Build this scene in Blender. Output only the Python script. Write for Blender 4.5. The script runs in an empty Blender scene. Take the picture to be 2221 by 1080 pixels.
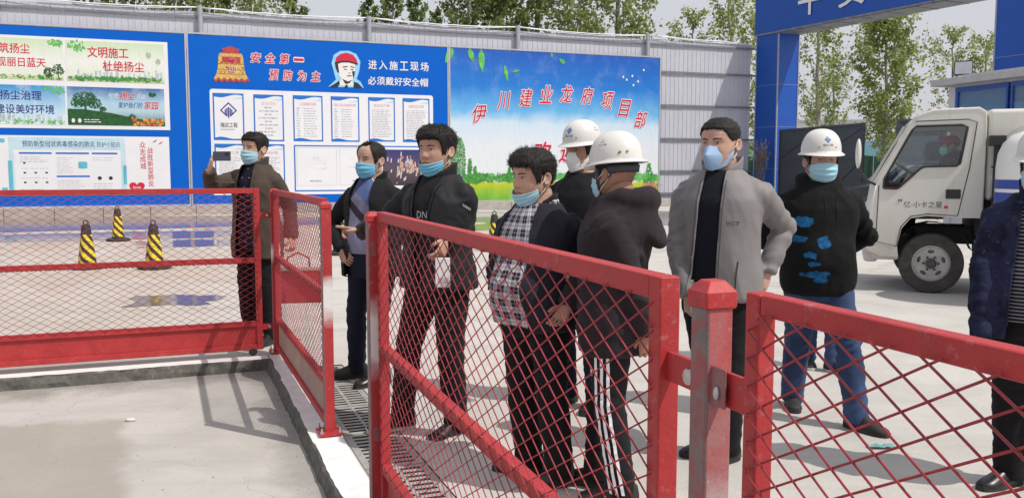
import bpy, bmesh, math, random
from mathutils import Vector, Matrix, noise

C = bpy.context
SC = C.scene
COL = SC.collection
R = math.radians
PI = math.pi
RNG = random.Random(7)
ORD = 'first second third fourth fifth sixth seventh eighth ninth tenth eleventh twelfth thirteenth fourteenth'.split()

# ------------------------------------------------------------------ camera, sky, sun, exposure
CAM_H = 1.5
cam_data = bpy.data.cameras.new('camera')
cam = bpy.data.objects.new('camera', cam_data)
COL.objects.link(cam)
cam.location = (0, 0, CAM_H)
cam.rotation_euler = (R(90) - math.atan(174 / 1900), 0, 0)
cam_data.sensor_width = 36
cam_data.lens = 36 * 1900 / 2221
cam_data.clip_start = 0.05
cam_data.clip_end = 3000
SC.camera = cam

SUN_DIR = Vector((-0.87, 0.5, -1.42)).normalized()      # the way the light travels
w = bpy.data.worlds.new('World')
SC.world = w
w.use_nodes = True
nt = w.node_tree
bg = nt.nodes['Background']
sky = nt.nodes.new('ShaderNodeTexSky')
sky.sky_type = 'NISHITA'
sky.sun_disc = False
sky.sun_elevation = math.asin(-SUN_DIR.z)
sky.sun_rotation = math.atan2(-SUN_DIR.x, -SUN_DIR.y)
sky.dust_density = 6
sky.air_density = 1.2
hz = nt.nodes.new('ShaderNodeMix')
hz.data_type = 'RGBA'
hz.inputs[0].default_value = 0.85                        # hazy spring sky, pale grey all over
hz.inputs[7].default_value = (7.1, 7.2, 7.8, 1)
nt.links.new(sky.outputs[0], hz.inputs[6])
nt.links.new(hz.outputs[2], bg.inputs['Color'])
bg.inputs['Strength'].default_value = 0.1

sd = bpy.data.lights.new('sun', 'SUN')
sd.energy = 3.6
sd.angle = R(0.53)
sd.color = (1.0, 0.95, 0.88)
sun = bpy.data.objects.new('sun', sd)
COL.objects.link(sun)
sun.rotation_euler = SUN_DIR.to_track_quat('-Z', 'Y').to_euler()

SC.view_settings.view_transform = 'Standard'
SC.view_settings.look = 'None'
SC.view_settings.exposure = 0
SC.view_settings.gamma = 1
SC.view_settings.use_curve_mapping = False


# ------------------------------------------------------------------ materials
MATS = {}


def new_mat(name):
    m = bpy.data.materials.new(name)
    m.use_nodes = True
    return m, m.node_tree, m.node_tree.nodes['Principled BSDF']


def N(nt, typ, **kw):
    n = nt.nodes.new(typ)
    for k, v in kw.items():
        setattr(n, k, v)
    return n


def mathn(nt, op, a, b=None, c=None, clamp=False):
    n = N(nt, 'ShaderNodeMath', operation=op, use_clamp=clamp)
    for i, v in enumerate((a, b, c)):
        if v is None:
            continue
        if isinstance(v, (int, float)):
            n.inputs[i].default_value = v
        else:
            nt.links.new(v, n.inputs[i])
    return n.outputs[0]


def mixc(nt, f, a, b):
    n = N(nt, 'ShaderNodeMix', data_type='RGBA')
    for i, v in ((0, f), (6, a), (7, b)):
        if isinstance(v, (int, float)):
            n.inputs[i].default_value = v
        elif isinstance(v, tuple):
            n.inputs[i].default_value = (*v[:3], 1)
        else:
            nt.links.new(v, n.inputs[i])
    return n.outputs[2]


def noisen(nt, scale, detail=4, rough=.55, vec=None, dist=0):
    n = N(nt, 'ShaderNodeTexNoise')
    n.inputs['Scale'].default_value = scale
    n.inputs['Detail'].default_value = detail
    n.inputs['Roughness'].default_value = rough
    n.inputs['Distortion'].default_value = dist
    if vec is not None:
        nt.links.new(vec, n.inputs['Vector'])
    return n.outputs['Fac']


def ramp(nt, fac, stops):
    n = N(nt, 'ShaderNodeValToRGB')
    cr = n.color_ramp
    while len(cr.elements) < len(stops):
        cr.elements.new(.5)
    for e, (p, c) in zip(cr.elements, stops):
        e.position = p
        e.color = (*c[:3], 1) if isinstance(c, tuple) else (c, c, c, 1)
    nt.links.new(fac, n.inputs[0])
    return n.outputs[0]


def objco(nt):
    return N(nt, 'ShaderNodeTexCoord').outputs['Object']


def sepxyz(nt, v):
    n = N(nt, 'ShaderNodeSeparateXYZ')
    nt.links.new(v, n.inputs[0])
    return n.outputs


def add_bump(nt, b, h, dist=.002, strength=1.0):
    n = N(nt, 'ShaderNodeBump')
    n.inputs['Distance'].default_value = dist
    n.inputs['Strength'].default_value = strength
    nt.links.new(h, n.inputs['Height'])
    nt.links.new(n.outputs[0], b.inputs['Normal'])


def M(name, col, rough=.6, metal=0., var=.1, scale=6., bump=0., bscale=80., spec=.5, sheen=0.):
    if name in MATS:
        return MATS[name]
    m, nt, b = new_mat(name)
    co = objco(nt)
    f = noisen(nt, scale, 5, .6, co)
    lo = tuple(c * (1 - var) for c in col)
    hi = tuple(min(1, c * (1 + var)) for c in col)
    nt.links.new(ramp(nt, f, [(.3, lo), (.7, hi)]), b.inputs['Base Color'])
    b.inputs['Roughness'].default_value = rough
    b.inputs['Metallic'].default_value = metal
    b.inputs['Specular IOR Level'].default_value = spec
    if sheen:
        b.inputs['Sheen Weight'].default_value = sheen
    if bump:
        add_bump(nt, b, noisen(nt, bscale, 4, .6, co), bump)
    MATS[name] = m
    return m


def cloth(name, col, var=.18, rough=.9, bump=.002, bscale=26, spec=.15):
    """fabric: soft tone variation, creases and a fine weave in relief"""
    if name in MATS:
        return MATS[name]
    m, nt, b = new_mat(name)
    co = objco(nt)
    f = noisen(nt, 4, 5, .6, co)
    lo = tuple(c * (1 - var) for c in col)
    hi = tuple(c * (1 + var) for c in col)
    nt.links.new(ramp(nt, f, [(.3, lo), (.7, hi)]), b.inputs['Base Color'])
    b.inputs['Roughness'].default_value = rough
    b.inputs['Specular IOR Level'].default_value = spec
    b.inputs['Sheen Weight'].default_value = .04
    cr = noisen(nt, bscale, 3, .5, co, 1.2)
    fine = noisen(nt, 700, 1, .5, co)
    h = mathn(nt, 'ADD', cr, mathn(nt, 'MULTIPLY', fine, .06))
    add_bump(nt, b, h, bump)
    MATS[name] = m
    return m


def skin_mat(name, col):
    if name in MATS:
        return MATS[name]
    m, nt, b = new_mat(name)
    co = objco(nt)
    f = noisen(nt, 18, 5, .6, co)
    lo = (col[0] * .86, col[1] * .78, col[2] * .75)
    nt.links.new(ramp(nt, f, [(.32, lo), (.66, col)]), b.inputs['Base Color'])
    b.inputs['Roughness'].default_value = .5
    b.inputs['Specular IOR Level'].default_value = .35
    b.inputs['Subsurface Weight'].default_value = .12
    b.inputs['Subsurface Radius'].default_value = (.01, .004, .002)
    b.inputs['Subsurface Scale'].default_value = .6
    add_bump(nt, b, noisen(nt, 260, 3, .6, co), .0008)
    MATS[name] = m
    return m


def concrete(name, base, warm, dark, stain=None, wet=False):
    m, nt, b = new_mat(name)
    co = objco(nt)
    big = noisen(nt, .16, 5, .6, co, .6)
    mid = noisen(nt, 1.3, 6, .65, co, .4)
    fine = noisen(nt, 30, 5, .7, co)
    c = mixc(nt, ramp(nt, big, [(.38, 0.), (.68, 1.)]), base, warm)
    c = mixc(nt, mathn(nt, 'MULTIPLY', ramp(nt, mid, [(.42, 0.), (.72, 1.)]), .75), c, dark)
    # streaks left by brooms, hoses and tyres
    mp = N(nt, 'ShaderNodeMapping')
    mp.inputs['Scale'].default_value = (.12, 2.2, 1)
    mp.inputs['Rotation'].default_value = (0, 0, R(-18))
    nt.links.new(co, mp.inputs[0])
    st = noisen(nt, 2.2, 5, .6, mp.outputs[0], .5)
    c = mixc(nt, mathn(nt, 'MULTIPLY', ramp(nt, st, [(.5, 0.), (.78, 1.)]), .45), c, dark)
    c = mixc(nt, mathn(nt, 'MULTIPLY', ramp(nt, fine, [(.55, 0.), (.75, 1.)]), .22), c, (dark[0] * .75, dark[1] * .75, dark[2] * .75))
    rough = .85
    if stain:
        c, rgh = stain(nt, co, c, mid)
        nt.links.new(rgh, b.inputs['Roughness'])
    else:
        b.inputs['Roughness'].default_value = rough
    # hairline cracks
    vo = N(nt, 'ShaderNodeTexVoronoi', feature='DISTANCE_TO_EDGE')
    vo.inputs['Scale'].default_value = .33
    wob = N(nt, 'ShaderNodeVectorMath', operation='ADD')
    nz = N(nt, 'ShaderNodeTexNoise')
    nz.inputs['Scale'].default_value = 1.5
    nt.links.new(co, nz.inputs['Vector'])
    nt.links.new(co, wob.inputs[0])
    nt.links.new(nz.outputs['Color'], wob.inputs[1])
    nt.links.new(wob.outputs[0], vo.inputs['Vector'])
    ck = mathn(nt, 'MULTIPLY', mathn(nt, 'LESS_THAN', vo.outputs['Distance'], .0011), ramp(nt, noisen(nt, .9, 3, .5, co), [(.45, 0.), (.6, 1.)]))
    c = mixc(nt, mathn(nt, 'MULTIPLY', ck, .4), c, (dark[0] * .4, dark[1] * .4, dark[2] * .4))
    nt.links.new(c, b.inputs['Base Color'])
    b.inputs['Specular IOR Level'].default_value = .3
    add_bump(nt, b, mathn(nt, 'ADD', fine, mathn(nt, 'MULTIPLY', noisen(nt, 160, 3, .6, co), .5)), .004)
    MATS[name] = m
    return m


# ------------------------------------------------------------------ mesh building
class MB:
    def __init__(s):
        s.v, s.f, s.m = [], [], []
        s.mi = 0

    def add(s, vs, fs):
        o = len(s.v)
        s.v.extend([tuple(p) for p in vs])
        for f in fs:
            s.f.append([i + o for i in f])
            s.m.append(s.mi)

    def box(s, c, d, mat=None):
        x, y, z = c
        a, b, e = d[0] / 2, d[1] / 2, d[2] / 2
        vs = [Vector((sx * a, sy * b, sz * e)) for sx in (-1, 1) for sy in (-1, 1) for sz in (-1, 1)]
        if mat is not None:
            vs = [mat @ p for p in vs]
        vs = [(p[0] + x, p[1] + y, p[2] + z) for p in vs]
        s.add(vs, [(0, 1, 3, 2), (4, 6, 7, 5), (0, 4, 5, 1), (2, 3, 7, 6), (0, 2, 6, 4), (1, 5, 7, 3)])

    def bar(s, p, q, wd, ht, up=(0, 0, 1)):
        """rectangular bar from p to q: wd across, ht along up"""
        p, q = Vector(p), Vector(q)
        d = (q - p).normalized()
        sd_ = d.cross(Vector(up))
        if sd_.length < 1e-4:
            sd_ = d.cross(Vector((1, 0, 0)))
        sd_.normalize()
        u = sd_.cross(d).normalized()
        vs = []
        for e in (p, q):
            for a, b in ((-1, -1), (1, -1), (1, 1), (-1, 1)):
                vs.append(e + sd_ * a * wd / 2 + u * b * ht / 2)
        s.add(vs, [(3, 2, 1, 0), (4, 5, 6, 7), (0, 1, 5, 4), (1, 2, 6, 5), (2, 3, 7, 6), (3, 0, 4, 7)])

    def rings(s, rs, cap=True, closed=True):
        n = len(rs[0])
        o = len(s.v)
        for r_ in rs:
            s.v.extend([tuple(p) for p in r_])
        k = n if closed else n - 1
        for i in range(len(rs) - 1):
            for j in range(k):
                a = o + i * n + j
                b = o + i * n + (j + 1) % n
                s.f.append([a, b, b + n, a + n])
                s.m.append(s.mi)
        if cap and closed:
            s.f.append([o + j for j in range(n)][::-1])
            s.f.append([o + (len(rs) - 1) * n + j for j in range(n)])
            s.m += [s.mi] * 2

    def tube(s, pts, r, n=8, cap=True, flat=1.0, ref=None):
        pts = [Vector(p) for p in pts]
        if isinstance(r, (int, float)):
            r = [r] * len(pts)
        d0 = (pts[1] - pts[0]).normalized()
        up = Vector(ref) if ref is not None else (Vector((0, 0, 1)) if abs(d0.z) < .9 else Vector((1, 0, 0)))
        rs = []
        for i, p in enumerate(pts):
            d = (pts[min(i + 1, len(pts) - 1)] - pts[max(i - 1, 0)]).normalized()
            sd_ = d.cross(up)
            if sd_.length < 1e-5:
                sd_ = d.orthogonal()
            sd_.normalize()
            up = sd_.cross(d).normalized()
            rr = r[i]
            ra, rb = rr if isinstance(rr, (tuple, list)) else (rr, rr * flat)
            rs.append([p + sd_ * (ra * math.cos(2 * PI * k / n)) + up * (rb * math.sin(2 * PI * k / n)) for k in range(n)])
        s.rings(rs, cap)

    def lathe(s, prof, n=24, c=(0, 0, 0), mat=None, sx=1, sy=1):
        rs = []
        for (r_, z) in prof:
            ring = [Vector((sx * r_ * math.cos(2 * PI * k / n), sy * r_ * math.sin(2 * PI * k / n), z)) for k in range(n)]
            if mat is not None:
                ring = [mat @ p for p in ring]
            rs.append([p + Vector(c) for p in ring])
        s.rings(rs, True)

    def ball(s, c, r, n=16, k=10, mat=None):
        if isinstance(r, (int, float)):
            r = (r, r, r)
        prof = []
        rs = []
        for i in range(k + 1):
            t = -PI / 2 + PI * i / k
            t = max(-PI / 2 + .02, min(PI / 2 - .02, t))
            ring = []
            for j in range(n):
                a = 2 * PI * j / n
                p = Vector((r[0] * math.cos(t) * math.cos(a), r[1] * math.cos(t) * math.sin(a), r[2] * math.sin(t)))
                if mat is not None:
                    p = mat @ p
                ring.append(p + Vector(c))
            rs.append(ring)
        s.rings(rs, True)

    def poly(s, pts):
        o = len(s.v)
        s.v.extend([tuple(p) for p in pts])
        s.f.append(list(range(o, o + len(pts))))
        s.m.append(s.mi)

    def mesh(s, name='mesh', smooth=False, mats=()):
        me = bpy.data.meshes.new(name)
        me.from_pydata(s.v, [], s.f)
        for m in mats:
            me.materials.append(m)
        if len(mats) > 1:
            me.polygons.foreach_set('material_index', s.m)
        if smooth:
            me.polygons.foreach_set('use_smooth', [True] * len(s.f))
        me.update()
        return me


def link(name, me, parent=None):
    o = bpy.data.objects.new(name, me)
    COL.objects.link(o)
    if parent is not None:
        o.parent = parent
    return o


def obj(name, mb, mats, parent=None, smooth=False, auto=None):
    if not isinstance(mats, (list, tuple)):
        mats = [mats]
    me = mb.mesh(name, smooth, mats)
    if auto:
        me.set_sharp_from_angle(angle=R(auto))
    return link(name, me, parent)


def recalc(me):
    bm = bmesh.new()
    bm.from_mesh(me)
    bmesh.ops.recalc_face_normals(bm, faces=bm.faces)
    bm.to_mesh(me)
    bm.free()


def tag(o, label=None, cat=None, group=None, kind=None):
    if label:
        o['label'] = label
    if cat:
        o['category'] = cat
    if group:
        o['group'] = group
    if kind:
        o['kind'] = kind
    return o


def thing(name, label, cat, loc=(0, 0, 0), rz=0, group=None):
    o = bpy.data.objects.new(name, None)
    o.empty_display_size = .2
    COL.objects.link(o)
    o.location = loc
    o.rotation_euler = (0, 0, rz)
    return tag(o, label, cat, group)


def copy_tree(o, parent=None):
    c = o.copy()
    COL.objects.link(c)
    if parent is not None:
        c.parent = parent
    for ch in [x for x in COL.objects if x.parent == o]:
        copy_tree(ch, c)
    return c


def evaluated(me, mods):
    """run modifiers on a mesh and return the result as a new mesh"""
    o = bpy.data.objects.new('tmp', me)
    COL.objects.link(o)
    for typ, kw in mods:
        md = o.modifiers.new(typ, typ)
        for k, v in kw.items():
            setattr(md, k, v)
    dg = C.evaluated_depsgraph_get()
    dg.update()
    out = bpy.data.meshes.new_from_object(o.evaluated_get(dg))
    bpy.data.objects.remove(o)
    return out


def bevelled(mb, mats, width, seg=2, ang=40):
    me = mb.mesh('b', False, mats if isinstance(mats, (list, tuple)) else [mats])
    out = evaluated(me, [('BEVEL', dict(width=width, segments=seg, limit_method='ANGLE', angle_limit=R(ang), harden_normals=True))])
    bpy.data.meshes.remove(me)
    return out


def bobj(name, mb, mats, parent, width, seg=2, ang=40):
    return link(name, bevelled(mb, mats, width, seg, ang), parent)


def ray(px, py):
    """unit-depth direction of a pixel of the photograph (2221 wide)"""
    p = math.atan(174 / 1900)
    a, b = (px - 1110.5) / 1900, -(py - 540) / 1900
    return Vector((a, math.cos(p) + b * math.sin(p), -math.sin(p) + b * math.cos(p)))


def G(px, py, z=0.):
    """where the ground (height z) is met"""
    d = ray(px, py)
    t = (z - CAM_H) / d.z
    return Vector((d.x * t, d.y * t, z))


# ------------------------------------------------------------------ frames of the place
P1 = Vector((-1.9, 7.01, 0))            # corner post of the washing bay fence
E = Vector((.359, -.933, 0)).normalized()   # along the side fence, towards the camera
WD = Vector((.933, .359, 0)).normalized()   # out into the yard


def ST(s, t, z=0.):
    p = P1 + E * s + WD * t
    p.z = z
    return p


WA = R(21)                               # bearing of the hoarding
UH = Vector((math.cos(WA), math.sin(WA), 0))
NH = Vector((-math.sin(WA), math.cos(WA), 0))
OH = Vector((-9.59, 28.89, 0)) + NH * .35


def WP(u, n=0., z=0.):
    p = OH + UH * u + NH * n
    p.z = z
    return p


# ================================================================== GROUND
def bay_stain(nt, co, c, mid):
    x, y, z = sepxyz(nt, co)
    # a damp rectangle left by a washed vehicle, and damp silt along the kerb foot
    wob = mathn(nt, 'MULTIPLY', mathn(nt, 'SUBTRACT', noisen(nt, 3.0, 5, .6, co), .5), .3)
    ex = mathn(nt, 'MULTIPLY', mathn(nt, 'SUBTRACT', mathn(nt, 'ADD', mathn(nt, 'MULTIPLY_ADD', y, -.432, -.055), wob), x), 11, clamp=True)
    ey = mathn(nt, 'MULTIPLY', mathn(nt, 'SUBTRACT', mathn(nt, 'ADD', 5.87, wob), mathn(nt, 'MULTIPLY_ADD', x, -.174, y)), 9, clamp=True)
    k = mathn(nt, 'MULTIPLY', mathn(nt, 'MULTIPLY', ex, ey), .85)
    k = mathn(nt, 'MULTIPLY', k, ramp(nt, mid, [(.2, .75), (.7, 1.)]))
    c = mixc(nt, k, c, (.31, .285, .245))
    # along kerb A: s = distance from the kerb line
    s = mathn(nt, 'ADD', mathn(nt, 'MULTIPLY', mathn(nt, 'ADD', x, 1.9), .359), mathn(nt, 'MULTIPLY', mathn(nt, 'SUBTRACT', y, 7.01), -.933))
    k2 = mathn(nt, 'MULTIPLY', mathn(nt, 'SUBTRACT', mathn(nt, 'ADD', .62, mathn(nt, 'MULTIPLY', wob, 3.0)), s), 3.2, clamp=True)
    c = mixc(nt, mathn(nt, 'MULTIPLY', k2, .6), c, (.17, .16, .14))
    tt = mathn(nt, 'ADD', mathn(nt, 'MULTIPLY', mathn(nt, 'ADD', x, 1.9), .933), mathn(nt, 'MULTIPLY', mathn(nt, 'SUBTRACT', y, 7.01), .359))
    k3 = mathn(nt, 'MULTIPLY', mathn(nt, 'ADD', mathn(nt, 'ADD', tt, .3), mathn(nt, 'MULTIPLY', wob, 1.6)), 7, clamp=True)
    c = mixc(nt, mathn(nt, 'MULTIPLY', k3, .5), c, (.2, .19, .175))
    return c, mathn(nt, 'SUBTRACT', .85, mathn(nt, 'MULTIPLY', k, .25))


def yard_wet(nt, co, c, mid):
    """dampness round the pools in front of the hoarding"""
    x, y, z = sepxyz(nt, co)
    n = mathn(nt, 'ADD', mathn(nt, 'MULTIPLY', mathn(nt, 'ADD', x, 9.26), -.358), mathn(nt, 'MULTIPLY', mathn(nt, 'SUBTRACT', y, 29.2), .934))
    a = mathn(nt, 'MULTIPLY', mathn(nt, 'ADD', n, 16), .12, clamp=True)
    big = noisen(nt, .32, 5, .6, co, 1.)
    k = mathn(nt, 'MULTIPLY', a, ramp(nt, big, [(.42, 0.), (.56, 1.)]), clamp=True)
    lft = mathn(nt, 'MULTIPLY', mathn(nt, 'SUBTRACT', 4, x), .25, clamp=True)
    k = mathn(nt, 'MULTIPLY', k, lft)
    c = mixc(nt, mathn(nt, 'MULTIPLY', k, .6), c, (.25, .21, .18))
    # faint curved tyre tracks through the gateway
    rr = mathn(nt, 'SQRT', mathn(nt, 'ADD', mathn(nt, 'POWER', mathn(nt, 'ADD', x, 6), 2), mathn(nt, 'POWER', mathn(nt, 'SUBTRACT', y, 22), 2)))
    for r0 in (13.2, 14.8, 9.4, 10.9):
        k4 = mathn(nt, 'COMPARE', mathn(nt, 'ADD', rr, mathn(nt, 'MULTIPLY', mid, .5)), r0, .11)
        c = mixc(nt, mathn(nt, 'MULTIPLY', mathn(nt, 'MULTIPLY', k4, ramp(nt, noisen(nt, 3, 4, .7, co), [(.4, 0.), (.65, 1.)])), .30), c, (.2, .185, .17))
    # sandy silt on the left of the yard
    sl = mathn(nt, 'MULTIPLY', mathn(nt, 'MULTIPLY', mathn(nt, 'SUBTRACT', -2.2, x), .5, clamp=True), .55)
    c = mixc(nt, mathn(nt, 'MULTIPLY', sl, ramp(nt, noisen(nt, .5, 5, .6, co, .8), [(.35, .1), (.6, 1.)])), c, (.40, .31, .24))
    return c, mathn(nt, 'SUBTRACT', .8, mathn(nt, 'MULTIPLY', k, .45))


M_YARD = concrete('yard_concrete', (.505, .485, .455), (.53, .505, .465), (.385, .365, .335), stain=yard_wet)
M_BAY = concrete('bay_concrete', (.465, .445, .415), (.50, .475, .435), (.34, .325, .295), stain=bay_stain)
M_DARK = M('drain_dark', (.03, .028, .025), .9)


def sheet(name, x0, x1, y0, y1, holes, mapper, z, mat, cuts=()):
    xs = sorted({x0, x1, *[h[0] for h in holes], *[h[1] for h in holes]})
    ys = sorted({y0, y1, *[h[2] for h in holes], *[h[3] for h in holes]})
    mb = MB()
    for i in range(len(xs) - 1):
        for j in range(len(ys) - 1):
            cx, cy = (xs[i] + xs[i + 1]) / 2, (ys[j] + ys[j + 1]) / 2
            if any(h[0] < cx < h[1] and h[2] < cy < h[3] for h in holes):
                continue
            mb.poly([mapper(a, b, z) for a, b in ((xs[i], ys[j]), (xs[i], ys[j + 1]), (xs[i + 1], ys[j + 1]), (xs[i + 1], ys[j]))])
    me = mb.mesh(name, False, [mat])
    recalc(me)
    if me.polygons[0].normal.z < 0:
        me.flip_normals()
    return link(name, me)


K_IN, K_OUT = -.09, .085                 # side kerb, across
KA0, KA1 = .06, .21                      # far kerb of the bay, along s
DR0, DR1 = .10, .42                      # drain beside the kerb
DS0, DS1 = .55, 7.6
FS0, FS1 = -7.43, -7.19                  # far drain
yard = sheet('yard_ground', -260, 60, -260, 160,
             [(KA0, 30, -30, K_OUT), (DS0, DS1, DR0, DR1), (FS0, FS1, -14, 0.4)], ST, 0, M_YARD)
tag(yard, 'pale dusty concrete yard with damp streaks', kind='structure')
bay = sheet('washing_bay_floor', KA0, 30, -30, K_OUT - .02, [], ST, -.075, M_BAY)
tag(bay, 'sunlit grey concrete floor of the sunken bay', kind='structure')

# kerbs of the bay: painted top, rough grey inner face
M_KTOP = M('kerb_white_paint', (.74, .735, .72), .7, var=.09, scale=9, bump=.004, bscale=40)
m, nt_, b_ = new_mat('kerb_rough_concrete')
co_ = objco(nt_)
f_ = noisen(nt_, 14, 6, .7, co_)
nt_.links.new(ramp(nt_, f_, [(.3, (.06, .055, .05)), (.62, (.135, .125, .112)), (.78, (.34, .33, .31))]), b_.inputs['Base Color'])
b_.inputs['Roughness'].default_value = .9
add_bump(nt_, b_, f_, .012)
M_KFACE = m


def kerb(name, along, lo, hi, a0, a1, inner_hi, label):
    """along: 's' runs along E. lo..hi is its width, inner_hi picks which long face looks into the bay"""
    mb = MB()
    n = int((a1 - a0) / .06)
    rng = random.Random(len(name) + int(a1 * 7))
    rows = []
    for i in range(n + 1):
        a = a0 + (a1 - a0) * i / n
        j = lambda k: (noise.noise((a * 6, k * 9.1, 3.3)) * .012 + noise.noise((a * 19, k * 5.7, 1.1)) * .007)
        if inner_hi:
            cross = [(lo, 0.012), (hi - .012 + j(1), .015 + j(7) * .3), (hi + j(2), .0 + j(3)), (hi + .01 + j(4) * 1.3, -.042), (hi + .02 + j(5) * 1.5, -.088)]
        else:
            cross = [(hi, 0.012), (lo + .012 + j(1), .015 + j(7) * .3), (lo + j(2), .0 + j(3)), (lo - .01 + j(4) * 1.3, -.042), (lo - .02 + j(5) * 1.5, -.088)]
        outer = lo if inner_hi else hi
        cross = [(outer, -.3)] + cross
        rows.append([ST(a, c_, z) if along == 's' else ST(c_, a, z) for c_, z in cross])
    for i in range(n):
        for k in range(5):
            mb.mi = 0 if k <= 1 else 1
            mb.poly([rows[i][k], rows[i][k + 1], rows[i + 1][k + 1], rows[i + 1][k]])
    mb.mi = 1
    mb.poly(rows[0])
    mb.poly(rows[-1][::-1])
    me = mb.mesh(name, False, [M_KTOP, M_KFACE])
    bm = bmesh.new()
    bm.from_mesh(me)
    bmesh.ops.remove_doubles(bm, verts=bm.verts, dist=.0005)
    bmesh.ops.recalc_face_normals(bm, faces=bm.faces)
    bm.to_mesh(me)
    bm.free()
    o = link(name, me)
    tag(o, label, kind='structure')
    return o


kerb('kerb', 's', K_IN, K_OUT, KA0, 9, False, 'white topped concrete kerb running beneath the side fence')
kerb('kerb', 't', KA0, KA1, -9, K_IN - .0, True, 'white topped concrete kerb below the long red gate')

# drain pits
mb = MB()
for (a, b, c, d, dep) in ((DS0, DS1, DR0, DR1, -.25), (FS0, FS1, -14, .4, -.15)):
    q = [ST(a, c, 0), ST(b, c, 0), ST(b, d, 0), ST(a, d, 0)]
    q2 = [p.copy() for p in q]
    for p in q2:
        p.z = dep
    for i in range(4):
        mb.poly([q[i], q[(i + 1) % 4], q2[(i + 1) % 4], q2[i]])
    mb.poly(q2)
tag(obj('drain_pit', mb, M_DARK), 'dark channel under the drain covers', kind='structure')

M_GRATE = M('cast_grate', (.36, .35, .33), .75, .2, .25, 9, .003, 60)


def grate_cover(L, Wd, cols, rows, name, label, cat, group, th=.03):
    """slotted cover lying in x (along L) / y (across)"""
    mb = MB()
    xs = [0]
    mx = .02
    px = (L - 2 * mx) / rows
    for i in range(rows):
        xs += [mx + px * i + px * .28, mx + px * i + px * .72]
    xs.append(L)
    ys = [0]
    my = .03
    py = (Wd - 2 * my) / cols
    for j in range(cols):
        ys += [my + py * j + py * .07, my + py * j + py * .93]
    ys.append(Wd)
    for i in range(len(xs) - 1):
        for j in range(len(ys) - 1):
            a, b, c, d = xs[i], xs[i + 1], ys[j], ys[j + 1]
            if i % 2 == 1 and j % 2 == 1:
                mb.mi = 1  # slot walls coloured dark, standing in for shade inside the slots
                mb.poly([(a, c, 0), (b, c, 0), (b, c, -th), (a, c, -th)])
                mb.poly([(a, d, 0), (a, d, -th), (b, d, -th), (b, d, 0)])
                mb.poly([(a, c, 0), (a, c, -th), (a, d, -th), (a, d, 0)])
                mb.poly([(b, c, 0), (b, d, 0), (b, d, -th), (b, c, -th)])
                mb.mi = 0
            else:
                mb.poly([(a, c, 0), (b, c, 0), (b, d, 0), (a, d, 0)])
    for q in ([(0, 0), (L, 0)], [(L, 0), (L, Wd)], [(L, Wd), (0, Wd)], [(0, Wd), (0, 0)]):
        (a, c), (b, d) = q
        mb.poly([(a, c, 0), (a, c, -th), (b, d, -th), (b, d, 0)])
    return mb.mesh(name, False, [M_GRATE, M_DARK])


gm = grate_cover(.585, .31, 2, 9, 'drain_grate', '', '', '')
DL = ['slotted grey drain cover nearest the far end, by the first fence post', 'slotted drain cover second from the far end of the row',
      'slotted drain cover third from the far end, beside the post with bolted foot', 'slotted drain cover fourth along, in the open gateway',
      'slotted drain cover fifth along, in the open gateway', 'slotted drain cover sixth along, by the swing gate hinge post']
ang_e = math.atan2(E.y, E.x)
for i in range(11):
    o = link('drain_grate', gm)
    p = ST(DS0 + .02 + i * .6, DR0 + .006, -.004)
    o.location = p
    o.rotation_euler = (R(RNG.uniform(-.3, .3)), R(RNG.uniform(-.3, .3)), ang_e)
    tag(o, DL[i] if i < 6 else 'slotted drain cover beyond the wire swing gate, ' + ('%s past its hinge post' % ORD[i - 6]),
        'drain cover', 'slotted covers of the drain beside the kerb')
# far drain: long covers with one row of slots
gm2 = grate_cover(.96, .225, 1, 15, 'drain_grate', '', '', '')
for i in range(14):
    o = link('far_drain_grate', gm2)
    o.location = ST(FS0 + .008 + .225, -14 + .02 + i * 1.0, -.003)
    o.rotation_euler = (0, 0, math.atan2(WD.y, WD.x))
    tag(o, 'narrow slotted cover %s the right end of the drain line crossing the yard' % ('at' if i == 13 else ORD[13 - i] + ' from'), 'drain cover', 'narrow covers of the drain across the yard')

# pools of water left in front of the hoarding
m, nt_, b_ = new_mat('shallow_water')
co_ = objco(nt_)
b_.inputs['Base Color'].default_value = (.17, .145, .125, 1)
b_.inputs['Roughness'].default_value = .10
b_.inputs['IOR'].default_value = 1.33
b_.inputs['Specular IOR Level'].default_value = .5
add_bump(nt_, b_, noisen(nt_, 5, 3, .5, co_), .0003)
M_WATER = m


def puddle(u0, u1, n0, n1, seed, label):
    """an irregular pool in hoarding coordinates (n < 0 is towards the camera)"""
    mb = MB()
    cu, cn = (u0 + u1) / 2, (n0 + n1) / 2
    ru, rn = (u1 - u0) / 2, (n1 - n0) / 2
    pts = []
    K = 90
    for i in range(K):
        a = 2 * PI * i / K
        q = Vector((math.cos(a) * 1.6 + seed, math.sin(a) * 1.6, seed * .7))
        k = .82 + .38 * noise.noise(q) + .2 * noise.noise(q * 3.1) + .08 * noise.noise(q * 8)
        cc, ss = math.cos(a), math.sin(a)
        pts.append(WP(cu + ru * k * math.copysign(abs(cc) ** .7, cc), cn + rn * k * math.copysign(abs(ss) ** .7, ss), .004))
    mb.poly(pts)
    me = mb.mesh('puddle', False, [M_WATER])
    bm = bmesh.new()
    bm.from_mesh(me)
    bmesh.ops.triangulate(bm, faces=bm.faces)
    bmesh.ops.recalc_face_normals(bm, faces=bm.faces)
    bm.to_mesh(me)
    bm.free()
    if me.polygons[0].normal.z < 0:
        me.flip_normals()
    o = link('puddle', me)
    tag(o, label, kind='structure')


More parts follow.
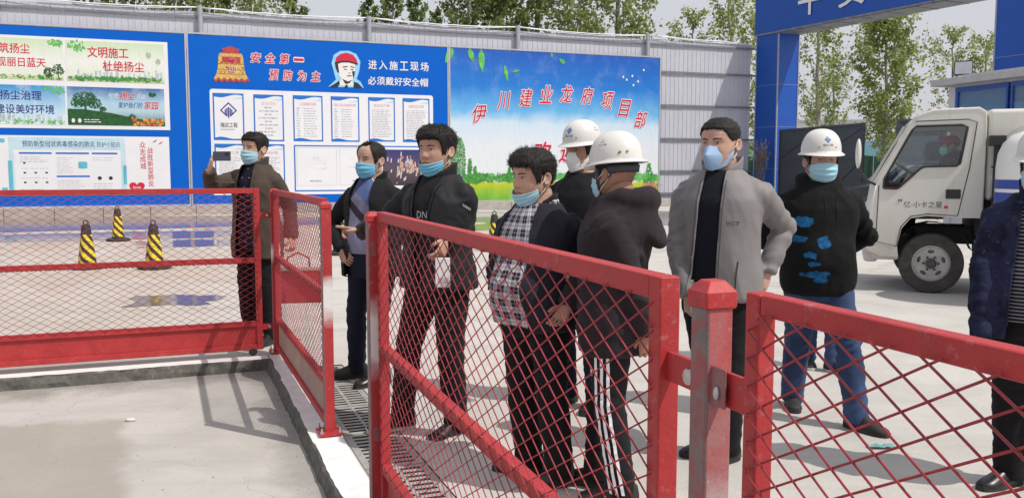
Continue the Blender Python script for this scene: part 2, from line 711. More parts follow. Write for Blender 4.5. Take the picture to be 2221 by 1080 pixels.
puddle(-15, 5.2, -7.6, -.8, 1.3, 'long pool of water below the blue poster boards')
puddle(-12, .9, -11.0, -7.7, 4.1, 'thin pool reflecting the boards behind the cones')
puddle(-2.3, .3, -13.0, -11.0, 6.7, 'small blue reflecting pool beside the man with the phone')
puddle(3.6, 18.5, -12.5, -2.6, 9.2, 'broad pool below the landscape board')
puddle(-2.1, -.9, -20.6, -19.6, 12.4, 'little pool on the pale concrete behind the gate')

# ================================================================== HOARDING WALL AND BOARDS
M_SHEET = M('zinc_sheet', (.56, .565, .62), .5, .05, .07, 1.2, .001, 12)
M_STEEL = M('galvanised_steel', (.42, .43, .47), .45, .4, .12, 5)
M_GIRT = M('girt_steel', (.22, .23, .26), .6, .3, .12, 4)
M_WHITEP = M('white_print', (.80, .80, .83), .5, var=.03, scale=1.5)
M_BLUEB = M('board_blue', (.0, .118, .57), .5, var=.05, scale=.8, spec=.18)
M_DOCBLUE = M('print_blue', (.01, .16, .58), .5, var=.05)
M_ALU = M('board_edge', (.55, .55, .57), .4, .4, .08, 3)
M_RED = M('print_red', (.62, .015, .05), .5, var=.05)
M_INK = M('print_ink', (.02, .022, .03), .6, var=.05)
M_GREYINK = M('print_grey', (.42, .42, .45), .6, var=.1)
M_NAVY = M('print_navy', (.02, .03, .25), .5, var=.05)
M_CYAN = M('print_cyan', (.12, .48, .62), .5, var=.15, scale=3)
M_PALECY = M('print_pale_cyan', (.52, .72, .78), .5, var=.1, scale=3)
M_PRGREEN = M('print_green', (.05, .26, .04), .55, var=.5, scale=9)
M_PRLEAF = M('print_leaf_green', (.12, .48, .10), .55, var=.35, scale=5)
M_PRDARKG = M('print_dark_green', (.012, .09, .02), .55, var=.5, scale=9)
M_PINK = M('print_pink', (.75, .35, .42), .55, var=.1)
M_GOLD = M('print_gold', (.66, .42, .12), .5, var=.35, scale=12)
M_YEL = M('print_yellow', (.78, .55, .06), .5, var=.2)
M_FACE = M('print_face', (.82, .78, .76), .5, var=.03)
M_GLOW = M('print_glow', (.30, .62, .90), .5, var=.1)

FONT_CACHE = {}


def text_mesh(body, bold=0., depth=.0, shear=0.):
    """glyphs as flat faces; bold thickens the strokes by laying shifted copies just behind each other"""
    key = (body, bold, shear)
    if key in FONT_CACHE:
        return FONT_CACHE[key]
    cu = bpy.data.curves.new('t', 'FONT')
    cu.body = body
    cu.resolution_u = 2
    cu.shear = shear
    o = bpy.data.objects.new('t', cu)
    COL.objects.link(o)
    dg = C.evaluated_depsgraph_get()
    dg.update()
    me = bpy.data.meshes.new_from_object(o.evaluated_get(dg))
    bpy.data.objects.remove(o)
    if bold:
        mb = MB()
        k = 6 if bold < .04 else 10
        fs = [tuple(p.vertices) for p in me.polygons]
        mb.add([v.co for v in me.vertices], fs)
        for i in range(k):
            a = 2 * PI * i / k
            mb.add([(v.co.x + bold * math.cos(a), v.co.y + bold * math.sin(a), v.co.z - .00025 * (i + 1)) for v in me.vertices], fs)
        me = mb.mesh('t')
    vs = [v.co for v in me.vertices]
    bb = (min(v.x for v in vs) + bold, max(v.x for v in vs) - bold, min(v.y for v in vs) + bold, max(v.y for v in vs) - bold) if vs else (0, 1, 0, 1)
    FONT_CACHE[key] = (me, bb)
    return me, bb


def lettering(body, mat, parent, box, n, bold=0., outline=None, out_bold=.05, rot=0., shear=0., name='lettering', per_char=False, curve=None):
    """fit text into box (x0, x1, z0, z1) of the parent's x/z plane, facing -y at depth n"""
    x0, x1, z0, z1 = box
    me, bb = text_mesh(body, bold, 0, shear)
    sx, sz = (x1 - x0) / (bb[1] - bb[0]), (z1 - z0) / (bb[3] - bb[2])

    def place(me_, mt, n_):
        m2 = me_.copy()
        cx, cy = (bb[0] + bb[1]) / 2, (bb[2] + bb[3]) / 2
        ca, sa = math.cos(rot), math.sin(rot)
        for v in m2.vertices:
            a, b = (v.co.x - cx) * sx, (v.co.y - cy) * sz
            v.co = ((x0 + x1) / 2 + a * ca - b * sa, n_ - v.co.z * 1.0, (z0 + z1) / 2 + a * sa + b * ca)
        m2.materials.clear()
        m2.materials.append(mt)
        return link(name, m2, parent)
    o = place(me, mat, n)
    if outline is not None:
        me2, _ = text_mesh(body, out_bold, 0, shear)
        p = place(me2, outline, n + .0032)
        p.name = 'letter_outline'
    return o


def flat(pts, n, th=.002):
    """a flat print: polygon in x/z at depth n with a little thickness"""
    mb = MB()
    k = len(pts)
    a = [(x, n, z) for x, z in pts]
    b = [(x, n + th, z) for x, z in pts]
    mb.poly(a)
    mb.poly(b[::-1])
    for i in range(k):
        mb.poly([a[i], b[i], b[(i + 1) % k], a[(i + 1) % k]])
    return mb


def merge_flat(mb, pts, n, th=.002):
    q = flat(pts, n, th)
    mb.add(q.v, q.f)


def tri_obj(name, mb, mats, parent):
    me = mb.mesh(name, False, mats if isinstance(mats, (list, tuple)) else [mats])
    bm = bmesh.new()
    bm.from_mesh(me)
    bmesh.ops.recalc_face_normals(bm, faces=bm.faces)
    bmesh.ops.triangulate(bm, faces=[f for f in bm.faces if len(f.verts) > 4])
    bm.to_mesh(me)
    bm.free()
    return link(name, me, parent)


def rect(x0, x1, z0, z1):
    return [(x0, z0), (x1, z0), (x1, z1), (x0, z1)]


def rrect(x0, x1, z0, z1, r, k=5):
    pts = []
    for cx, cz, a0 in ((x1 - r, z0 + r, -90), (x1 - r, z1 - r, 0), (x0 + r, z1 - r, 90), (x0 + r, z0 + r, 180)):
        for i in range(k + 1):
            a = R(a0 + 90 * i / k)
            pts.append((cx + r * math.cos(a), cz + r * math.sin(a)))
    return pts


# ---- corrugated wall
U0, U1, ZT = -13.2, 21.6, 6.62
wall = thing('corrugated_hoarding', 'tall pale grey corrugated steel wall standing behind the boards', 'hoarding', WP(0, .36), WA)
SW = .8
mb = MB()
prof = []
for k in range(4):
    x = k * .2
    prof += [(x, 0), (x + .176, 0), (x + .180, -.014), (x + .193, -.014), (x + .199, 0)]
prof.append((.815, -.002))
rs = [[(x, y, 0.02) for x, y in prof], [(x, y, ZT) for x, y in prof]]
mb.rings(rs, False, False)
sheet_me = mb.mesh('sheet', False, [M_SHEET])
nsh = int((U1 - U0) / SW)
for i in range(nsh):
    o = link('steel_sheet', sheet_me, wall)
    o.location = (U0 + i * SW, RNG.uniform(-.004, .004), RNG.uniform(-.03, .02))
for z in (.5, 1.4, 2.7, 4.04, 5.36, 6.45):
    mb = MB()
    mb.box(((U0 + U1) / 2, -.06, z), (U1 - U0, .045, .07))
    obj('girt', mb, M_GIRT, wall)
for u in (-6.3, -.45, 5.13, 10.73, 16.25):
    mb = MB()
    mb.tube([(u, -.14, 0), (u, -.14, ZT + .18)], .085, 14)
    obj('post', mb, M_STEEL, wall, True, 40)
mb = MB()
for k in range(2):
    pts = []
    u = U0
    while u < U1:
        ph = (u - (-.45)) / 5.65
        sag = abs(math.sin(PI * ph))
        pts.append((u, -.05 - .05 * k, ZT + .14 - .13 * sag * (.6 + .5 * k) + .02 * noise.noise((u * 2, k, 0)) - (.16 * max(0, (u - 19.5) / 2) ** 2)))
        u += .25
    mb.tube(pts, .014 if k else .026, 6)
obj('top_cable', mb, M('cable_sleeve', (.72, .73, .78), .5), wall, True)
mb = MB()
for i in range(30):
    u = U0 + 1.2 * i
    mb.tube([(u, -.06, ZT), (u + .02, -.06, ZT + .2), (u + .07, -.07, ZT + .33)], [.012, .01, .006], 5)
obj('spray_nozzles', mb, M('nozzle', (.7, .7, .72), .4), wall)

# ---- stone kerb below the boards
kw = thing('kerb_wall', 'low pale stone kerb running below the blue boards', 'kerb wall', WP(0, -.35), WA)
M_STONE = M('kerb_stone', (.40, .37, .34), .85, var=.16, scale=3, bump=.004, bscale=30)
me_st = bevelled((lambda q: (q.box((.69, .16, .14), (1.365, .32, .29)), q)[1])(MB()), M_STONE, .012)
for i in range(25):
    o = link('kerb_stone', me_st, kw)
    o.location = (U0 + i * 1.38, RNG.uniform(-.006, .006), RNG.uniform(-.012, 0))


def board(name, label, u0, u1, mat, cat='board'):
    """a sign board: root at its middle, local x along the hoarding, -y to the yard"""
    uc = (u0 + u1) / 2
    r = thing(name, label, cat, WP(uc, 0), WA)
    h = (u1 - u0) / 2
    mb = MB()
    mb.box((0, .035, (.28 + 5.88) / 2), (2 * h - .08, .06, 5.52))
    p = obj('board_panel', mb, mat, r)
    for nm, c, d in (('board_frame', (0, .03, 5.88), (2 * h, .09, .05)), ('board_frame', (0, .03, .305), (2 * h, .09, .05)),
                     ('board_frame', (-h + .02, .03, 3.09), (.045, .09, 5.52)), ('board_frame', (h - .02, .03, 3.09), (.045, .09, 5.52))):
        mb = MB()
        mb.box(c, d)
        obj(nm, mb, M_ALU, r)
    return r, uc, p


def grad_mat(name, stops, z0, z1, clouds=0., col2=(.85, .87, .9)):
    """printed picture: vertical blend of printed inks"""
    m, nt, b = new_mat(name)
    co = objco(nt)
    x, y, z = sepxyz(nt, co)
    n = noisen(nt, 1.1, 6, .6, co, .4)
    f = mathn(nt, 'DIVIDE', mathn(nt, 'SUBTRACT', z, z0), z1 - z0)
    f = mathn(nt, 'ADD', f, mathn(nt, 'MULTIPLY', mathn(nt, 'SUBTRACT', n, .5), .12))
    c = ramp(nt, f, stops)
    if clouds:
        c = mixc(nt, mathn(nt, 'MULTIPLY', ramp(nt, noisen(nt, 1.4, 6, .65, co), [(.5, 0.), (.7, 1.)]), clouds), c, col2)
    nt.links.new(c, b.inputs['Base Color'])
    b.inputs['Roughness'].default_value = .42
    mp = N(nt, 'ShaderNodeMapping')
    mp.inputs['Scale'].default_value = (2.2, 1, .5)
    mp.inputs['Rotation'].default_value = (0, R(14), 0)
    nt.links.new(co, mp.inputs[0])
    add_bump(nt, b, noisen(nt, 1.3, 4, .6, mp.outputs[0], .7), .022)
    return m


def textlines(mb, x0, x1, zs, n, rng, h=.018, fill=.9, gap=.03):
    """rows of small print too fine to read"""
    for z in zs:
        x = x0 + rng.uniform(0, .03)
        end = x0 + (x1 - x0) * rng.uniform(fill - .25, fill)
        while x < end:
            ln = rng.uniform(.03, .16)
            merge_flat(mb, rect(x, min(x + ln, end), z, z + h), n, .001)
            x += ln + gap * rng.uniform(.5, 1.2)


def leafy(mb, cx, cz, rx, rz, count, size, n, rng, up=0):
    """a printed clump of foliage: many small leaf shapes"""
    for i in range(count):
        a, q = rng.uniform(0, 2 * PI), math.sqrt(rng.random())
        x, z = cx + rx * q * math.cos(a), cz + rz * q * math.sin(a)
        s_ = size * rng.uniform(.6, 1.3)
        t = rng.uniform(0, PI)
        c_, d_ = math.cos(t), math.sin(t)
        pts = [(x + s_ * c_, z + s_ * d_), (x - s_ * .45 * d_, z + s_ * .45 * c_), (x - s_ * c_, z - s_ * d_), (x + s_ * .45 * d_, z - s_ * .45 * c_)]
        o = len(mb.v)
        nn = n - rng.uniform(0, .0015)
        mb.v.extend([(p[0], nn, p[1]) for p in pts])
        mb.f.append([o, o + 3, o + 2, o + 1])
        mb.m.append(mb.mi)


prng = random.Random(21)

# ---- board one: eight posters
r1, uc, pan = board('poster_board', 'large blue board carrying green landscape posters and a white health poster', -9.9, -.92, M_BLUEB, 'notice board')


def X(u):
    return u - uc


obj('poster_sheet', flat(rect(X(-7.6), X(-1.48), 2.74, 5.54), -.004), M_WHITEP, r1)
low = obj('poster_sheet', flat(rect(X(-9.4), X(-1.53), .66, 2.52), -.004), M_WHITEP, r1)
skyA = grad_mat('poster_pale_green', [(0, (.45, .55, .22)), (.14, (.75, .79, .66)), (.5, (.80, .82, .78)), (1, (.58, .72, .46))], 4.2, 5.5)
skyB = grad_mat('poster_blue_sky', [(0, (.70, .78, .82)), (.35, (.50, .72, .84)), (1, (.03, .28, .62))], 2.85, 4.05, .6)
skyC = grad_mat('poster_night_green', [(0, (.01, .12, .05)), (.4, (.45, .62, .70)), (.6, (.40, .62, .76)), (1, (.015, .12, .36))], 2.85, 4.05, .3)
cells = [(-7.55, -4.52, 4.22, 5.46, skyA), (-4.43, -1.6, 4.22, 5.46, skyA), (-7.55, -4.5, 2.86, 4.05, skyB), (-4.45, -1.63, 2.86, 4.05, skyC)]
posters = []
for a, b, c, d, mt in cells:
    posters.append(obj('poster', flat(rect(X(a), X(b), c, d), -.008), mt, r1))
lettering('建筑扬尘', M_RED, posters[0], (X(-6.52), X(-5.42), 5.0, 5.3), -.012, .012)
lettering('再现丽日蓝天', M_RED, posters[0], (X(-6.58), X(-5.0), 4.6, 4.88), -.012, .012)
lettering('文明施工', M_RED, posters[1], (X(-3.82), X(-2.65), 4.97, 5.3), -.012, .015)
lettering('杜绝扬尘', M_RED, posters[1], (X(-3.4), X(-2.2), 4.56, 4.88), -.012, .015)
lettering('防扬尘治理', M_NAVY, posters[2], (X(-6.56), X(-5.16), 3.6, 3.88), -.012, .012)
lettering('建设美好环境', M_NAVY, posters[2], (X(-6.42), X(-4.82), 3.18, 3.46), -.012, .012)
lettering('杜绝', M_WHITEP, posters[3], (X(-3.28), X(-2.98), 3.72, 3.88), -.012, .0, shear=.2)
lettering('扬尘', M_RED, posters[3], (X(-2.95), X(-2.5), 3.68, 3.92), -.012, .012, M_WHITEP, .05, shear=.2)
lettering('污染', M_WHITEP, posters[3], (X(-2.46), X(-2.18), 3.70, 3.86), -.012, .0, shear=.2)
lettering('爱护我们的', M_NAVY, posters[3], (X(-3.0), X(-2.28), 3.42, 3.6), -.012, .0, shear=.2)
lettering('家园', M_RED, posters[3], (X(-2.24), X(-1.8), 3.4, 3.64), -.012, .012, M_WHITEP, .05, shear=.2)
# printed greenery and skylines
for pi, (a, b, base) in enumerate(((-7.55, -4.52, 4.24), (-4.43, -1.6, 4.24), (-7.55, -4.5, 2.88), (-4.45, -1.63, 2.88))):
    mb = MB()
    if pi in (0, 2):
        for k in range(60):
            x = prng.uniform(a + .08, b - .08)
            leafy(mb, X(x), base + prng.uniform(.03, .1), .06, .05, 5, .03, -.0100, prng)
        obj('printed_grass', mb, M_PRLEAF if pi else M_PRGREEN, posters[pi])
    if pi == 1:
        for k in range(160):
            x = prng.uniform(a + .08, b - .08)
            leafy(mb, X(x), base + prng.uniform(.03, .13), .07, .05, 4, .035, -.0100, prng)
        obj('printed_hedge', mb, M_PRGREEN, posters[pi])
    if pi in (1, 2):
        mb = MB()
        x = a + .3
        while x < b - .1:
            wd, ht = prng.uniform(.03, .09), prng.uniform(.04, .24) + (.12 if prng.random() < .1 else 0)
            merge_flat(mb, rect(X(x), X(x + wd), base + .08, base + .12 + ht), -.0095, .001)
            x += wd + prng.uniform(.0, .1)
        obj('printed_skyline', mb, M('skyline_print', (.5, .42, .42) if pi == 2 else (.45, .55, .58), .6, var=.4, scale=6), posters[pi])
mb = MB()
for cx, cz, rr in ((-4.92, 4.46, .15), (-4.66, 4.55, .17)):
    leafy(mb, X(cx), cz, rr, rr, 90, .035, -.0105, prng)
    merge_flat(mb, rect(X(cx - .012), X(cx + .012), 4.26, cz), -.0098, .001)
obj('printed_tree', mb, M_PRDARKG, posters[0])
for pi, cx, cz, w_, h_ in ((0, -4.72, 5.36, .2, .1), (1, -4.12, 5.3, .28, .16), (2, -4.8, 3.92, .3, .12)):
    mb = MB()
    leafy(mb, X(cx), cz, w_, h_, 40, .055, -.0105, prng)
    obj('printed_leaves', mb, M_PRLEAF, posters[pi])
mb = MB()
for cx, cz in ((-2.06, 5.1), (-1.78, 4.9)):
    pts = [(X(cx) + .08 * math.sin(t) * (1 if math.cos(t) > -.3 else .8), cz + .11 * math.cos(t)) for t in [2 * PI * i / 14 for i in range(14)]]
    merge_flat(mb, pts[::-1], -.0102, .001)
obj('printed_balloon', mb, M('balloon_print', (.45, .55, .38), .6, var=.5, scale=20), posters[1])
mb = MB()
hill = [(X(-4.45), 2.86), (X(-1.63), 2.86), (X(-1.63), 2.98), (X(-2.4), 3.08), (X(-3.2), 3.25), (X(-4.0), 3.36), (X(-4.45), 3.36)]
merge_flat(mb, hill, -.0098, .001)
obj('printed_hill', mb, M_PRDARKG, posters[3])
mb = MB()
for cx, cz, rx, rz, c_ in ((-3.95, 3.68, .34, .22, 260), (-3.7, 3.55, .22, .16, 120), (-4.15, 3.55, .2, .15, 100), (-1.98, 3.86, .11, .07, 50), (-3.45, 3.36, .1, .08, 40), (-2.6, 3.16, .09, .06, 40)):
    leafy(mb, X(cx), cz, rx, rz, c_, .035, -.0112, prng)
merge_flat(mb, rect(X(-3.97), X(-3.91), 3.28, 3.6), -.0105, .001)
obj('printed_tree', mb, M_PRDARKG, posters[3])
for mt, sd_ in ((M_YEL, 3), (M_RED, 4), (M('orange_print', (.75, .25, .03), .6, var=.2), 5)):
    mb = MB()
    rg = random.Random(sd_)
    for k in range(16):
        leafy(mb, X(rg.uniform(-2.62, -1.68)), 2.9 + rg.random() ** 2 * .2, .05, .04, 7, .028, -.0115 - sd_ * .0004, rg)
    obj('printed_flowers', mb, mt, posters[3])
mb = MB()
for x in (-4.3, -4.12):
    pts = [(X(x) + .05 * math.cos(t), 3.0 + .07 * math.sin(t)) for t in [2 * PI * i / 10 for i in range(10)]]
    merge_flat(mb, pts, -.0115, .001)
textlines(mb, X(-4.0), X(-3.4), [2.95, 3.02], -.0115, prng, .025)
obj('printed_small_marks', mb, M_WHITEP, posters[3])
# health poster
mb = MB()
merge_flat(mb, rect(X(-6.12), X(-2.86), 2.1, 2.46), -.0082, .001)
merge_flat(mb, rect(X(-6.12), X(-6.0), .75, 2.1), -.0082, .001)
merge_flat(mb, rect(X(-2.98), X(-2.84), .75, 2.1), -.0082, .001)
tri_obj('printed_border', mb, M_PALECY, low)
mb = MB()
merge_flat(mb, rect(X(-6.16), X(-6.04), .75, 1.75), -.0088, .001)
merge_flat(mb, rect(X(-2.93), X(-2.83), 1.0, 1.6), -.0088, .001)
merge_flat(mb, rect(X(-7.5), X(-6.22), 2.3, 2.42), -.0088, .001)
merge_flat(mb, rect(X(-7.5), X(-6.5), 1.86, 1.95), -.0088, .001)
merge_flat(mb, rect(X(-6.35), X(-6.2), .7, .92), -.0088, .001)
tri_obj('printed_bars', mb, M_CYAN, low)
obj('printed_page', flat(rrect(X(-5.98), X(-3.0), .72, 2.06, .12), -.009, .001), M_WHITEP, low)
lettering('预防新型冠状病毒感染的肺炎', M_NAVY, low, (X(-5.75), X(-3.72), 2.17, 2.36), -.0095, .006)
lettering('防护小知识', M_NAVY, low, (X(-3.66), X(-3.0), 2.17, 2.34), -.0095, 0)
mb = MB()
for a, b, z in ((-5.85, -4.95, 1.95), (-4.84, -3.9, 1.95), (-3.82, -3.08, 1.95), (-4.84, -3.9, 1.23)):
    merge_flat(mb, rect(X(a), X(b), z, z + .055), -.0102, .001)
tri_obj('printed_headings', mb, M_DOCBLUE, low)
mb = MB()
for a, b, zs in ((-5.85, -4.95, [1.7 + .05 * i for i in range(4)]), (-4.84, -4.3, [1.35 + .06 * i for i in range(9)]), (-4.84, -3.9, [.76 + .06 * i for i in range(7)]),
                 (-3.82, -3.08, [1.76, 1.83, .8, .87, .94, 1.01]), (-5.85, -4.95, [.85, 1.2, 1.5])):
    textlines(mb, X(a), X(b), zs, -.0102, prng, .014)
tri_obj('printed_text', mb, M_GREYINK, low)
mb = MB()
merge_flat(mb, rrect(X(-4.22), X(-3.96), 1.5, 1.72, .05), -.0102, .001)
tri_obj('printed_mask', mb, M_CYAN, low)
mb = MB()
for x, z in ((-3.62, 1.2), (-3.3, 1.2)):
    pts = [(X(x) + .06 * math.cos(t), z + .06 * math.sin(t)) for t in [2 * PI * i / 12 for i in range(12)]]
    merge_flat(mb, pts, -.0102, .001)
for k in range(7):
    merge_flat(mb, rect(X(-5.75 + .3 * (k % 3)), X(-5.68 + .3 * (k % 3)), 1.05 + .3 * (k // 3), 1.1 + .3 * (k // 3)), -.0102, .001)
tri_obj('printed_icons', mb, M_INK, low)
lettering('众\n志\n成\n城', M_RED, low, (X(-2.42), X(-2.24), 1.48, 2.36), -.0095, 0)
lettering('战\n胜\n新\n型\n肺\n炎', M_RED, low, (X(-2.2), X(-2.03), .92, 2.18), -.0095, 0)
mb = MB()
hp = []
for i in range(40):
    t = 2 * PI * i / 40
    hp.append((X(-2.54) + .0145 * 16 * math.sin(t) ** 3, .9 + .0135 * (13 * math.cos(t) - 5 * math.cos(2 * t) - 2 * math.cos(3 * t) - math.cos(4 * t))))
merge_flat(mb, hp[::-1], -.0102, .001)
merge_flat(mb, rect(X(-2.78), X(-2.3), .72, .76), -.0101, .001)
for cx, cz in ((-1.95, 2.38), (-1.78, 2.32)):
    merge_flat(mb, [(X(cx - .09), cz - .04), (X(cx), cz - .02), (X(cx + .07), cz + .06), (X(cx - .01), cz + .02)], -.0101, .001)
tri_obj('printed_heart', mb, M_RED, low)
lettering('love', M_WHITEP, low, (X(-2.65), X(-2.43), .86, .95), -.0125, .01)

# ---- board two: bell, slogans, worker portrait, framed notices
r2, uc, pan = board('safety_board', 'blue safety board with a golden bell, a worker portrait and framed notices', -.90, 7.95, M_BLUEB, 'notice board')
bell = []
for t, hw in ((4.42, .56), (4.5, .52), (4.62, .46), (4.8, .42), (5.0, .40), (5.2, .385), (5.28, .34)):
    bell.append((hw, t))
pts = [(X(.46) + a, z) for a, z in bell] + [(X(.46) - a, z) for a, z in reversed(bell)]
bo = obj('printed_bell', flat(pts, -.006), M_GOLD, r2)
mb = MB()
n_ = 24
top = [(X(.46) + .56 - 1.12 * i / n_, 4.45 + .035 * math.sin(i * 1.6)) for i in range(n_ + 1)]
bot = [(x, z - .09) for x, z in top]
merge_flat(mb, bot[::-1] + top, -.009, .001)
merge_flat(mb, rect(X(.18), X(.76), 4.98, 5.17), -.009, .001)
merge_flat(mb, [(X(.18), 5.28), (X(.74), 5.28), (X(.68), 5.36), (X(.76), 5.42), (X(.6), 5.46), (X(.46), 5.52), (X(.3), 5.46), (X(.16), 5.42), (X(.24), 5.36)], -.009, .001)
tri_obj('printed_bell_trim', mb, M('bell_red', (.45, .06, .05), .5, var=.4, scale=14), bo)
mb = MB()
for z in (4.6, 4.74, 4.93):
    merge_flat(mb, rect(X(.03), X(.89), z, z + .018), -.009, .001)
for i in range(22):
    x = X(.46) + prng.uniform(-.38, .38)
    merge_flat(mb, rect(x, x + .04, 4.64 + .155 * (i % 3), 4.69 + .155 * (i % 3)), -.009, .001)
tri_obj('printed_bell_relief', mb, M('bell_brown', (.28, .15, .04), .5), bo)
lettering('警', M_RED, bo, (X(.32), X(.62), 4.96, 5.16), -.0125, .01, M_WHITEP, .05)
lettering('钟', M_RED, bo, (X(.32), X(.62), 4.66, 4.86), -.0125, .01, M_WHITEP, .05)
for i, ch in enumerate('安全第一'):
    lettering(ch, M_RED, r2, (X(1.09 + .47 * i), X(1.41 + .47 * i), 5.02 if ch != '一' else 5.14, 5.34 if ch != '一' else 5.2), -.012, .02, M_WHITEP, .075, shear=.15)
for i, ch in enumerate('预防为主'):
    lettering(ch, M_RED, r2, (X(1.68 + .46 * i), X(1.98 + .46 * i), 4.47, 4.8), -.012, .02, M_WHITEP, .075, shear=.15)
for i, ch in enumerate('进入施工现场'):
    lettering(ch, M_WHITEP, r2, (X(5.04 + .375 * i), X(5.33 + .375 * i), 4.96, 5.26), -.006, .018)
for i, ch in enumerate('必须戴好安全帽'):
    lettering(ch, M_WHITEP, r2, (X(5.02 + .313 * i), X(5.3 + .313 * i), 4.42, 4.7), -.006, .018)
# portrait of a worker in a red helmet
cx = X(4.26)
glow = [(cx + a, z) for a, z in ((-.62, 4.3), (.6, 4.3), (.5, 4.5), (.36, 4.6), (.46, 4.9), (.5, 5.2), (.36, 5.45), (.1, 5.55), (-.2, 5.53), (-.42, 5.38), (-.5, 5.1), (-.42, 4.8), (-.36, 4.55))]
po = tri_obj('printed_portrait', flat(glow, -.005), M_GLOW, r2)
face = [(cx + a, z) for a, z in ((-.3, 4.36), (.28, 4.36), (.2, 4.52), (.24, 4.66), (.3, 4.85), (.31, 5.2), (-.26, 5.2), (-.3, 4.95), (-.26, 4.75), (-.16, 4.58))]
tri_obj('printed_face', flat(face, -.0075, .001), M_FACE, po)
mb = MB()
merge_flat(mb, [(cx + a, z) for a, z in ((-.38, 5.12), (-.34, 5.3), (-.2, 5.42), (.02, 5.48), (.24, 5.42), (.36, 5.28), (.4, 5.13), (.1, 5.2), (-.15, 5.19))], -.0098, .001)
tri_obj('printed_helmet', mb, M_RED, po)
mb = MB()
ink = [[(-.4, 5.13), (-.15, 5.2), (.1, 5.21), (.41, 5.13), (.4, 5.08), (.1, 5.15), (-.15, 5.14), (-.36, 5.06)],
       [(-.38, 5.1), (-.28, 5.08), (-.24, 4.78), (-.3, 4.8), (-.36, 4.95)],
       [(-.12, 5.0), (.05, 5.03), (.05, 5.0), (-.12, 4.97)], [(.15, 5.03), (.28, 5.0), (.28, 4.97), (.15, 5.0)],
       [(-.08, 4.93), (.02, 4.93), (.02, 4.9), (-.08, 4.9)], [(.16, 4.93), (.25, 4.93), (.25, 4.9), (.16, 4.9)],
       [(.08, 4.8), (.15, 4.8), (.15, 4.78), (.08, 4.78)], [(.03, 4.71), (.19, 4.71), (.19, 4.68), (.03, 4.68)],
       [(-.58, 4.3), (-.3, 4.3), (-.22, 4.42), (-.26, 4.52), (-.34, 4.45)], [(.24, 4.3), (.56, 4.3), (.4, 4.46), (.26, 4.5)],
       [(-.14, 4.58), (.06, 4.5), (.2, 4.56), (.1, 4.44), (-.04, 4.42)], [(-.08, 4.3), (.06, 4.3), (.02, 4.42)], [(.2, 4.86), (.3, 4.86), (.28, 4.7), (.24, 4.62)]]
for k in ink:
    merge_flat(mb, [(cx + a, z) for a, z in k], -.0115, .001)
tri_obj('printed_ink_lines', mb, M_INK, po)
ws = obj('notice_backing', flat(rrect(X(-.24), X(7.36), .62, 4.11, .09), -.004), M_WHITEP, r2)


def notice(u0, u1, z0, z1, title=None, body=None, wave=True):
    """white sheet in a blue border with curling waves top and bottom"""
    o = obj('notice', flat(rect(X(u0), X(u1), z0, z1), -.008), M_DOCBLUE, r2)
    b = .045
    a0, a1 = X(u0) + b, X(u1) - b
    K = 12
    if wave:
        tp = [(a0 + (a1 - a0) * i / K, z1 - .12 - .035 * math.sin(2 * PI * i / K) + .05 * i / K) for i in range(K + 1)]
        bt = [(a0 + (a1 - a0) * i / K, z0 + .05 + .05 * math.sin(2 * PI * i / K) * (1 - i / K) + .03 * (1 - i / K)) for i in range(K + 1)]
    else:
        tp = [(a0, z1 - b), (a1, z1 - b)]
        bt = [(a0, z0 + b), (a1, z0 + b)]
    pg = tri_obj('notice_page', flat(bt + tp[::-1], -.0105, .001), M_WHITEP, o)
    if wave:
        mb = MB()
        k = [(X(u1) - b - .35 * (1 - i / 6), z1 - .19 + .09 * (i / 6)) for i in range(7)]
        merge_flat(mb, k + [(X(u1) - b, z1 - .19)], -.0115, .001)
        tri_obj('notice_curl', mb, M_PALECY, o)
    if title:
        hw = min(.05 * len(title) + .03, (u1 - u0) / 2 - .12)
        lettering(title, M_PINK, o, ((a0 + a1) / 2 - hw, (a0 + a1) / 2 + hw, z1 - .34, z1 - .24), -.0135)
    if body:
        mb = MB()
        zz = z1 - .45
        k = 0
        while zz > z0 + .16:
            if body == 'c':
                hw = (.16 if k % 2 == 0 else .33)
                textlines(mb, (a0 + a1) / 2 - hw, (a0 + a1) / 2 + hw, [zz], -.0135, prng, .04, 1.0, .035)
                zz -= .115
            elif body == 't':
                textlines(mb, a0 + .06, a0 + .2, [zz], -.0135, prng, .028, 1.0)
                textlines(mb, a0 + .3, a1 - .12, [zz], -.0135, prng, .02, .95)
                zz -= .085
            else:
                textlines(mb, a0 + .07, a1 - .05, [zz], -.0135, prng, .018, .97)
                zz -= .058
            k += 1
        tri_obj('notice_text', mb, M_GREYINK, o)
    return o, (a0 + a1) / 2


o, cx = notice(-.15, .83, 2.44, 3.98)
# company emblem: diamond ring with rising bars, and its name
mb = MB()
cz = 3.42
S_ = .27
for k in range(4):
    a, b = R(90 * k), R(90 * (k + 1))
    q = [(cx + S_ * math.cos(a), cz + S_ * math.sin(a)), (cx + S_ * math.cos(b), cz + S_ * math.sin(b)), (cx + S_ * .8 * math.cos(b), cz + S_ * .8 * math.sin(b)), (cx + S_ * .8 * math.cos(a), cz + S_ * .8 * math.sin(a))]
    if k == 2:
        q = [q[0], ((q[0][0] * .3 + q[1][0] * .7), (q[0][1] * .3 + q[1][1] * .7)), ((q[3][0] * .3 + q[2][0] * .7), (q[3][1] * .3 + q[2][1] * .7)), q[3]]
    if k == 3:
        q = [((q[1][0] * .3 + q[0][0] * .7), (q[1][1] * .3 + q[0][1] * .7)), q[1], q[2], ((q[2][0] * .3 + q[3][0] * .7), (q[2][1] * .3 + q[3][1] * .7))]
    merge_flat(mb, q[::-1] if False else q, -.0135, .001)
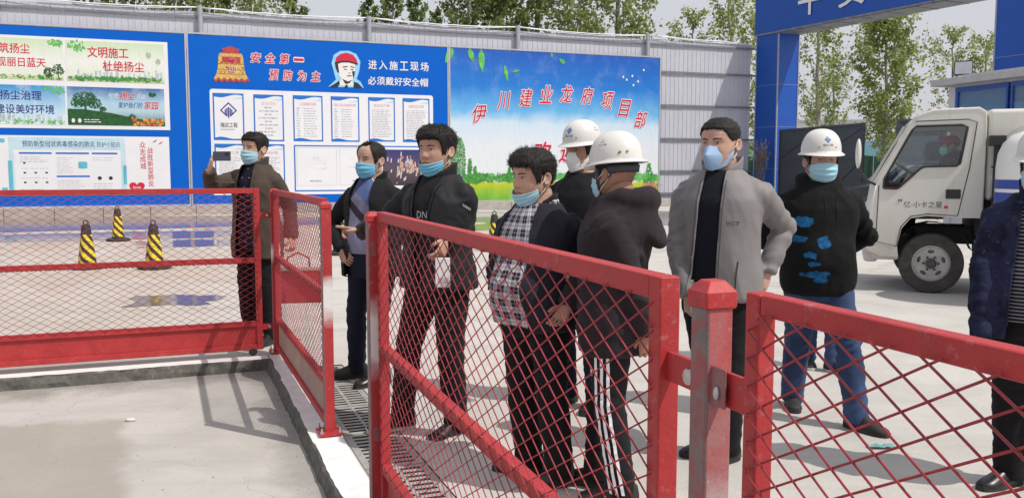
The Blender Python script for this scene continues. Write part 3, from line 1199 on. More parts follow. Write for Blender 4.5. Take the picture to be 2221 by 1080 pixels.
for k, hh in ((-2, .12), (-1, .2), (0, .26), (1, .2), (2, .12)):
    x = cx + k * .052
    merge_flat(mb, rect(x - .019, x + .019, cz - .25 + abs(k) * .05, cz - .25 + abs(k) * .03 + hh + .1), -.0135, .001)
tri_obj('printed_emblem', mb, M_NAVY, o)
lettering('瑞达工程', M_INK, o, (cx - .27, cx + .27, 2.86, 3.02), -.0135, .008)
mb = MB()
textlines(mb, cx - .27, cx + .27, [2.78], -.0135, prng, .03, 1.0, .012)
tri_obj('notice_text', mb, M_GREYINK, o)
notice(1.14, 2.12, 2.42, 3.97, '企业文化', 'c')
notice(2.43, 3.43, 2.43, 3.98, '工程概况牌', 't')
notice(3.71, 4.69, 2.43, 3.98, '管理人员名单及监督电话牌', 't')
notice(5.01, 5.96, 2.45, 3.99, '安全生产牌', 'd')
notice(6.24, 7.23, 2.44, 3.99, '消防保卫牌', 'd')
notice(-.14, .83, .85, 2.32, '文明施工牌', 'd')
notice(1.10, 2.12, .85, 2.32, '环境保护牌', 'd')
o, cx = notice(2.43, 7.20, .72, 2.30, wave=False)
M_LINE = M('plan_line', (.55, .56, .6), .6)
for a, b in ((2.52, 3.88), (3.98, 5.34)):
    mb = MB()
    for q in (rect(X(a), X(b), .92, .93), rect(X(a), X(b), 2.21, 2.22), rect(X(a), X(a) + .012, .92, 2.22), rect(X(b) - .012, X(b), .92, 2.22)):
        merge_flat(mb, q, -.0135, .001)
    mx, mz = X((a + b) / 2), 1.65
    for i in range(26):
        x, z = mx + prng.uniform(-.38, .36), mz + prng.uniform(-.22, .24)
        wd, hh = (prng.uniform(.05, .2), .008) if i % 2 else (.008, prng.uniform(.03, .12))
        merge_flat(mb, rect(x, x + wd, z, z + hh), -.0135, .001)
    tri_obj('printed_plan', mb, M_LINE, o)
    mb = MB()
    textlines(mb, mx - .25, mx + .25, [1.05], -.0135, prng, .05, 1.0, .02)
    tri_obj('notice_text', mb, M_GREYINK, o)
ph = obj('printed_night_view', flat(rect(X(5.5), X(7.02), .9, 2.17), -.0115, .001),
         grad_mat('night_print', [(0, (.05, .035, .05)), (.5, (.10, .07, .10)), (.8, (.06, .05, .16)), (1, (.03, .04, .18))], .9, 2.17), o)
for mt, cnt, sd_ in ((M('tower_print', (.62, .55, .55), .6, var=.3), 60, 4), (M('tower_lit_print', (.66, .30, .14), .6, var=.3), 34, 5)):
    mb = MB()
    rg = random.Random(sd_)
    for i in range(cnt):
        x, z = X(6.3) + rg.gauss(0, .26), 1.5 + rg.gauss(0, .17)
        hh = rg.uniform(.08, .17) if sd_ == 4 else rg.uniform(.03, .06)
        merge_flat(mb, [(x, z), (x + .045, z - .012), (x + .06, z + .01 + hh), (x + .02, z + .02 + hh)], -.0140 - .0008 * (sd_ == 5), .001)
    tri_obj('printed_towers', mb, mt, o)

# ---- board three: the landscape banner
sky3 = grad_mat('banner_print', [(0, (.15, .38, .04)), (.05, (.20, .46, .03)), (.12, (.52, .56, .02)), (.14, (.58, .68, .62)), (.2, (.74, .78, .82)), (.36, (.74, .78, .83)), (.52, (.60, .74, .86)),
                                 (.60, (.14, .46, .80)), (.76, (.012, .20, .64)), (1, (.008, .10, .50))], .3, 5.86, .10)
r3, uc, pan = board('landscape_banner', 'printed banner of blue sky and meadow with red lettering', 7.97, 16.72, sky3, 'banner')
M_RED3 = M('banner_red', (.62, .01, .05), .5, var=.05)
arc = [('伊', 9.14, 3.51, 14), ('川', 10.08, 4.0, 10), ('建', 10.95, 4.13, 6), ('业', 11.78, 4.28, 2), ('龙', 12.62, 4.33, 0), ('府', 13.5, 4.28, -3), ('项', 14.38, 4.12, -6), ('目', 15.12, 3.84, -8), ('部', 15.86, 3.42, -14)]
for ch, u, z, a in arc:
    lettering(ch, M_RED3, r3, (X(u - .28), X(u + .28), z - .33, z + .33), -.012, .010, M_WHITEP, .05, R(a * .3), .3)
for ch, u in (('欢', 11.6), ('迎', 12.72)):
    lettering(ch, M_RED3, r3, (X(u - .4), X(u + .4), 1.75, 2.5), -.012, .022, M_WHITEP, .06, 0, .3)
mb = MB()
mb2 = MB()
rg = random.Random(12)
for k in range(120):
    u = rg.uniform(8.05, 16.6)
    leafy(mb if k % 2 else mb2, X(u), 1.12 + rg.random() * .1, .22, .13, 26, .055, -.0072 - .0002 * (k % 5), rg)
for u, z0_, hh, ww in ((8.75, 1.0, .9, .1), (8.95, 1.0, .6, .1), (10.3, 1.05, .55, .07), (10.6, 1.05, .45, .07), (16.25, .95, .8, .22)):
    for q in range(10):
        leafy(mb, X(u), z0_ + hh * q / 10, ww * (1.15 - q / 10) + .02, .06, 14, .045, -.0085, rg)
obj('printed_bushes', mb, M_PRGREEN, r3)
obj('printed_bushes', mb2, M_PRLEAF, r3)
mb = MB()
leafy(mb, X(8.28), 1.75, .30, .95, 900, .045, -.0095, rg)
obj('printed_tree', mb, M('print_tree_green', (.05, .22, .06), .55, var=.6, scale=14), r3)
mb = MB()
leafy(mb, X(8.28), 1.8, .27, .9, 260, .035, -.0115, rg)
obj('printed_tree_lights', mb, M('print_tree_light', (.35, .52, .32), .55), r3)
mb = MB()
for cx_, cz_, ln, a, wd in ((8.12, 5.82, .62, -118, .26), (8.75, 5.84, .5, -75, .22), (9.2, 5.84, .85, -88, .26), (10.12, 5.3, .62, -80, .16), (10.72, 5.14, .32, 195, .1), (12.55, 5.45, .3, 140, .16), (12.0, 5.84, .2, -85, .08)):
    c_, d_ = math.cos(R(a)), math.sin(R(a))
    pts = []
    for t, ww in ((0, 0.02), (.2, .8), (.45, 1), (.75, .6), (1, 0)):
        pts.append((t * ln, ww * wd / 2))
    full = pts + [(x, -y) for x, y in reversed(pts[:-1])]
    merge_flat(mb, [(X(cx_) + x * c_ - y * d_, min(5.845, cz_ + x * d_ + y * c_)) for x, y in full], -.0075, .001)
tri_obj('printed_leaves', mb, M_PRLEAF, r3)
mb = MB()
for u, z in ((15.2, 4.95), (15.45, 5.1), (15.7, 4.9), (15.5, 4.75), (15.95, 5.35), (15.05, 5.05)):
    merge_flat(mb, [(X(u) + .04 * math.cos(t), z + .05 * math.sin(t)) for t in [2 * PI * i / 8 for i in range(8)]], -.0075, .001)
tri_obj('printed_sparkles', mb, M_WHITEP, r3)
mb = MB()
for k in range(26):
    leafy(mb, X(16.35) + rg.gauss(0, .18), .82 + rg.gauss(0, .06), .05, .05, 6, .035, -.0098, rg)
obj('printed_flowers', mb, M('print_flower', (.6, .2, .2), .6, var=.6, scale=20), r3)

# ================================================================== ENTRANCE ARCH
AD = Vector((.444, -.896, 0)).normalized()        # along the beam
AF = Vector((-.896, -.444, 0)).normalized()       # its lettered face looks this way
A0 = Vector((10.74, 35.9, 0))
ARZ = math.atan2(AD.y, AD.x)                      # local x along the beam, local -y is AF
M_ARCH = M('arch_blue_cladding', (.003, .075, .40), .45, var=.08, scale=1.5)
M_JOINT = M('arch_joint', (.30, .33, .42), .5)
M_SOFFIT = M('arch_soffit', (.20, .21, .24), .5, .2, .3, 3)
arch = thing('entrance_arch', 'tall blue entrance arch with white characters above the site gateway', 'gate arch', A0, ARZ)
SPAN = 9.37
for x0 in (-1.27, SPAN):
    mb = MB()
    mb.box((x0 + .635, .55, 4.3), (1.27, 1.1, 8.6))
    p = obj('pillar', mb, M_ARCH, arch)
    mb = MB()
    for z in (1.5, 3.2, 4.9):
        mb.box((x0 + .635, .55, z), (1.276, 1.106, .012))
    for cx in (x0 + .004, x0 + 1.266):
        for cy in (.004, 1.096):
            mb.box((cx, cy, 3.46), (.05, .05, 6.9))
    obj('cladding_trim', mb, M_JOINT, p)
mb = MB()
mb.box((SPAN / 2, .55, 7.85), (SPAN + 2.74, 1.16, 1.8))
beam = obj('beam', mb, M_ARCH, arch)
mb = MB()
mb.box((SPAN / 2, -.035, 6.98), (SPAN + 2.76, .03, .07))
mb.box((SPAN / 2, .55, 6.935), (SPAN - .02, 1.1, .022))
for i in range(8):
    mb.box((.7 + 1.15 * i, .55, 6.918), (.02, 1.1, .02))
obj('beam_soffit', mb, M_SOFFIT, beam)
for ch, x in (('平', 1.70), ('安', 3.72)):
    lettering(ch, M_WHITEP, beam, (x - .60, x + .60, 7.40, 8.55), -.075, .012)

# dark steel gate leaves
M_LEAF = M('gate_leaf_steel', (.055, .065, .08), .5, .2, .15, 2)


def leaf(label, a, b, h):
    a, b = Vector(a), Vector(b)
    d = b - a
    L = d.length
    r = thing('gate_leaf', label, 'gate leaf', a, math.atan2(d.y, d.x), 'dark steel gate leaves')
    mb = MB()
    mb.box((L / 2, 0, h / 2 + .06), (L - .1, .01, h - .1))
    obj('leaf_panel', mb, M_LEAF, r)
    for c, dd in (((L / 2, 0, h), (L, .07, .08)), ((L / 2, 0, .12), (L, .07, .08)), ((.04, 0, h / 2 + .06), (.08, .07, h - .2)), ((L - .04, 0, h / 2 + .06), (.08, .07, h - .2)),
                  ((L / 2, 0, h / 2 + .06), (.06, .06, h - .2)), ((L / 4, -.001, h * .62), (L / 2 - .1, .05, .05)), ((3 * L / 4, -.001, h * .62), (L / 2 - .1, .05, .05))):
        mb = MB()
        mb.box(c, dd)
        obj('leaf_frame', mb, M_LEAF, r)
    for x0 in (0, L / 2):
        mb = MB()
        mb.bar((x0 + .12, -.012, h * .64), (x0 + L / 2 - .1, -.012, h - .1), .05, .03, (0, 1, 0))
        mb.bar((x0 + .12, -.012, .2), (x0 + L / 2 - .1, -.012, h * .6), .05, .03, (0, 1, 0))
        obj('brace', mb, M_LEAF, r)


leaf('wide dark steel gate leaf standing open beside the left arch pillar', (10.8, 35.6, 0), (12.05, 30.2, 0), 3.02)
leaf('dark steel gate leaf mostly hidden behind the white truck cab', (12.15, 27.9, 0), (14.9, 27.5, 0), 3.02)

# dry reed bunch leaning by the arch
reed = thing('reed_bunch', 'bunch of dry feathery reeds at the foot of the blue arch pillar', 'plant', A0 + AF * .5 + AD * (-.35), 0)
mb = MB()
for i in range(40):
    a, s_ = RNG.uniform(-.3, .3), RNG.uniform(1.9, 2.75)
    b = RNG.uniform(-.25, .25)
    x = RNG.uniform(-.12, .12)
    pts = [(x, 0, 0), (x + a * .3, b * .3, s_ * .5), (x + a, b, s_)]
    mb.tube(pts, [.006, .005, .003], 4)
    for k in range(16):
        t = .72 + .28 * k / 16
        p = Vector(pts[1]).lerp(Vector(pts[2]), (t - .5) * 2)
        q = p + Vector((RNG.uniform(-.09, .09), RNG.uniform(-.09, .09), RNG.uniform(.02, .1)))
        e = Vector((.01, .004, -.012))
        mb.poly([p, q + e, q - e])
obj('reed_stalks', mb, M('dry_reed', (.22, .18, .10), .9, var=.3), reed)['kind'] = 'stuff'

# ---- guard booth
bd = Vector((.28, -.96, 0)).normalized()
B0 = Vector((10.32, 20.9, 0))
booth = thing('guard_booth', 'grey guard booth with a band of blue windows behind the truck', 'booth', B0, math.atan2(bd.y, bd.x))
M_BOOTHW = M('booth_wall', (.50, .51, .54), .5, var=.06)
M_BLUEFR = M('booth_blue_frame', (.02, .08, .36), .4)
m, nt_, b_ = new_mat('booth_glass')
b_.inputs['Base Color'].default_value = (.40, .64, .88, 1)
b_.inputs['Roughness'].default_value = .06
b_.inputs['Transmission Weight'].default_value = .75
b_.inputs['IOR'].default_value = 1.4
M_BGLASS = m
L_, D_ = 5.0, 3.0
mb = MB()
mb.box((L_ / 2, .05, 1.05), (L_, .1, 2.1))
mb.box((L_ / 2, .05, 3.40), (L_, .1, .06))
mb.box((L_ / 2, D_ - .05, 1.7), (L_, .1, 3.4))
mb.box((.05, D_ / 2, 1.7), (.1, D_ - .2, 3.4))
mb.box((L_ - .05, D_ / 2, 1.7), (.1, D_ - .2, 3.4))
obj('wall', mb, M_BOOTHW, booth)
mb = MB()
for x in (.1, L_ - .1):
    mb = MB()
    mb.box((x, -.012, 1.7), (.2, .03, 3.4))
    obj('corner_post', mb, M_BOOTHW, booth)
mb = MB()
mb.box((L_ / 2, D_ / 2 - .05, 3.5), (L_ + .5, D_ + .6, .16))
mb.box((L_ / 2 + .4, D_ / 2 - .05, 3.605), (L_ - .3, D_ + .3, .05))
bobj('roof', mb, M('booth_roof', (.42, .42, .43), .55, .2, .1), booth, .015)
for i in range(3):
    x = .22 + i * 1.55
    mb = MB()
    for c, d in (((x + .75, -.005, 3.32), (1.5, .06, .10)), ((x + .75, -.005, 2.14), (1.5, .06, .08)), ((x + .04, -.005, 2.725), (.05, .06, 1.09)), ((x + 1.46, -.005, 2.725), (.05, .06, 1.09))):
        mb.box(c, d)
    w_ = obj('window', mb, M_BLUEFR, booth)
    mb = MB()
    mb.box((x + .75, .02, 2.725), (1.36, .008, 1.09))
    obj('pane', mb, M_BGLASS, w_)
mb = MB()
rg = random.Random(3)
for i in range(9):
    x, z = rg.uniform(.5, 3.8), rg.uniform(2.3, 2.9)
    mb.box((x, .2, z), (rg.uniform(.2, .5), .01, rg.uniform(.15, .35)))
obj('inside_notices', mb, M('booth_paper', (.55, .6, .62), .6, var=.3, scale=6), booth)
fl = thing('floodlight', 'small square floodlight standing on the guard booth roof corner', 'floodlight', B0 + bd * .02 + Vector((bd.y, -bd.x, 0)) * -.35 + Vector((0, 0, 3.56)), math.atan2(bd.y, bd.x) + .75)
mb = MB()
mb.box((0, 0, .3), (.40, .1, .34))
bobj('housing', mb, M('lamp_black', (.03, .03, .035), .4), fl, .02)
mb = MB()
mb.box((0, -.055, .3), (.36, .012, .28))
obj('lens', mb, M('lamp_lens', (.55, .57, .6), .25), fl)
mb = MB()
mb.tube([(-.24, 0, .3), (-.24, 0, .0), (.24, 0, .0), (.24, 0, .3)], .015, 6)
obj('bracket', mb, MATS['lamp_black'], fl)

# ================================================================== BEYOND THE GATE
road = MB()
M_BLUEF = M('pale_blue_sheet', (.20, .42, .52), .5, var=.1, scale=2)
bf = thing('blue_fence', 'pale blue sheet fence far beyond the gateway', 'fence', (8, 66, 0), R(-6))
mb = MB()
for i in range(24):
    mb.box((i * 2.0 - 8, 0, 1.75), (1.97, .06, 3.5))
obj('fence_panel', mb, M_BLUEF, bf)['kind'] = 'stuff'
mb = MB()
for i in range(25):
    mb.box((i * 2.0 - 9, -.06, 1.8), (.1, .08, 3.6))
obj('fence_posts', mb, M_STEEL, bf)['kind'] = 'stuff'
gn = thing('green_net_fence', 'dark green netting fence in front of the pale blue one', 'fence', (8, 60, 0), R(-6))
mb = MB()
rs = []
for i in range(120):
    x = i * .4 - 8
    rs.append([(x, .06 * noise.noise((i * .7, z, 0)), z) for z in (0, .8, 1.6, 2.35 + .05 * math.sin(i * .9))])
mb.rings(rs, False, False)
obj('net', mb, M('green_net', (.012, .05, .03), .9, var=.3), gn, True)
mb = MB()
for i in range(17):
    mb.box((i * 3.0 - 8, -.1, 1.2), (.06, .06, 2.4))
obj('net_posts', mb, M_GIRT, gn)


def far_building(x, y, wd, dp, hh, label, floors, cols):
    b = thing('building', label, 'building', (x, y, 0), R(-8))
    mb = MB()
    mb.box((0, 0, hh / 2), (wd, dp, hh))
    wl_ = obj('wall', mb, M('far_wall', (.58, .58, .60), .8, var=.06), b)
    mb = MB()
    mb.box((0, 0, hh + .15), (wd + .4, dp + .4, .3))
    obj('roof', mb, M('far_roof', (.35, .35, .38), .8), b)
    for f in range(floors):
        for c in range(cols):
            mb = MB()
            mb.box((-wd / 2 + wd * (c + .5) / cols, -dp / 2 - .03, hh * (f + .55) / floors), (wd / cols * .45, .08, hh / floors * .45))
            w_ = obj('window', mb, M('far_window', (.12, .15, .2), .2), b)


far_building(48, 118, 26, 12, 7.4, 'long white low building beyond the fences', 2, 9)
far_building(24, 150, 20, 12, 8.5, 'plain white block behind the gateway trees', 2, 7)

# ---- trees
M_BARK = M('poplar_bark', (.30, .28, .24), .9, var=.3, scale=8, bump=.01, bscale=20)
M_LEAFS = []
for i, c in enumerate(((.15, .195, .065), (.24, .28, .10), (.09, .13, .047))):
    m, nt_, b_ = new_mat('tree_leaf_%d' % i)
    ri = N(nt_, 'ShaderNodeTexNoise')
    ri.inputs['Scale'].default_value = 1.1
    nt_.links.new(objco(nt_), ri.inputs['Vector'])
    nt_.links.new(ramp(nt_, ri.outputs['Fac'], [(.3, tuple(v * .7 for v in c)), (.7, tuple(v * 1.35 for v in c))]), b_.inputs['Base Color'])
    b_.inputs['Roughness'].default_value = .5
    tr = N(nt_, 'ShaderNodeBsdfTranslucent')
    tr.inputs['Color'].default_value = (c[0] * 2.2, c[1] * 2.2, c[2] * 1.4, 1)
    mx = N(nt_, 'ShaderNodeMixShader')
    mx.inputs[0].default_value = .35
    out = nt_.nodes['Material Output']
    nt_.links.new(b_.outputs[0], mx.inputs[1])
    nt_.links.new(tr.outputs[0], mx.inputs[2])
    nt_.links.new(mx.outputs[0], out.inputs['Surface'])
    M_LEAFS.append(m)


def tree_meshes(seed, h, crown_r, base, nleaf, lsize, dens=1., mats=(0, 1)):
    rg = random.Random(seed)
    tk = MB()
    pts, rr = [], []
    for i in range(9):
        t = i / 8
        pts.append(Vector((rg.gauss(0, .06) * t * 2, rg.gauss(0, .06) * t * 2, h * .96 * t)))
        rr.append(.022 * h * (1 - t) ** .8 * .75 + .012)
    tk.tube(pts, rr, 8)
    tips = []
    nb = int(30 * dens)
    for i in range(nb):
        t = base + (1 - base) * (i + rg.random() * .8) / nb
        if t > .98:
            continue
        k = min(7, int(t * 8))
        o = pts[k].lerp(pts[k + 1], t * 8 - k)
        a = i * 2.399 + rg.uniform(-.4, .4)
        prof = math.sin(PI * min(1, max(.06, ((t - base) / (1 - base)) * .82 + .16))) ** .8
        ln = crown_r * prof * rg.uniform(.75, 1.2) * 1.35
        up = rg.uniform(.75, 1.5)
        d = Vector((math.cos(a), math.sin(a), up)).normalized()
        p1 = o + d * ln * .5 + Vector((0, 0, -.05 * ln))
        p2 = o + d * ln + Vector((0, 0, .12 * ln))
        r0 = max(.012, .006 * h * (1 - t) * .9)
        tk.tube([o, p1, p2], [r0, r0 * .6, .006], 5)
        for q in range(7):
            f = .22 + .78 * q / 6
            b = o.lerp(p1, f * 2) if f < .5 else p1.lerp(p2, f * 2 - 1)
            dd = (d + Vector((rg.gauss(0, .6), rg.gauss(0, .6), rg.gauss(.25, .4)))).normalized()
            l2 = ln * rg.uniform(.15, .38)
            e = b + dd * l2
            tk.tube([b, e], [r0 * .3 + .004, .004], 3, False)
            tips.append((b, e))
        tips.append((p1, p2))
    lf = MB()
    per = max(1, int(nleaf / len(tips)))
    for b, e in tips:
        tone = rg.random()
        for k in range(int(per * rg.uniform(.4, 1.6))):
            p = b.lerp(e, rg.random() ** .7) + Vector((rg.gauss(0, .13), rg.gauss(0, .13), rg.gauss(-.02, .13))) * (crown_r / 1.6)
            s_ = lsize * rg.uniform(.55, 1.25)
            u = Vector((rg.gauss(0, 1), rg.gauss(0, 1), rg.gauss(-.5, .7))).normalized()
            v = u.orthogonal().normalized()
            v = (Matrix.Rotation(rg.uniform(0, 6.28), 3, u) @ v)
            fold = u.cross(v) * s_ * .14
            lf.mi = 0 if rg.random() < .35 + .4 * tone else 1
            lf.poly([p, p + u * s_ * .5 + v * s_ * .42 + fold, p + u * s_, p + u * s_ * .5 - v * s_ * .42 + fold])
    return tk.mesh('trunk', True, [M_BARK]), lf.mesh('crown', False, [M_LEAFS[mats[0]], M_LEAFS[mats[1]]])


TREES = [tree_meshes(1, 15, 2.3, .2, 6600, .22, 1., (0, 1)), tree_meshes(2, 15, 2.0, .16, 8600, .22, 1.1, (2, 0)),
         tree_meshes(3, 9.6, 1.95, .2, 8200, .18, 1.1, (0, 1)), tree_meshes(4, 10.5, 1.6, .14, 2900, .17, .8, (1, 0)), tree_meshes(5, 16, 1.3, .2, 4200, .23, .9, (2, 0))]


def tree(kind, px, depth, h_scale, label, group, rz=0.):
    d = ray(px, 366)
    r = thing('tree', label, 'tree', (d.x * depth, depth, 0), rz, group)
    r.scale = (h_scale,) * 3
    link('trunk', TREES[kind][0], r)
    link('crown', TREES[kind][1], r)


GW = 'trees behind the hoarding'
for i, (k, px, dp, sc_, lb) in enumerate((
        (4, 225, 46, 1.0, 'slim tree whose top shows above the hoarding at its far left'),
        (4, 285, 50, 1.0, 'second slim tree from the left end of the hoarding'),
        (0, 395, 50, 1.0, 'leafy tree above the steel post left of the bell'),
        (1, 470, 54, 1.05, 'dark leafy tree above the golden bell'),
        (0, 555, 52, 1.0, 'leafy tree above the red slogan'),
        (4, 640, 60, .95, 'thin tree in the gap above the slogan'),
        (4, 805, 66, .92, 'slim tree just left of the row over the worker portrait'),
        (4, 855, 64, .98, 'slim tree over the worker portrait'),
        (4, 905, 66, .95, 'slim tree right of the worker portrait'),
        (4, 950, 70, .9, 'thin far tree before the dense dark one'),
        (1, 1022, 48, 1.05, 'dense dark tree over the left end of the landscape banner'),
        (1, 1085, 50, 1.1, 'dense dark tree over the banner leaves'),
        (0, 1165, 52, 1.1, 'pale trunked tree over the middle of the banner'),
        (0, 1255, 50, 1.0, 'broad tree over the red banner heading'),
        (0, 1335, 52, 1.1, 'broad tree over the right end of the banner'),
        (3, 1500, 50, 1.02, 'loose pale tree above the bare hoarding'),
        (3, 1580, 47, 1.12, 'loose pale tree close to the blue arch'),
        (3, 1650, 52, 1.15, 'loose pale tree partly behind the arch pillar'))):
    tree(k, px, dp, sc_, lb, GW, i * 1.3)
GG = 'trees beyond the gateway'
for i, (k, px, dp, sc_, lb) in enumerate((
        (3, 1765, 46, 1.02, 'pale loose tree seen through the gateway beside the left pillar'),
        (3, 1800, 56, .85, 'smaller pale tree second from the left pillar in the gateway'),
        (2, 1912, 46, 1.0, 'dense green tree in the middle of the gateway'),
        (3, 2055, 58, 1.05, 'thin pale tree behind the floodlight'),
        (3, 2125, 58, 1.0, 'thin pale tree beside the right arch pillar'),
        (3, 1990, 66, .55, 'small pale tree right of the dense one in the gateway'))):
    tree(k, px, dp, sc_, lb, GG, i * 2.1 + .4)

# ================================================================== TRUCK
m, nt_, b_ = new_mat('cab_cream_paint')
co_ = objco(nt_)
c_ = ramp(nt_, noisen(nt_, 3, 4, .6, co_), [(.3, (.59, .575, .53)), (.7, (.64, .625, .575))])
x_, y_, z_ = sepxyz(nt_, co_)
d_ = mathn(nt_, 'ADD', mathn(nt_, 'SUBTRACT', 1.05, z_), mathn(nt_, 'MULTIPLY', mathn(nt_, 'SUBTRACT', noisen(nt_, 6, 5, .7, co_), .5), 1.1))
c_ = mixc(nt_, mathn(nt_, 'MULTIPLY', mathn(nt_, 'MULTIPLY', d_, 1.6, clamp=True), .42), c_, (.33, .29, .235))
st_ = N(nt_, 'ShaderNodeMapping')
st_.inputs['Scale'].default_value = (14, 14, 1.2)
nt_.links.new(co_, st_.inputs[0])
c_ = mixc(nt_, mathn(nt_, 'MULTIPLY', ramp(nt_, noisen(nt_, 1.4, 4, .6, st_.outputs[0]), [(.56, 0.), (.72, 1.)]), .16), c_, (.30, .27, .22))
nt_.links.new(c_, b_.inputs['Base Color'])
b_.inputs['Roughness'].default_value = .38
M_CAB = m
M_BLACKP = M('black_plastic', (.02, .02, .021), .5)
M_CHASSIS = M('chassis_dark', (.035, .035, .038), .7, var=.3)
M_SEAM = M('door_seam', (.05, .05, .05), .8)
M_TYRE = M('tyre_rubber', (.055, .05, .045), .85, var=.35, scale=10, bump=.004, bscale=60)
M_RIM = M('rim_silver', (.42, .41, .39), .5, .4, .15, 8)
m, nt_, b_ = new_mat('cab_glass')
tr_ = N(nt_, 'ShaderNodeBsdfTransparent')
tr_.inputs[0].default_value = (.88, .92, .92, 1)
gl_ = N(nt_, 'ShaderNodeBsdfGlossy')
gl_.inputs['Roughness'].default_value = .03
fr_ = N(nt_, 'ShaderNodeFresnel')
fr_.inputs[0].default_value = 1.45
mx_ = N(nt_, 'ShaderNodeMixShader')
nt_.links.new(mathn(nt_, 'ADD', fr_.outputs[0], .04), mx_.inputs[0])
nt_.links.new(tr_.outputs[0], mx_.inputs[1])
nt_.links.new(gl_.outputs[0], mx_.inputs[2])
nt_.links.new(mx_.outputs[0], nt_.nodes['Material Output'].inputs['Surface'])
M_GLASS = m


def plate_mesh(outline, holes, th, mapper, mats, bevel=0.):
    cu = bpy.data.curves.new('plate', 'CURVE')
    cu.dimensions = '2D'
    cu.fill_mode = 'BOTH'
    cu.extrude = th / 2
    cu.bevel_depth = bevel
    cu.bevel_resolution = 1
    for pl in [outline] + list(holes):
        sp = cu.splines.new('POLY')
        sp.points.add(len(pl) - 1)
        for p, q in zip(sp.points, pl):
            p.co = (q[0], q[1], 0, 1)
        sp.use_cyclic_u = True
    o = bpy.data.objects.new('plate', cu)
    COL.objects.link(o)
    dg = C.evaluated_depsgraph_get()
    dg.update()
    me = bpy.data.meshes.new_from_object(o.evaluated_get(dg))
    bpy.data.objects.remove(o)
    for v in me.vertices:
        v.co = mapper(v.co.x, v.co.y, v.co.z)
    me.materials.clear()
    for m_ in mats:
        me.materials.append(m_)
    recalc(me)
    return me


def smooth_poly(pts, k=3, closed=True):
    """Chaikin corner cutting"""
    for _ in range(k):
        out = []
        n = len(pts)
        for i in range(n):
            a, b = Vector(pts[i]), Vector(pts[(i + 1) % n])
            out += [tuple(a.lerp(b, .25)), tuple(a.lerp(b, .75))]
        pts = out
    return pts


TH = Vector((-.935, .355, 0)).normalized()
TL = Vector((-.355, -.935, 0)).normalized()
T0 = Vector((5.07, 10.55, 0)) - TL * .74
truck = thing('truck', 'small cream white truck with black lettering on its cab door', 'truck', T0, math.atan2(TH.y, TH.x))
OUT = [(.70, .44), (.84, .50), (.87, .60), (.86, .78), (.81, 1.05), (.765, 1.31), (.55, 1.68), (.30, 2.06), (.20, 2.145), (.05, 2.19), (-.44, 2.205), (-.51, 2.16), (-.52, 2.0), (-.52, .92), (-.23, .92), (.08, .937), (.29, .905), (.4, .78), (.45, .57), (.43, .43)]
WIN = [(.645, 1.265), (.64, 1.37), (.47, 1.67), (.31, 1.955), (.26, 2.0), (-.22, 2.012), (-.27, 1.985), (-.215, 1.56), (-.185, 1.533), (.13, 1.525), (.19, 1.50), (.45, 1.272), (.48, 1.26)]
OUT = [(x * .86 if x > 0 else x, z) for x, z in OUT]
WIN = [(x * .87 if x > 0 else x * 1.2, z) for x, z in WIN]
HW = .84
for sgn, nm in ((1, 'cab_side'), (-1, 'cab_side')):
    side = link(nm, plate_mesh(OUT, [WIN], .035, lambda x, y, z, s_=sgn: (x, s_ * (HW - .0175) + z * 1.0, y), [M_CAB]), truck)
    win = smooth_poly(WIN, 1)
    link('side_window', plate_mesh([(x, z) for x, z in WIN], [], .006, lambda x, y, z, s_=sgn: (x, s_ * (HW - .022) + z, y), [M_GLASS]), truck)
    mb = MB()
    pts = [(x, sgn * (HW + .004), z) for x, z in WIN]
    mb.tube(pts + [pts[0]], .013, 5, False)
    obj('window_seal', mb, M_BLACKP, side, True)
    mb = MB()
    seam = [(.715, 1.3), (.73, .62), (.46, .565), (.41, .80), (.29, .93), (.08, .96), (-.215, .945), (-.30, 1.5), (-.35, 2.04), (-.27, 2.075), (.27, 2.06)]
    seam = [(x * .86 if x > 0 else x * 1.2, z) for x, z in seam]
    mb.tube([(x, sgn * (HW + .001), z) for x, z in seam], .006, 4)
    obj('door_seam', mb, M_SEAM, side)
    mb = MB()
    mb.box((-.20, sgn * (HW + .004), 1.2), (.16, .02, .11))
    bobj('door_handle', mb, M_BLACKP, side, .012)
    # dark quarter in the window's front corner
    mb = MB()
    mb.box((.53, sgn * (HW - .03), 1.36), (.05, .02, .2))
    obj('quarter_pillar', mb, M_BLACKP, side)
# shell across the width
mb = MB()


def strip(mb, pts, ys):
    rs = []
    for y, ins in ys:
        ring = []
        for i, (x, z) in enumerate(pts):
            cx, cz = .1, 1.3
            d = Vector((cx - x, cz - z))
            d.normalize()
            ring.append((x + d.x * ins, y, z + d.y * ins))
        rs.append(ring)
    mb.rings(rs, False, False)


YS = [(-HW, .02), (-HW + .02, .005), (-HW + .06, -.004), (-.4, -.015), (0, -.02), (.4, -.015), (HW - .06, -.004), (HW - .02, .005), (HW, .02)]
strip(mb, OUT[0:6], YS)
strip(mb, OUT[7:14], YS)
me = evaluated(mb.mesh('shell', True, [M_CAB]), [('SOLIDIFY', dict(thickness=.02, offset=0))])
recalc(me)
shell = link('cab_shell', me, truck)
mb = MB()
for y in (-HW + .05, HW - .05):
    mb = MB()
    mb.bar((.765 * .86, y, 1.31), (.30 * .86, y, 2.06), .08, .06)
    obj('windscreen_pillar', mb, M_CAB, truck)
mb = MB()
strip(mb, OUT[5:8], [(-HW + .06, .01), (0, -.01), (HW - .06, .01)])
obj('windscreen', mb, M_GLASS, truck, True)
mb = MB()
for i in range(4):
    x = .05 - i * .16
    mb.box((x, 0, 2.215), (.05, 1.3, .02))
bobj('roof_ribs', mb, M_CAB, truck, .008)
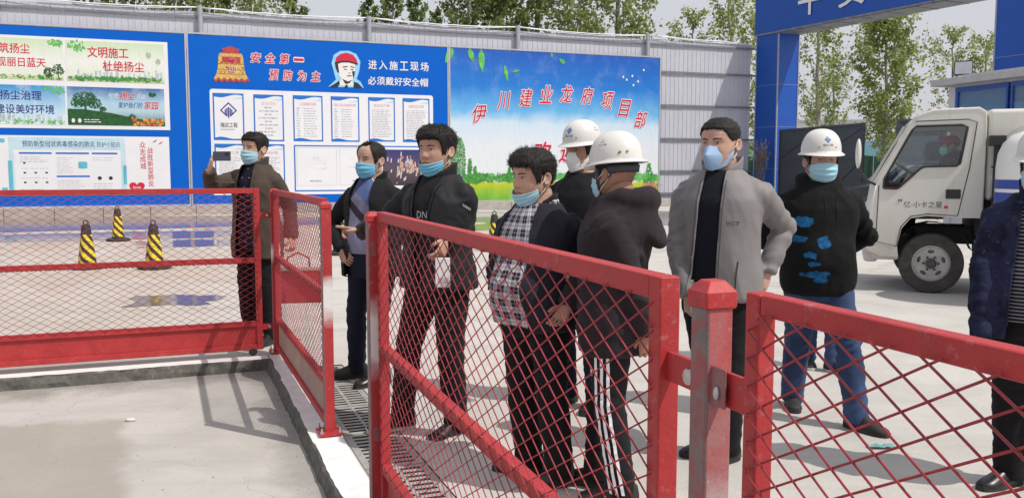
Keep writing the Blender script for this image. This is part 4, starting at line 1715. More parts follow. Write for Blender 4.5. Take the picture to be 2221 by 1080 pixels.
# rear part of the cab with a stamped panel
mb = MB()
mb.box((-1.17, 0, 1.66), (1.26, 1.60, 1.06))
rear = bobj('cab_rear', mb, M_CAB, truck, .05, 3)
link('pressed_panel', plate_mesh(smooth_poly([(-.62, 1.22), (-1.7, 1.22), (-1.7, 2.06), (-.62, 2.06)], 2), [smooth_poly([(-.66, 1.26), (-1.66, 1.26), (-1.66, 2.02), (-.66, 2.02)], 2)], .014, lambda x, y, z: (x, .80 + z, y), [M_CAB]), rear)
mb = MB()
mb.box((-1.17, .803, 1.62), (1.0, .012, .02))
obj('panel_crease', mb, M_CAB, rear)
# lettering on the door
lettering('亿·小卡之星', M_INK, (lh := thing('lettering_holder', None, None)), (-.33, .09, 1.035, 1.11), 0, 0)
lo = [o for o in COL.objects if o.parent == lh][0]
lo.name = 'door_lettering'
lo.parent = truck
lo.matrix_local = Matrix.Translation((.0, HW + .002, 0)) @ Matrix.Rotation(PI, 4, 'Z')
bpy.data.objects.remove(lh)
mb = MB()
mb.box((-.13, HW + .004, 1.045), (.04, .004, .03))
obj('red_seal_mark', mb, M_RED, truck)
mb = MB()
for i in range(2):
    mb.box((.385 - i * .025, HW + .004, 1.12), (.012, .004, .03))
obj('quote_mark', mb, M_INK, truck)
# bumper, lamp, sill
mb = MB()
mb.box((.68, 0, .47), (.16, 1.62, .22))
bobj('bumper', mb, M('bumper_grey', (.45, .43, .40), .6), truck, .04, 3)
for y in (-.62, .62):
    mb = MB()
    mb.box((.735, y, .88), (.05, .3, .2))
    bobj('headlight', mb, M('lamp_clear', (.6, .62, .65), .15), truck, .03, 2)
mb = MB()
mb.box((.52, HW - .06, .44), (.30, .1, .09))
bobj('sill', mb, MATS['bumper_grey'], truck, .02)
# mirror on its arm
mb = MB()
mb.ball((.86, .97, 1.68), (.035, .085, .18), 16, 12)
mi = obj('wing_mirror', mb, M_CAB, truck, True)
mb = MB()
mb.tube([(.64, HW - .02, 1.30), (.76, .93, 1.36), (.86, .97, 1.5)], .016, 6)
obj('mirror_arm', mb, M_BLACKP, mi)
# inside: seat, dash, steering wheel
mb = MB()
mb.box((-.25, .38, 1.08), (.5, .5, .14))
mb.box((-.45, .38, 1.42), (.10, .5, .6))
mb.box((-.25, -.38, 1.08), (.5, .5, .14))
mb.box((-.45, -.38, 1.42), (.10, .5, .6))
bobj('seats', mb, M('seat_dark', (.05, .045, .045), .8), truck, .04)
mb = MB()
mb.box((.46, 0, 1.22), (.3, 1.56, .22))
bobj('dashboard', mb, M('dash_red_brown', (.16, .05, .05), .6), truck, .04)
mb = MB()
ring = [Vector((.27, .38, 1.47)) + Matrix.Rotation(R(-35), 3, 'Y') @ Vector((.19 * math.cos(2 * PI * i / 24), .19 * math.sin(2 * PI * i / 24), 0)) for i in range(25)]
mb.tube(ring, .014, 6, False)
mb.tube([(.27, .38, 1.47), (.42, .38, 1.22)], .02, 6)
obj('steering_wheel', mb, M_BLACKP, truck, True)
mb = MB()
mb.box((.1, 0, .95), (1.2, 1.6, .06))
mb.box((-.50, 0, 1.05), (.04, 1.6, .3))
obj('cab_floor', mb, M_CHASSIS, truck)
# chassis
mb = MB()
for y in (-.38, .38):
    mb.box((-1.5, y, .68), (4.4, .09, .2))
mb.box((-.72, .0, .95), (.5, 1.2, .5))
mb.box((0, 0, .36), (.14, 1.4, .14))
mb.box((-3.0, 0, .36), (.14, 1.4, .14))
obj('chassis', mb, M_CHASSIS, truck)
mb = MB()
arc_ = [(.46 * math.cos(R(a)) * 1.0, .36 + .5 * math.sin(R(a))) for a in range(10, 175, 15)]
rs = [[(x, y, z) for x, z in arc_] for y in (.45, HW - .04)]
mb.rings(rs, False, False)
obj('wheel_arch_liner', mb, M_CHASSIS, truck, True)
mb = MB()
rs = [[(x, -y, z) for x, z in arc_] for y in (.45, HW - .04)]
mb.rings(rs, False, False)
obj('wheel_arch_liner', mb, M_CHASSIS, truck, True)
mb = MB()
mb.box((-.70, .70, .58), (.5, .22, .16))
mb.box((-.66, .72, .36), (.42, .16, .34))
mb.box((-1.5, .66, .55), (.9, .3, .36))
bobj('side_tank', mb, M('tank_grey', (.10, .11, .12), .5, var=.3), truck, .02)
mb = MB()
mb.tube([(-.64, .88, .85), (-.64, .88, 1.8)], .042, 10)
mb.box((-.63, .89, 1.82), (.17, .14, .12))
mb.box((-.64, .875, 1.52), (.11, .11, .02))
mb.box((-.64, .875, 1.15), (.11, .11, .02))
bobj('air_intake', mb, M_BLACKP, truck, .008)


def wheel(x, y, sgn, name='wheel'):
    mb = MB()
    prof = [(.20, -.085), (.30, -.10), (.345, -.092), (.362, -.06), (.364, 0), (.362, .06), (.345, .092), (.30, .10), (.205, .085)]
    mat = Matrix.Rotation(R(-90) * sgn, 3, 'X')
    n = 48
    rs = []
    for (r_, z) in prof + [(.20, .0)] + [prof[0]]:
        rs.append([mat @ Vector((r_ * math.cos(2 * PI * k / n), r_ * math.sin(2 * PI * k / n), z)) + Vector((x, y, .362)) for k in range(n)])
    mb.rings(rs, False)
    ty = obj(name, mb, M_TYRE, truck, True, 50)
    # dished rim disc with five oval holes
    cu = [(.205 * math.cos(2 * PI * k / 40), .205 * math.sin(2 * PI * k / 40)) for k in range(40)]
    holes = []
    for h in range(5):
        a = 2 * PI * h / 5 + .3
        c_ = (.142 * math.cos(a), .142 * math.sin(a))
        holes.append([(c_[0] + .022 * math.cos(t) * math.cos(a) - .038 * math.sin(t) * math.sin(a), c_[1] + .022 * math.cos(t) * math.sin(a) + .038 * math.sin(t) * math.cos(a)) for t in [2 * PI * q / 14 for q in range(14)]])
    link('rim', plate_mesh(cu, holes, .012, lambda a, b, c: (x + a, y + sgn * (.055 - .2 * max(0, .11 - math.hypot(a, b)) * -1.5) + c, .362 + b), [M_RIM]), ty)
    mb = MB()
    mb.lathe([(.21, .02), (.215, .09), (.205, .095), (.195, .055), (.20, .02)], 40, (x, y, .362), mat)
    obj('rim_flange', mb, M_RIM, ty, True, 40)
    mb = MB()
    mb.lathe([(.001, .05), (.06, .05), (.06, .105), (.045, .12), (.001, .12)], 20, (x, y, .362), mat)
    for k in range(6):
        a = 2 * PI * k / 6
        p = mat @ Vector((.082 * math.cos(a), .082 * math.sin(a), .085))
        mb.ball((x + p.x, y + p.y, .362 + p.z), .014, 8, 6)
    obj('hub', mb, M('hub_dark', (.06, .06, .06), .6), ty, True, 40)
    mb = MB()
    mb.lathe([(.001, -.02), (.2, -.02), (.2, .0), (.001, .0)], 24, (x, y, .362), mat)
    obj('brake_drum', mb, M_CHASSIS, ty)


wheel(0, .70, 1)
wheel(0, -.70, -1)
wheel(-3.0, .70, 1)
wheel(-3.0, -.70, -1)

# white domed tank with blue bands beside the truck
td = ray(2290, 366)
tank = thing('water_tank', 'white domed water tank with blue bands behind the man in the camouflage jacket', 'tank', (td.x * 9.6, 9.6, 0), 0)
mb = MB()
mb.lathe([(.001, .02), (.58, .02), (.60, .06), (.60, 1.52), (.585, 1.66), (.54, 1.78), (.45, 1.87), (.3, 1.925), (.001, 1.94)], 40)
tb = obj('tank_body', mb, M('tank_white', (.72, .72, .70), .35, var=.04), tank, True, 50)
for z0, z1 in ((.55, 1.24), (1.28, 1.38)):
    mb = MB()
    mb.lathe([(.60, z0), (.6035, z0), (.6035, z1), (.60, z1)], 40)
    obj('blue_band', mb, M('band_blue', (.02, .05, .33), .4), tank, True, 40)

# dark car waiting outside
cd = ray(1900, 366)
car = thing('parked_car', 'dark car half hidden between the white truck cab and the steel gate leaf', 'car', (cd.x * 27 + 1.0, 27, 0), R(172))
M_CARP = M('car_dark_paint', (.02, .022, .028), .2, spec=.6)
prof = [(2.25, .35), (2.32, .6), (2.25, .85), (1.5, 1.02), (1.15, 1.08), (.45, 1.62), (0, 1.74), (-1.2, 1.74), (-1.9, 1.62), (-2.15, 1.1), (-2.22, .6), (-2.15, .35)]
mb = MB()
rs = []
for y, ins, hz_ in ((-.92, .06, .93), (-.90, .0, .97), (-.78, -.0, 1), (0, -.02, 1.01), (.78, 0, 1), (.90, 0, .97), (.92, .06, .93)):
    rs.append([(x * (1 - ins * .4), y * (1 - .16 * max(0, z - 1.05)), z * (hz_ if z > 1.0 else 1)) for x, z in prof])
mb.rings(rs, True, True)
obj('body', mb, M_CARP, car, True, 35)
M_CARG = M('car_glass', (.25, .30, .34), .05, spec=.8)
for s_ in (-1, 1):
    for a, b in ((.35, -.45), (-.52, -1.35)):
        mb = MB()
        mb.poly([(a + (.42 if a > 0 else 0), s_ * .915, 1.12), (b, s_ * .915, 1.12), (b, s_ * .84, 1.6), (a, s_ * .84, 1.6)])
        obj('side_window', mb, M_CARG, car)
mb = MB()
mb.poly([(1.13, -.74, 1.115), (1.13, .74, 1.115), (.50, .66, 1.605), (.50, -.66, 1.605)])
obj('windscreen', mb, M_CARG, car)
for x in (1.4, -1.4):
    for s_ in (-1, 1):
        mb = MB()
        mb.lathe([(.001, -.1), (.2, -.1), (.34, -.09), (.345, 0), (.34, .09), (.2, .1), (.001, .1)], 24, (x, s_ * .86, .345), Matrix.Rotation(R(90), 3, 'X'))
        w_ = obj('wheel', mb, M_TYRE, car, True, 40)
        mb = MB()
        mb.lathe([(.001, -.105), (.2, -.105), (.21, .105), (.001, .105)], 18, (x, s_ * .86, .345), Matrix.Rotation(R(90), 3, 'X'))
        obj('rim', mb, M_RIM, w_, True, 40)
for s_ in (-1, 1):
    mb = MB()
    mb.box((2.2, s_ * .65, .78), (.12, .34, .14))
    bobj('headlight', mb, MATS['lamp_clear'], car, .03)

# ================================================================== CONES
m, nt_, b_ = new_mat('cone_stripes')
co_ = objco(nt_)
x_, y_, z_ = sepxyz(nt_, co_)
an_ = mathn(nt_, 'ARCTAN2', y_, x_)
ph_ = mathn(nt_, 'FRACT', mathn(nt_, 'ADD', mathn(nt_, 'MULTIPLY', z_, 6.6), mathn(nt_, 'MULTIPLY', mathn(nt_, 'ABSOLUTE', an_), -.75)))
st_ = mathn(nt_, 'GREATER_THAN', ph_, .5)
inz = mathn(nt_, 'MULTIPLY', mathn(nt_, 'GREATER_THAN', z_, .1), mathn(nt_, 'LESS_THAN', z_, .52))
nt_.links.new(mixc(nt_, mathn(nt_, 'MULTIPLY', st_, inz), (.022, .021, .02), (.74, .58, .03)), b_.inputs['Base Color'])
b_.inputs['Roughness'].default_value = .6
M_CONE = m
M_RUBBER = M('cone_rubber', (.03, .029, .027), .8, var=.4, scale=10)


def make_cone():
    r = thing('traffic_cone', 'x', 'traffic cone')
    mb = MB()
    rs = []
    n = 32
    for w_, z, e in ((.122, .05, .5), (.118, .09, .55), (.096, .30, .6), (.074, .52, .7), (.062, .63, .85), (.055, .665, 1), (.02, .675, 1)):
        ring = []
        for k in range(n):
            a = 2 * PI * k / n
            c_, s_ = math.cos(a), math.sin(a)
            ring.append((w_ * math.copysign(abs(c_) ** e, c_), w_ * math.copysign(abs(s_) ** e, s_), z))
        rs.append(ring)
    mb.rings(rs, True)
    obj('cone_body', mb, M_CONE, r, True, 50)
    mb = MB()
    pts = []
    for k in range(8):
        a = PI / 8 + k * PI / 4
        pts.append((.24 * math.cos(a), .24 * math.sin(a)))
    mb.rings([[(x, y, .0) for x, y in pts], [(x, y, .045) for x, y in pts], [(x * .9, y * .9, .06) for x, y in pts]], True)
    obj('cone_base', mb, M_RUBBER, r)
    mb = MB()
    mb.tube([Vector((.036 * math.sin(2 * PI * k / 14), 0, .695 - .036 * math.cos(2 * PI * k / 14))) for k in range(15)], .009, 6, False)
    obj('ring_handle', mb, M_RUBBER, r, True)
    return r


cone0 = make_cone()
for i, (x, y, a, lb) in enumerate(((-6.39, 13.11, .75, 'striped cone at the left of the near pair, on the far drain line'), (-8.19, 18.17, .6, 'farthest striped cone, standing by the thin pool'),
                                   (-5.38, 13.11, .85, 'striped cone nearer the man with the phone, on the far drain line'), (-.32, 15.92, .4, 'striped cone behind the man in the plaid shirt'),
                                   (-3.02, 15.3, .3, 'striped cone half hidden by the man in the blue patterned sweater'))):
    o = cone0 if i == 0 else copy_tree(cone0)
    o.location = (x, y, 0)
    o.rotation_euler = (0, 0, a)
    o['label'] = lb
    o['group'] = 'black and yellow cones in the yard'

# ================================================================== RED FENCE
def red_paint(name, worn=None, grime=.25, grey=0.):
    """weathered red gloss paint; worn = (z0, z1) band rubbed down to pale primer"""
    m, nt, b = new_mat(name)
    co = objco(nt)
    f = noisen(nt, 7, 6, .65, co, .5)
    c = ramp(nt, f, [(.3, (.34, .020, .024)), (.6, (.43, .030, .032)), (.8, (.47, .065, .062))])
    dust = ramp(nt, noisen(nt, 45, 4, .7, co), [(.60, 0.), (.72, 1.)])
    c = mixc(nt, mathn(nt, 'MULTIPLY', dust, grime), c, (.55, .36, .34))
    chip = ramp(nt, noisen(nt, 26, 5, .7, co, .6), [(.655, 0.), (.675, 1.)])
    c = mixc(nt, mathn(nt, 'MULTIPLY', chip, .75), c, (.16, .075, .055))
    if worn:
        x, y, z = sepxyz(nt, co)
        w_ = mathn(nt, 'MULTIPLY', mathn(nt, 'SUBTRACT', noisen(nt, 9, 4, .6, co), .5), .16)
        zz = mathn(nt, 'ADD', z, w_)
        k = mathn(nt, 'MULTIPLY', mathn(nt, 'SUBTRACT', zz, worn[0]), 11, clamp=True)
        k = mathn(nt, 'MULTIPLY', k, mathn(nt, 'MULTIPLY', mathn(nt, 'SUBTRACT', worn[1], zz), 11, clamp=True))
        c = mixc(nt, k, c, (.74, .70, .69))
    if grey:
        k = mathn(nt, 'MULTIPLY', ramp(nt, noisen(nt, 4, 5, .65, co, .4), [(.36, 0.), (.55, 1.)]), grey)
        c = mixc(nt, k, c, (.33, .25, .25))
    nt.links.new(c, b.inputs['Base Color'])
    nt.links.new(mathn(nt, 'ADD', .42, mathn(nt, 'MULTIPLY', f, .25)), b.inputs['Roughness'])
    add_bump(nt, b, noisen(nt, 120, 3, .6, co), .0012)
    return m


M_RPAINT = red_paint('fence_red')
M_RWIRE = M('wire_red', (.33, .03, .04), .5, var=.2, scale=30)
m, nt_, b_ = new_mat('mottled_grey_steel')
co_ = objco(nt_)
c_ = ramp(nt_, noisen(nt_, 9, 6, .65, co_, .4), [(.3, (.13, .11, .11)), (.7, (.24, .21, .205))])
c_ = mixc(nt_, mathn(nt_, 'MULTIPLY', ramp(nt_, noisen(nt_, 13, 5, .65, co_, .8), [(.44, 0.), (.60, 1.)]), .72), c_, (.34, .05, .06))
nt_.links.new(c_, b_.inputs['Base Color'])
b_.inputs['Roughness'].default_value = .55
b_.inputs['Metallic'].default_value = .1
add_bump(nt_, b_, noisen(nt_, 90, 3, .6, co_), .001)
M_MOTTLE = m
M_ZBOLT = M('zinc_bolt', (.5, .5, .5), .35, .8)
M_KICK = M('tan_kick_panel', (.38, .25, .21), .7, var=.2, scale=3)  # plain tan brown for the short side panel's kick plate
HF = 1.34


def wire_mesh(L, z0, z1, pw=.060, ph=.0355, r=.0016):
    """woven diamond wire in the x/z plane between x 0..L"""
    mb = MB()
    k = ph / pw
    H_ = z1 - z0
    n = int(L / pw) + int(H_ / ph) + 2
    for fam in (1, -1):
        for i in range(-int(H_ / ph) - 2, n):
            # line z = z0 + fam*k*(x - i*pw)
            x0 = i * pw
            pts = []
            for z in (0, H_):
                pts.append((x0 + fam * z / k, z))
            (xa, za), (xb, zb) = sorted(pts)
            if xb <= 0 or xa >= L:
                continue
            if xa < 0:
                za = za + (zb - za) * (0 - xa) / (xb - xa)
                xa = 0
            if xb > L:
                zb = za + (zb - za) * (L - xa) / (xb - xa)
                xb = L
            if math.hypot(xb - xa, zb - za) < .02:
                continue
            y = .0017 * fam
            mid = ((xa + xb) / 2 + RNG.uniform(-.0015, .0015), y + RNG.uniform(-.002, .002), (za + zb) / 2 + z0 + RNG.uniform(-.0015, .0015))
            mb.tube([(xa, y, za + z0), mid, (xb, y, zb + z0)], r, 5, True)
    return mb


def fence_panel(root, L, rails, stiles=True, kick=None, sw=.042, rail_d=.034, mesh_y=-.010, z_mesh=(None, None), paint=None, rh=.042, pitch=(.066, .037)):
    """frame in root's x (0..L) / z; -y looks into the bay"""
    paint = paint or M_RPAINT
    for nm, z in rails:
        mb = MB()
        mb.box((L / 2, 0, z), (L - 2 * sw * (1 if stiles else 0), rail_d, rh))
        bobj(nm, mb, paint, root, .003, 1)
    zt, zb = rails[0][1] + rh / 2, rails[-1][1] - rh / 2
    if stiles:
        for x in (sw / 2, L - sw / 2):
            mb = MB()
            mb.box((x, 0, (zt + zb) / 2), (sw, rail_d + .002, zt - zb))
            bobj('stile', mb, paint, root, .003, 1)
    if kick:
        mb = MB()
        mb.box((L / 2, .004, (kick[0] + kick[1]) / 2), (L - 2 * sw * (1 if stiles else 0), .004, kick[1] - kick[0]))
        obj('kick_panel', mb, kick[2] if len(kick) > 2 else paint, root)
    m0, m1 = z_mesh
    x0 = sw * .55 if stiles else 0.0
    wm = wire_mesh(L - 2 * x0, m0, m1, *pitch)
    o = obj('wire_mesh', wm, M_RWIRE, root, True)
    o.location = (x0, mesh_y - .010, 0)
    return root


def post(p, label, worn, size=.08, h=1.365, base=True, grey=0., cap=True, half=None):
    r = thing('fence_post', label, 'fence post', p, math.atan2(E.y, E.x), 'square posts of the red fence')
    mb = MB()
    mb.box((0, 0, h / 2), (size, size, h))
    me = bevelled(mb, [red_paint('post_red', worn, .3, grey), M_MOTTLE], .004, 1)
    # the face towards the bay takes the grey steel with red patches
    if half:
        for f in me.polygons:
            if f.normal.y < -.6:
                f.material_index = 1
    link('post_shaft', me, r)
    if cap:
        mb = MB()
        s = size + .008
        rs = []
        for w_, z in ((s, h - .018), (s, h + .006), (s * .60, h + .019), (s * .52, h + .021), (s * .2, h + .022), (.006, h + .022)):
            rs.append([(a * w_ / 2, b * w_ / 2, z) for a, b in ((-1, -1), (1, -1), (1, 1), (-1, 1))])
        mb.rings(rs, True)
        bobj('post_cap', mb, M_RPAINT, r, .003, 1)
    if base:
        mb = MB()
        mb.box((0, 0, .026), (.15, .13, .012))
        obj('base_plate', mb, M_RPAINT, r)
        for a in (-1, 1):
            for b in (-1, 1):
                mb = MB()
                mb.lathe([(.011, .032), (.011, .042), (.006, .043), (.006, .062), (.001, .063)], 8, (a * .058, b * .05, 0))
                obj('anchor_bolt', mb, M_ZBOLT, r)
    return r


PP2 = Vector((-1.03, 4.83, 0))
PP3 = Vector((-.52, 3.43, 0))
PP4 = Vector((.285, 1.235, 0))
post(P1, 'red corner post with pale worn patch where the two fences meet', (.72, .92), .066, 1.32)
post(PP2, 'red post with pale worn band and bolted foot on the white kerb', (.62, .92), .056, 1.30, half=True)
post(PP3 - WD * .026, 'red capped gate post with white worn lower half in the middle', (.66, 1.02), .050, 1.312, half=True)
post(PP4, 'thick red capped post with grey side nearest the camera', (.55, 1.08), .044, 1.322, base=True, grey=.55, half=True)


def oriented(name, label, cat, a, b, group=None):
    a, b = Vector(a), Vector(b)
    d = b - a
    return thing(name, label, cat, a, math.atan2(d.y, d.x), group), d.length


# side panel between the corner post and the footed post
d12 = (PP2 - P1).normalized()
r, L = oriented('wire_fence', 'short red wire fence panel between corner post and footed post', 'fence panel', P1 + d12 * .037, PP2 - d12 * .038)
fence_panel(r, L, [('top_rail', 1.315), ('mid_rail', .80), ('low_rail', .295), ('bottom_rail', .07)], True, (.09, .275, M_KICK), .03, z_mesh=(.30, 1.30), pitch=(.080, .045))
# long gate on the left
r, L = oriented('wire_gate', 'long red wire gate with solid red kick panel at the left', 'gate', P1 - WD * .115, P1 - WD * 4.1)
r.rotation_euler = (0, 0, math.atan2(WD.y, WD.x))
r.location = P1 - WD * 4.1
fence_panel(r, L, [('top_rail', 1.325), ('mid_rail', .775), ('low_rail', .265), ('bottom_rail', .075)], True, (.095, .245), .046, z_mesh=(.27, 1.31), pitch=(.088, .049))
for z in (1.13, .235):
    mb = MB()
    mb.box((L + .04, 0, z), (.085, .012, .045))
    h_ = obj('hinge', mb, M_RPAINT, r)
    mb = MB()
    mb.lathe([(.011, 0), (.011, .012), (.001, .014)], 8, (L + .055, -.006, z), Matrix.Rotation(R(90), 3, 'X'))
    obj('hinge_bolt', mb, M_ZBOLT, h_)
mb = MB()
mb.lathe([(.001, -.02), (.03, -.02), (.035, 0), (.03, .02), (.001, .02)], 16, (L - .08, 0, .037), Matrix.Rotation(R(90), 3, 'X'))
obj('castor_wheel', mb, M_BLACKP, r, True, 40)
# swing gate between the two middle posts
d34 = (PP4 - PP3).normalized()
PB = PP4 - d34 * .115
r, L = oriented('wire_gate', 'tall red wire swing gate in the middle with a slanting mid rail', 'gate', PP3 + d34 * .036, PB)
fence_panel(r, L, [('top_rail', 1.315), ('mid_rail', .80), ('low_rail', .325), ('bottom_rail', .08)], True, (.1, .305), .038, z_mesh=(.33, 1.30), rh=.038, pitch=(.086, .046))
mb = MB()
mb.box((L + .04, 0, 1.195), (.10, .008, .045))
h_ = obj('latch_plate', mb, M_RPAINT, r)
mb = MB()
mb.lathe([(.012, 0), (.012, .01), (.001, .012)], 10, (L + .075, -.005, 1.195), Matrix.Rotation(R(90), 3, 'X'))
obj('latch_bolt', mb, M_ZBOLT, h_)
for z in (1.19, .45):
    mb = MB()
    mb.box((-.02, -.03, z), (.02, .02, .055))
    obj('hinge', mb, M_MOTTLE, r)
# near panel on the right
PC0 = PP4 + d34 * .098
r, L = oriented('wire_fence', 'nearest red wire fence panel running out at the lower right', 'fence panel', PC0, PP4 + d34 * 2.6)
fence_panel(r, L, [('top_rail', 1.326), ('mid_rail', .80), ('low_rail', .325), ('bottom_rail', .08)], True, (.1, .305), .030, z_mesh=(.33, 1.318), rh=.028, rail_d=.026)
mb = MB()
mb.box((-.045, 0, 1.195), (.09, .008, .05))
h_ = bobj('latch_plate', mb, M_RPAINT, r, .002, 1)
mb = MB()
mb.box((-.062, -.012, 1.198), (.040, .004, .056))
h2 = bobj('latch_lug', mb, M_MOTTLE, r, .006, 2)
mb = MB()
mb.ball((-.058, -.016, 1.190), (.006, .005, .010), 10, 6)
obj('latch_pin', mb, M_ZBOLT, h2, True)

# grit gathered at the foot of the kerbs and loose on the bay floor
mb = MB()
rg = random.Random(77)
for i in range(1500):
    if i % 3 == 0:
        s_, t_ = rg.uniform(.3, 6.0), K_IN - .03 - abs(rg.gauss(0, .10))
    elif i % 3 == 1:
        s_, t_ = KA1 + .03 + abs(rg.gauss(0, .10)), rg.uniform(-2.6, -.15)
    else:
        s_, t_ = rg.uniform(.3, 4.5), rg.uniform(-2.6, -.15)
    p = ST(s_, t_, -.0745)
    q = rg.uniform(.0015, .0055) * (1.6 if rg.random() < .05 else 1)
    a = rg.uniform(0, 6)
    v = [p + Vector((q * math.cos(a + k * 2.1), q * math.sin(a + k * 2.1), -.001)) for k in range(3)] + [p + Vector((0, 0, q * .9))]
    mb.add(v, [(0, 1, 3), (1, 2, 3), (2, 0, 3)])
tag(obj('gravel', mb, M('grit', (.30, .285, .26), .9, var=.5, scale=30)), 'fine grit scattered on the bay floor', kind='stuff')

# black and white reflector at the kerb foot, pebbles, litter
p = G(351, 806, -.05)
rf = thing('kerb_reflector', 'little black and white block at the foot of the far kerb', 'reflector', p, math.atan2(WD.y, WD.x))
mb = MB()
mb.box((0, 0, 0), (.15, .06, .045))
bobj('block', mb, M_BLACKP, rf, .008)
for x in (-.03, .038):
    mb = MB()
    mb.box((x, -.031, .004), (.035, .006, .034))
    obj('reflector_face', mb, M_WHITEP, rf)
for px, py, s_, lb in ((283, 912, .035, 'pale flat pebble at the edge of the damp patch'), (74, 832, .04, 'pale flake of concrete below the long gate')):
    mb = MB()
    mb.ball((0, 0, .2 * s_), (s_, s_ * .6, s_ * .35), 9, 6)
    o = obj('pebble', mb, M('pebble_pale', (.6, .58, .52), .8), None, True)
    o.location = G(px, py, -.073)
    tag(o, lb, 'pebble')
p = G(1912, 970, .004)
mb = MB()
rs = []
for i in range(7):
    rs.append([(-.07 + .14 * i / 6, -.025 + .05 * j / 4, .006 + .012 * noise.noise((i * .9, j * .9, 2)) + .006) for j in range(5)])
mb.rings(rs, False, False)
o = obj('crumpled_wrapper', mb, M('wrapper_teal', (.16, .34, .33), .3, var=.7, scale=40), None, True)
o.location = p
tag(o, 'crumpled teal plastic wrapper lying on the concrete by a black shoe', 'litter')

# ================================================================== PEOPLE
m, nt_, b_ = new_mat('black_hair')
co_ = objco(nt_)
mp_ = N(nt_, 'ShaderNodeMapping')
mp_.inputs['Scale'].default_value = (260, 260, 60)
nt_.links.new(co_, mp_.inputs[0])
h_ = noisen(nt_, 1.0, 3, .6, mp_.outputs[0], .5)
nt_.links.new(ramp(nt_, h_, [(.35, (.004, .0035, .0035)), (.7, (.030, .026, .024))]), b_.inputs['Base Color'])
b_.inputs['Roughness'].default_value = .6
b_.inputs['Specular IOR Level'].default_value = .25
add_bump(nt_, b_, h_, .003)
HAIR = m
M_HELM = M('helmet_white', (.66, .65, .62), .3, var=.02, scale=4, spec=.5)
M_EYEW = M('eye_white', (.55, .5, .47), .3)
M_EYEB = M('eye_dark', (.012, .008, .006), .2)
M_STRAP = M('strap_grey', (.05, .055, .065), .7)
M_LOOP = M('ear_loop', (.58, .58, .53), .7)


def lerp_tab(tab, z):
    if z <= tab[0][0]:
        return tab[0][1:]
    for a, b in zip(tab, tab[1:]):
        if z <= b[0]:
            t = (z - a[0]) / (b[0] - a[0])
            t2 = t * t * (3 - 2 * t) * .5 + t * .5
            return tuple(p + (q - p) * t2 for p, q in zip(a[1:], b[1:]))
    return tab[-1][1:]


#        z      half-w  front   back   centre
HEADT = [(-.121, .010, -.066, -.040, -.055), (-.115, .026, -.081, -.018, -.048), (-.104, .040, -.088, .004, -.038), (-.085, .0525, -.087, .030, -.022),
         (-.060, .0625, -.086, .052, -.010), (-.030, .0695, -.086, .074, -.002), (.000, .0735, -.086, .090, .004), (.030, .0765, -.088, .098, .006),
         (.058, .0765, -.088, .098, .006), (.082, .0705, -.080, .089, .005), (.102, .0555, -.062, .070, .004), (.115, .036, -.038, .046, .004), (.121, .012, -.010, .016, .004)]


def g2(x, z, cx, cz, sx, sz):
    return math.exp(-((x - cx) / sx) ** 2 - ((z - cz) / sz) ** 2)


def head_pt(a, z, fat=1., off=0.):
    """a: 0 = front (-y), positive towards +x"""
    w_, f, b, c = lerp_tab(HEADT, z)
    jaw = 1 + (fat - 1) * max(0, min(1, (.03 - z) / .08))
    w_ = w_ * jaw + off
    f -= off
    b += off
    s_, k = math.sin(a), math.cos(a)
    e = .88
    x = w_ * math.copysign(abs(s_) ** e, s_)
    y = c + ((f - c) * abs(k) ** e if k > 0 else (b - c) * abs(k) ** e)
    if k > 0 and off == 0:
        # nose, brows, sockets, lips, chin
        d = 0
        if -.05 < z < .032:
            t = (.026 - z) / .052
            hgt = .004 + .020 * max(0, min(1, t)) if z > -.026 else .024 * max(0, 1 - (-.026 - z) / .016)
            if z > .026:
                hgt = .004 * (.032 - z) / .006
            wd = .0085 + .006 * max(0, min(1, t))
            d += hgt * math.exp(-(x / wd) ** 2)
            d += .008 * (g2(x, z, .014, -.027, .007, .008) + g2(x, z, -.014, -.027, .007, .008))
        ax = abs(x)
        d -= .0075 * g2(ax, z, .032, .012, .016, .011)
        d += .004 * g2(ax, z, .030, .033, .022, .008)
        d += .0045 * g2(ax, z, .043, -.018, .02, .02)
        d += .006 * g2(x, z, 0, -.056, .021, .006) + .0065 * g2(x, z, 0, -.071, .018, .007)
        d -= .003 * g2(x, z, 0, -.0635, .022, .003)
        d += .005 * g2(x, z, 0, -.1, .018, .012)
        d -= .003 * g2(x, z, 0, -.083, .02, .006)
        # eye ball and lids
        d += .0045 * g2(ax, z, .0315, .011, .011, .007)
        y -= d
    return Vector((x, y, z))


def face_y(x, z, fat=1.):
    lo, hi = 0, PI / 2
    for _ in range(22):
        md = (lo + hi) / 2
        if head_pt(md, z, fat).x < abs(x):
            lo = md
        else:
            hi = md
    return head_pt(lo, z, fat).y


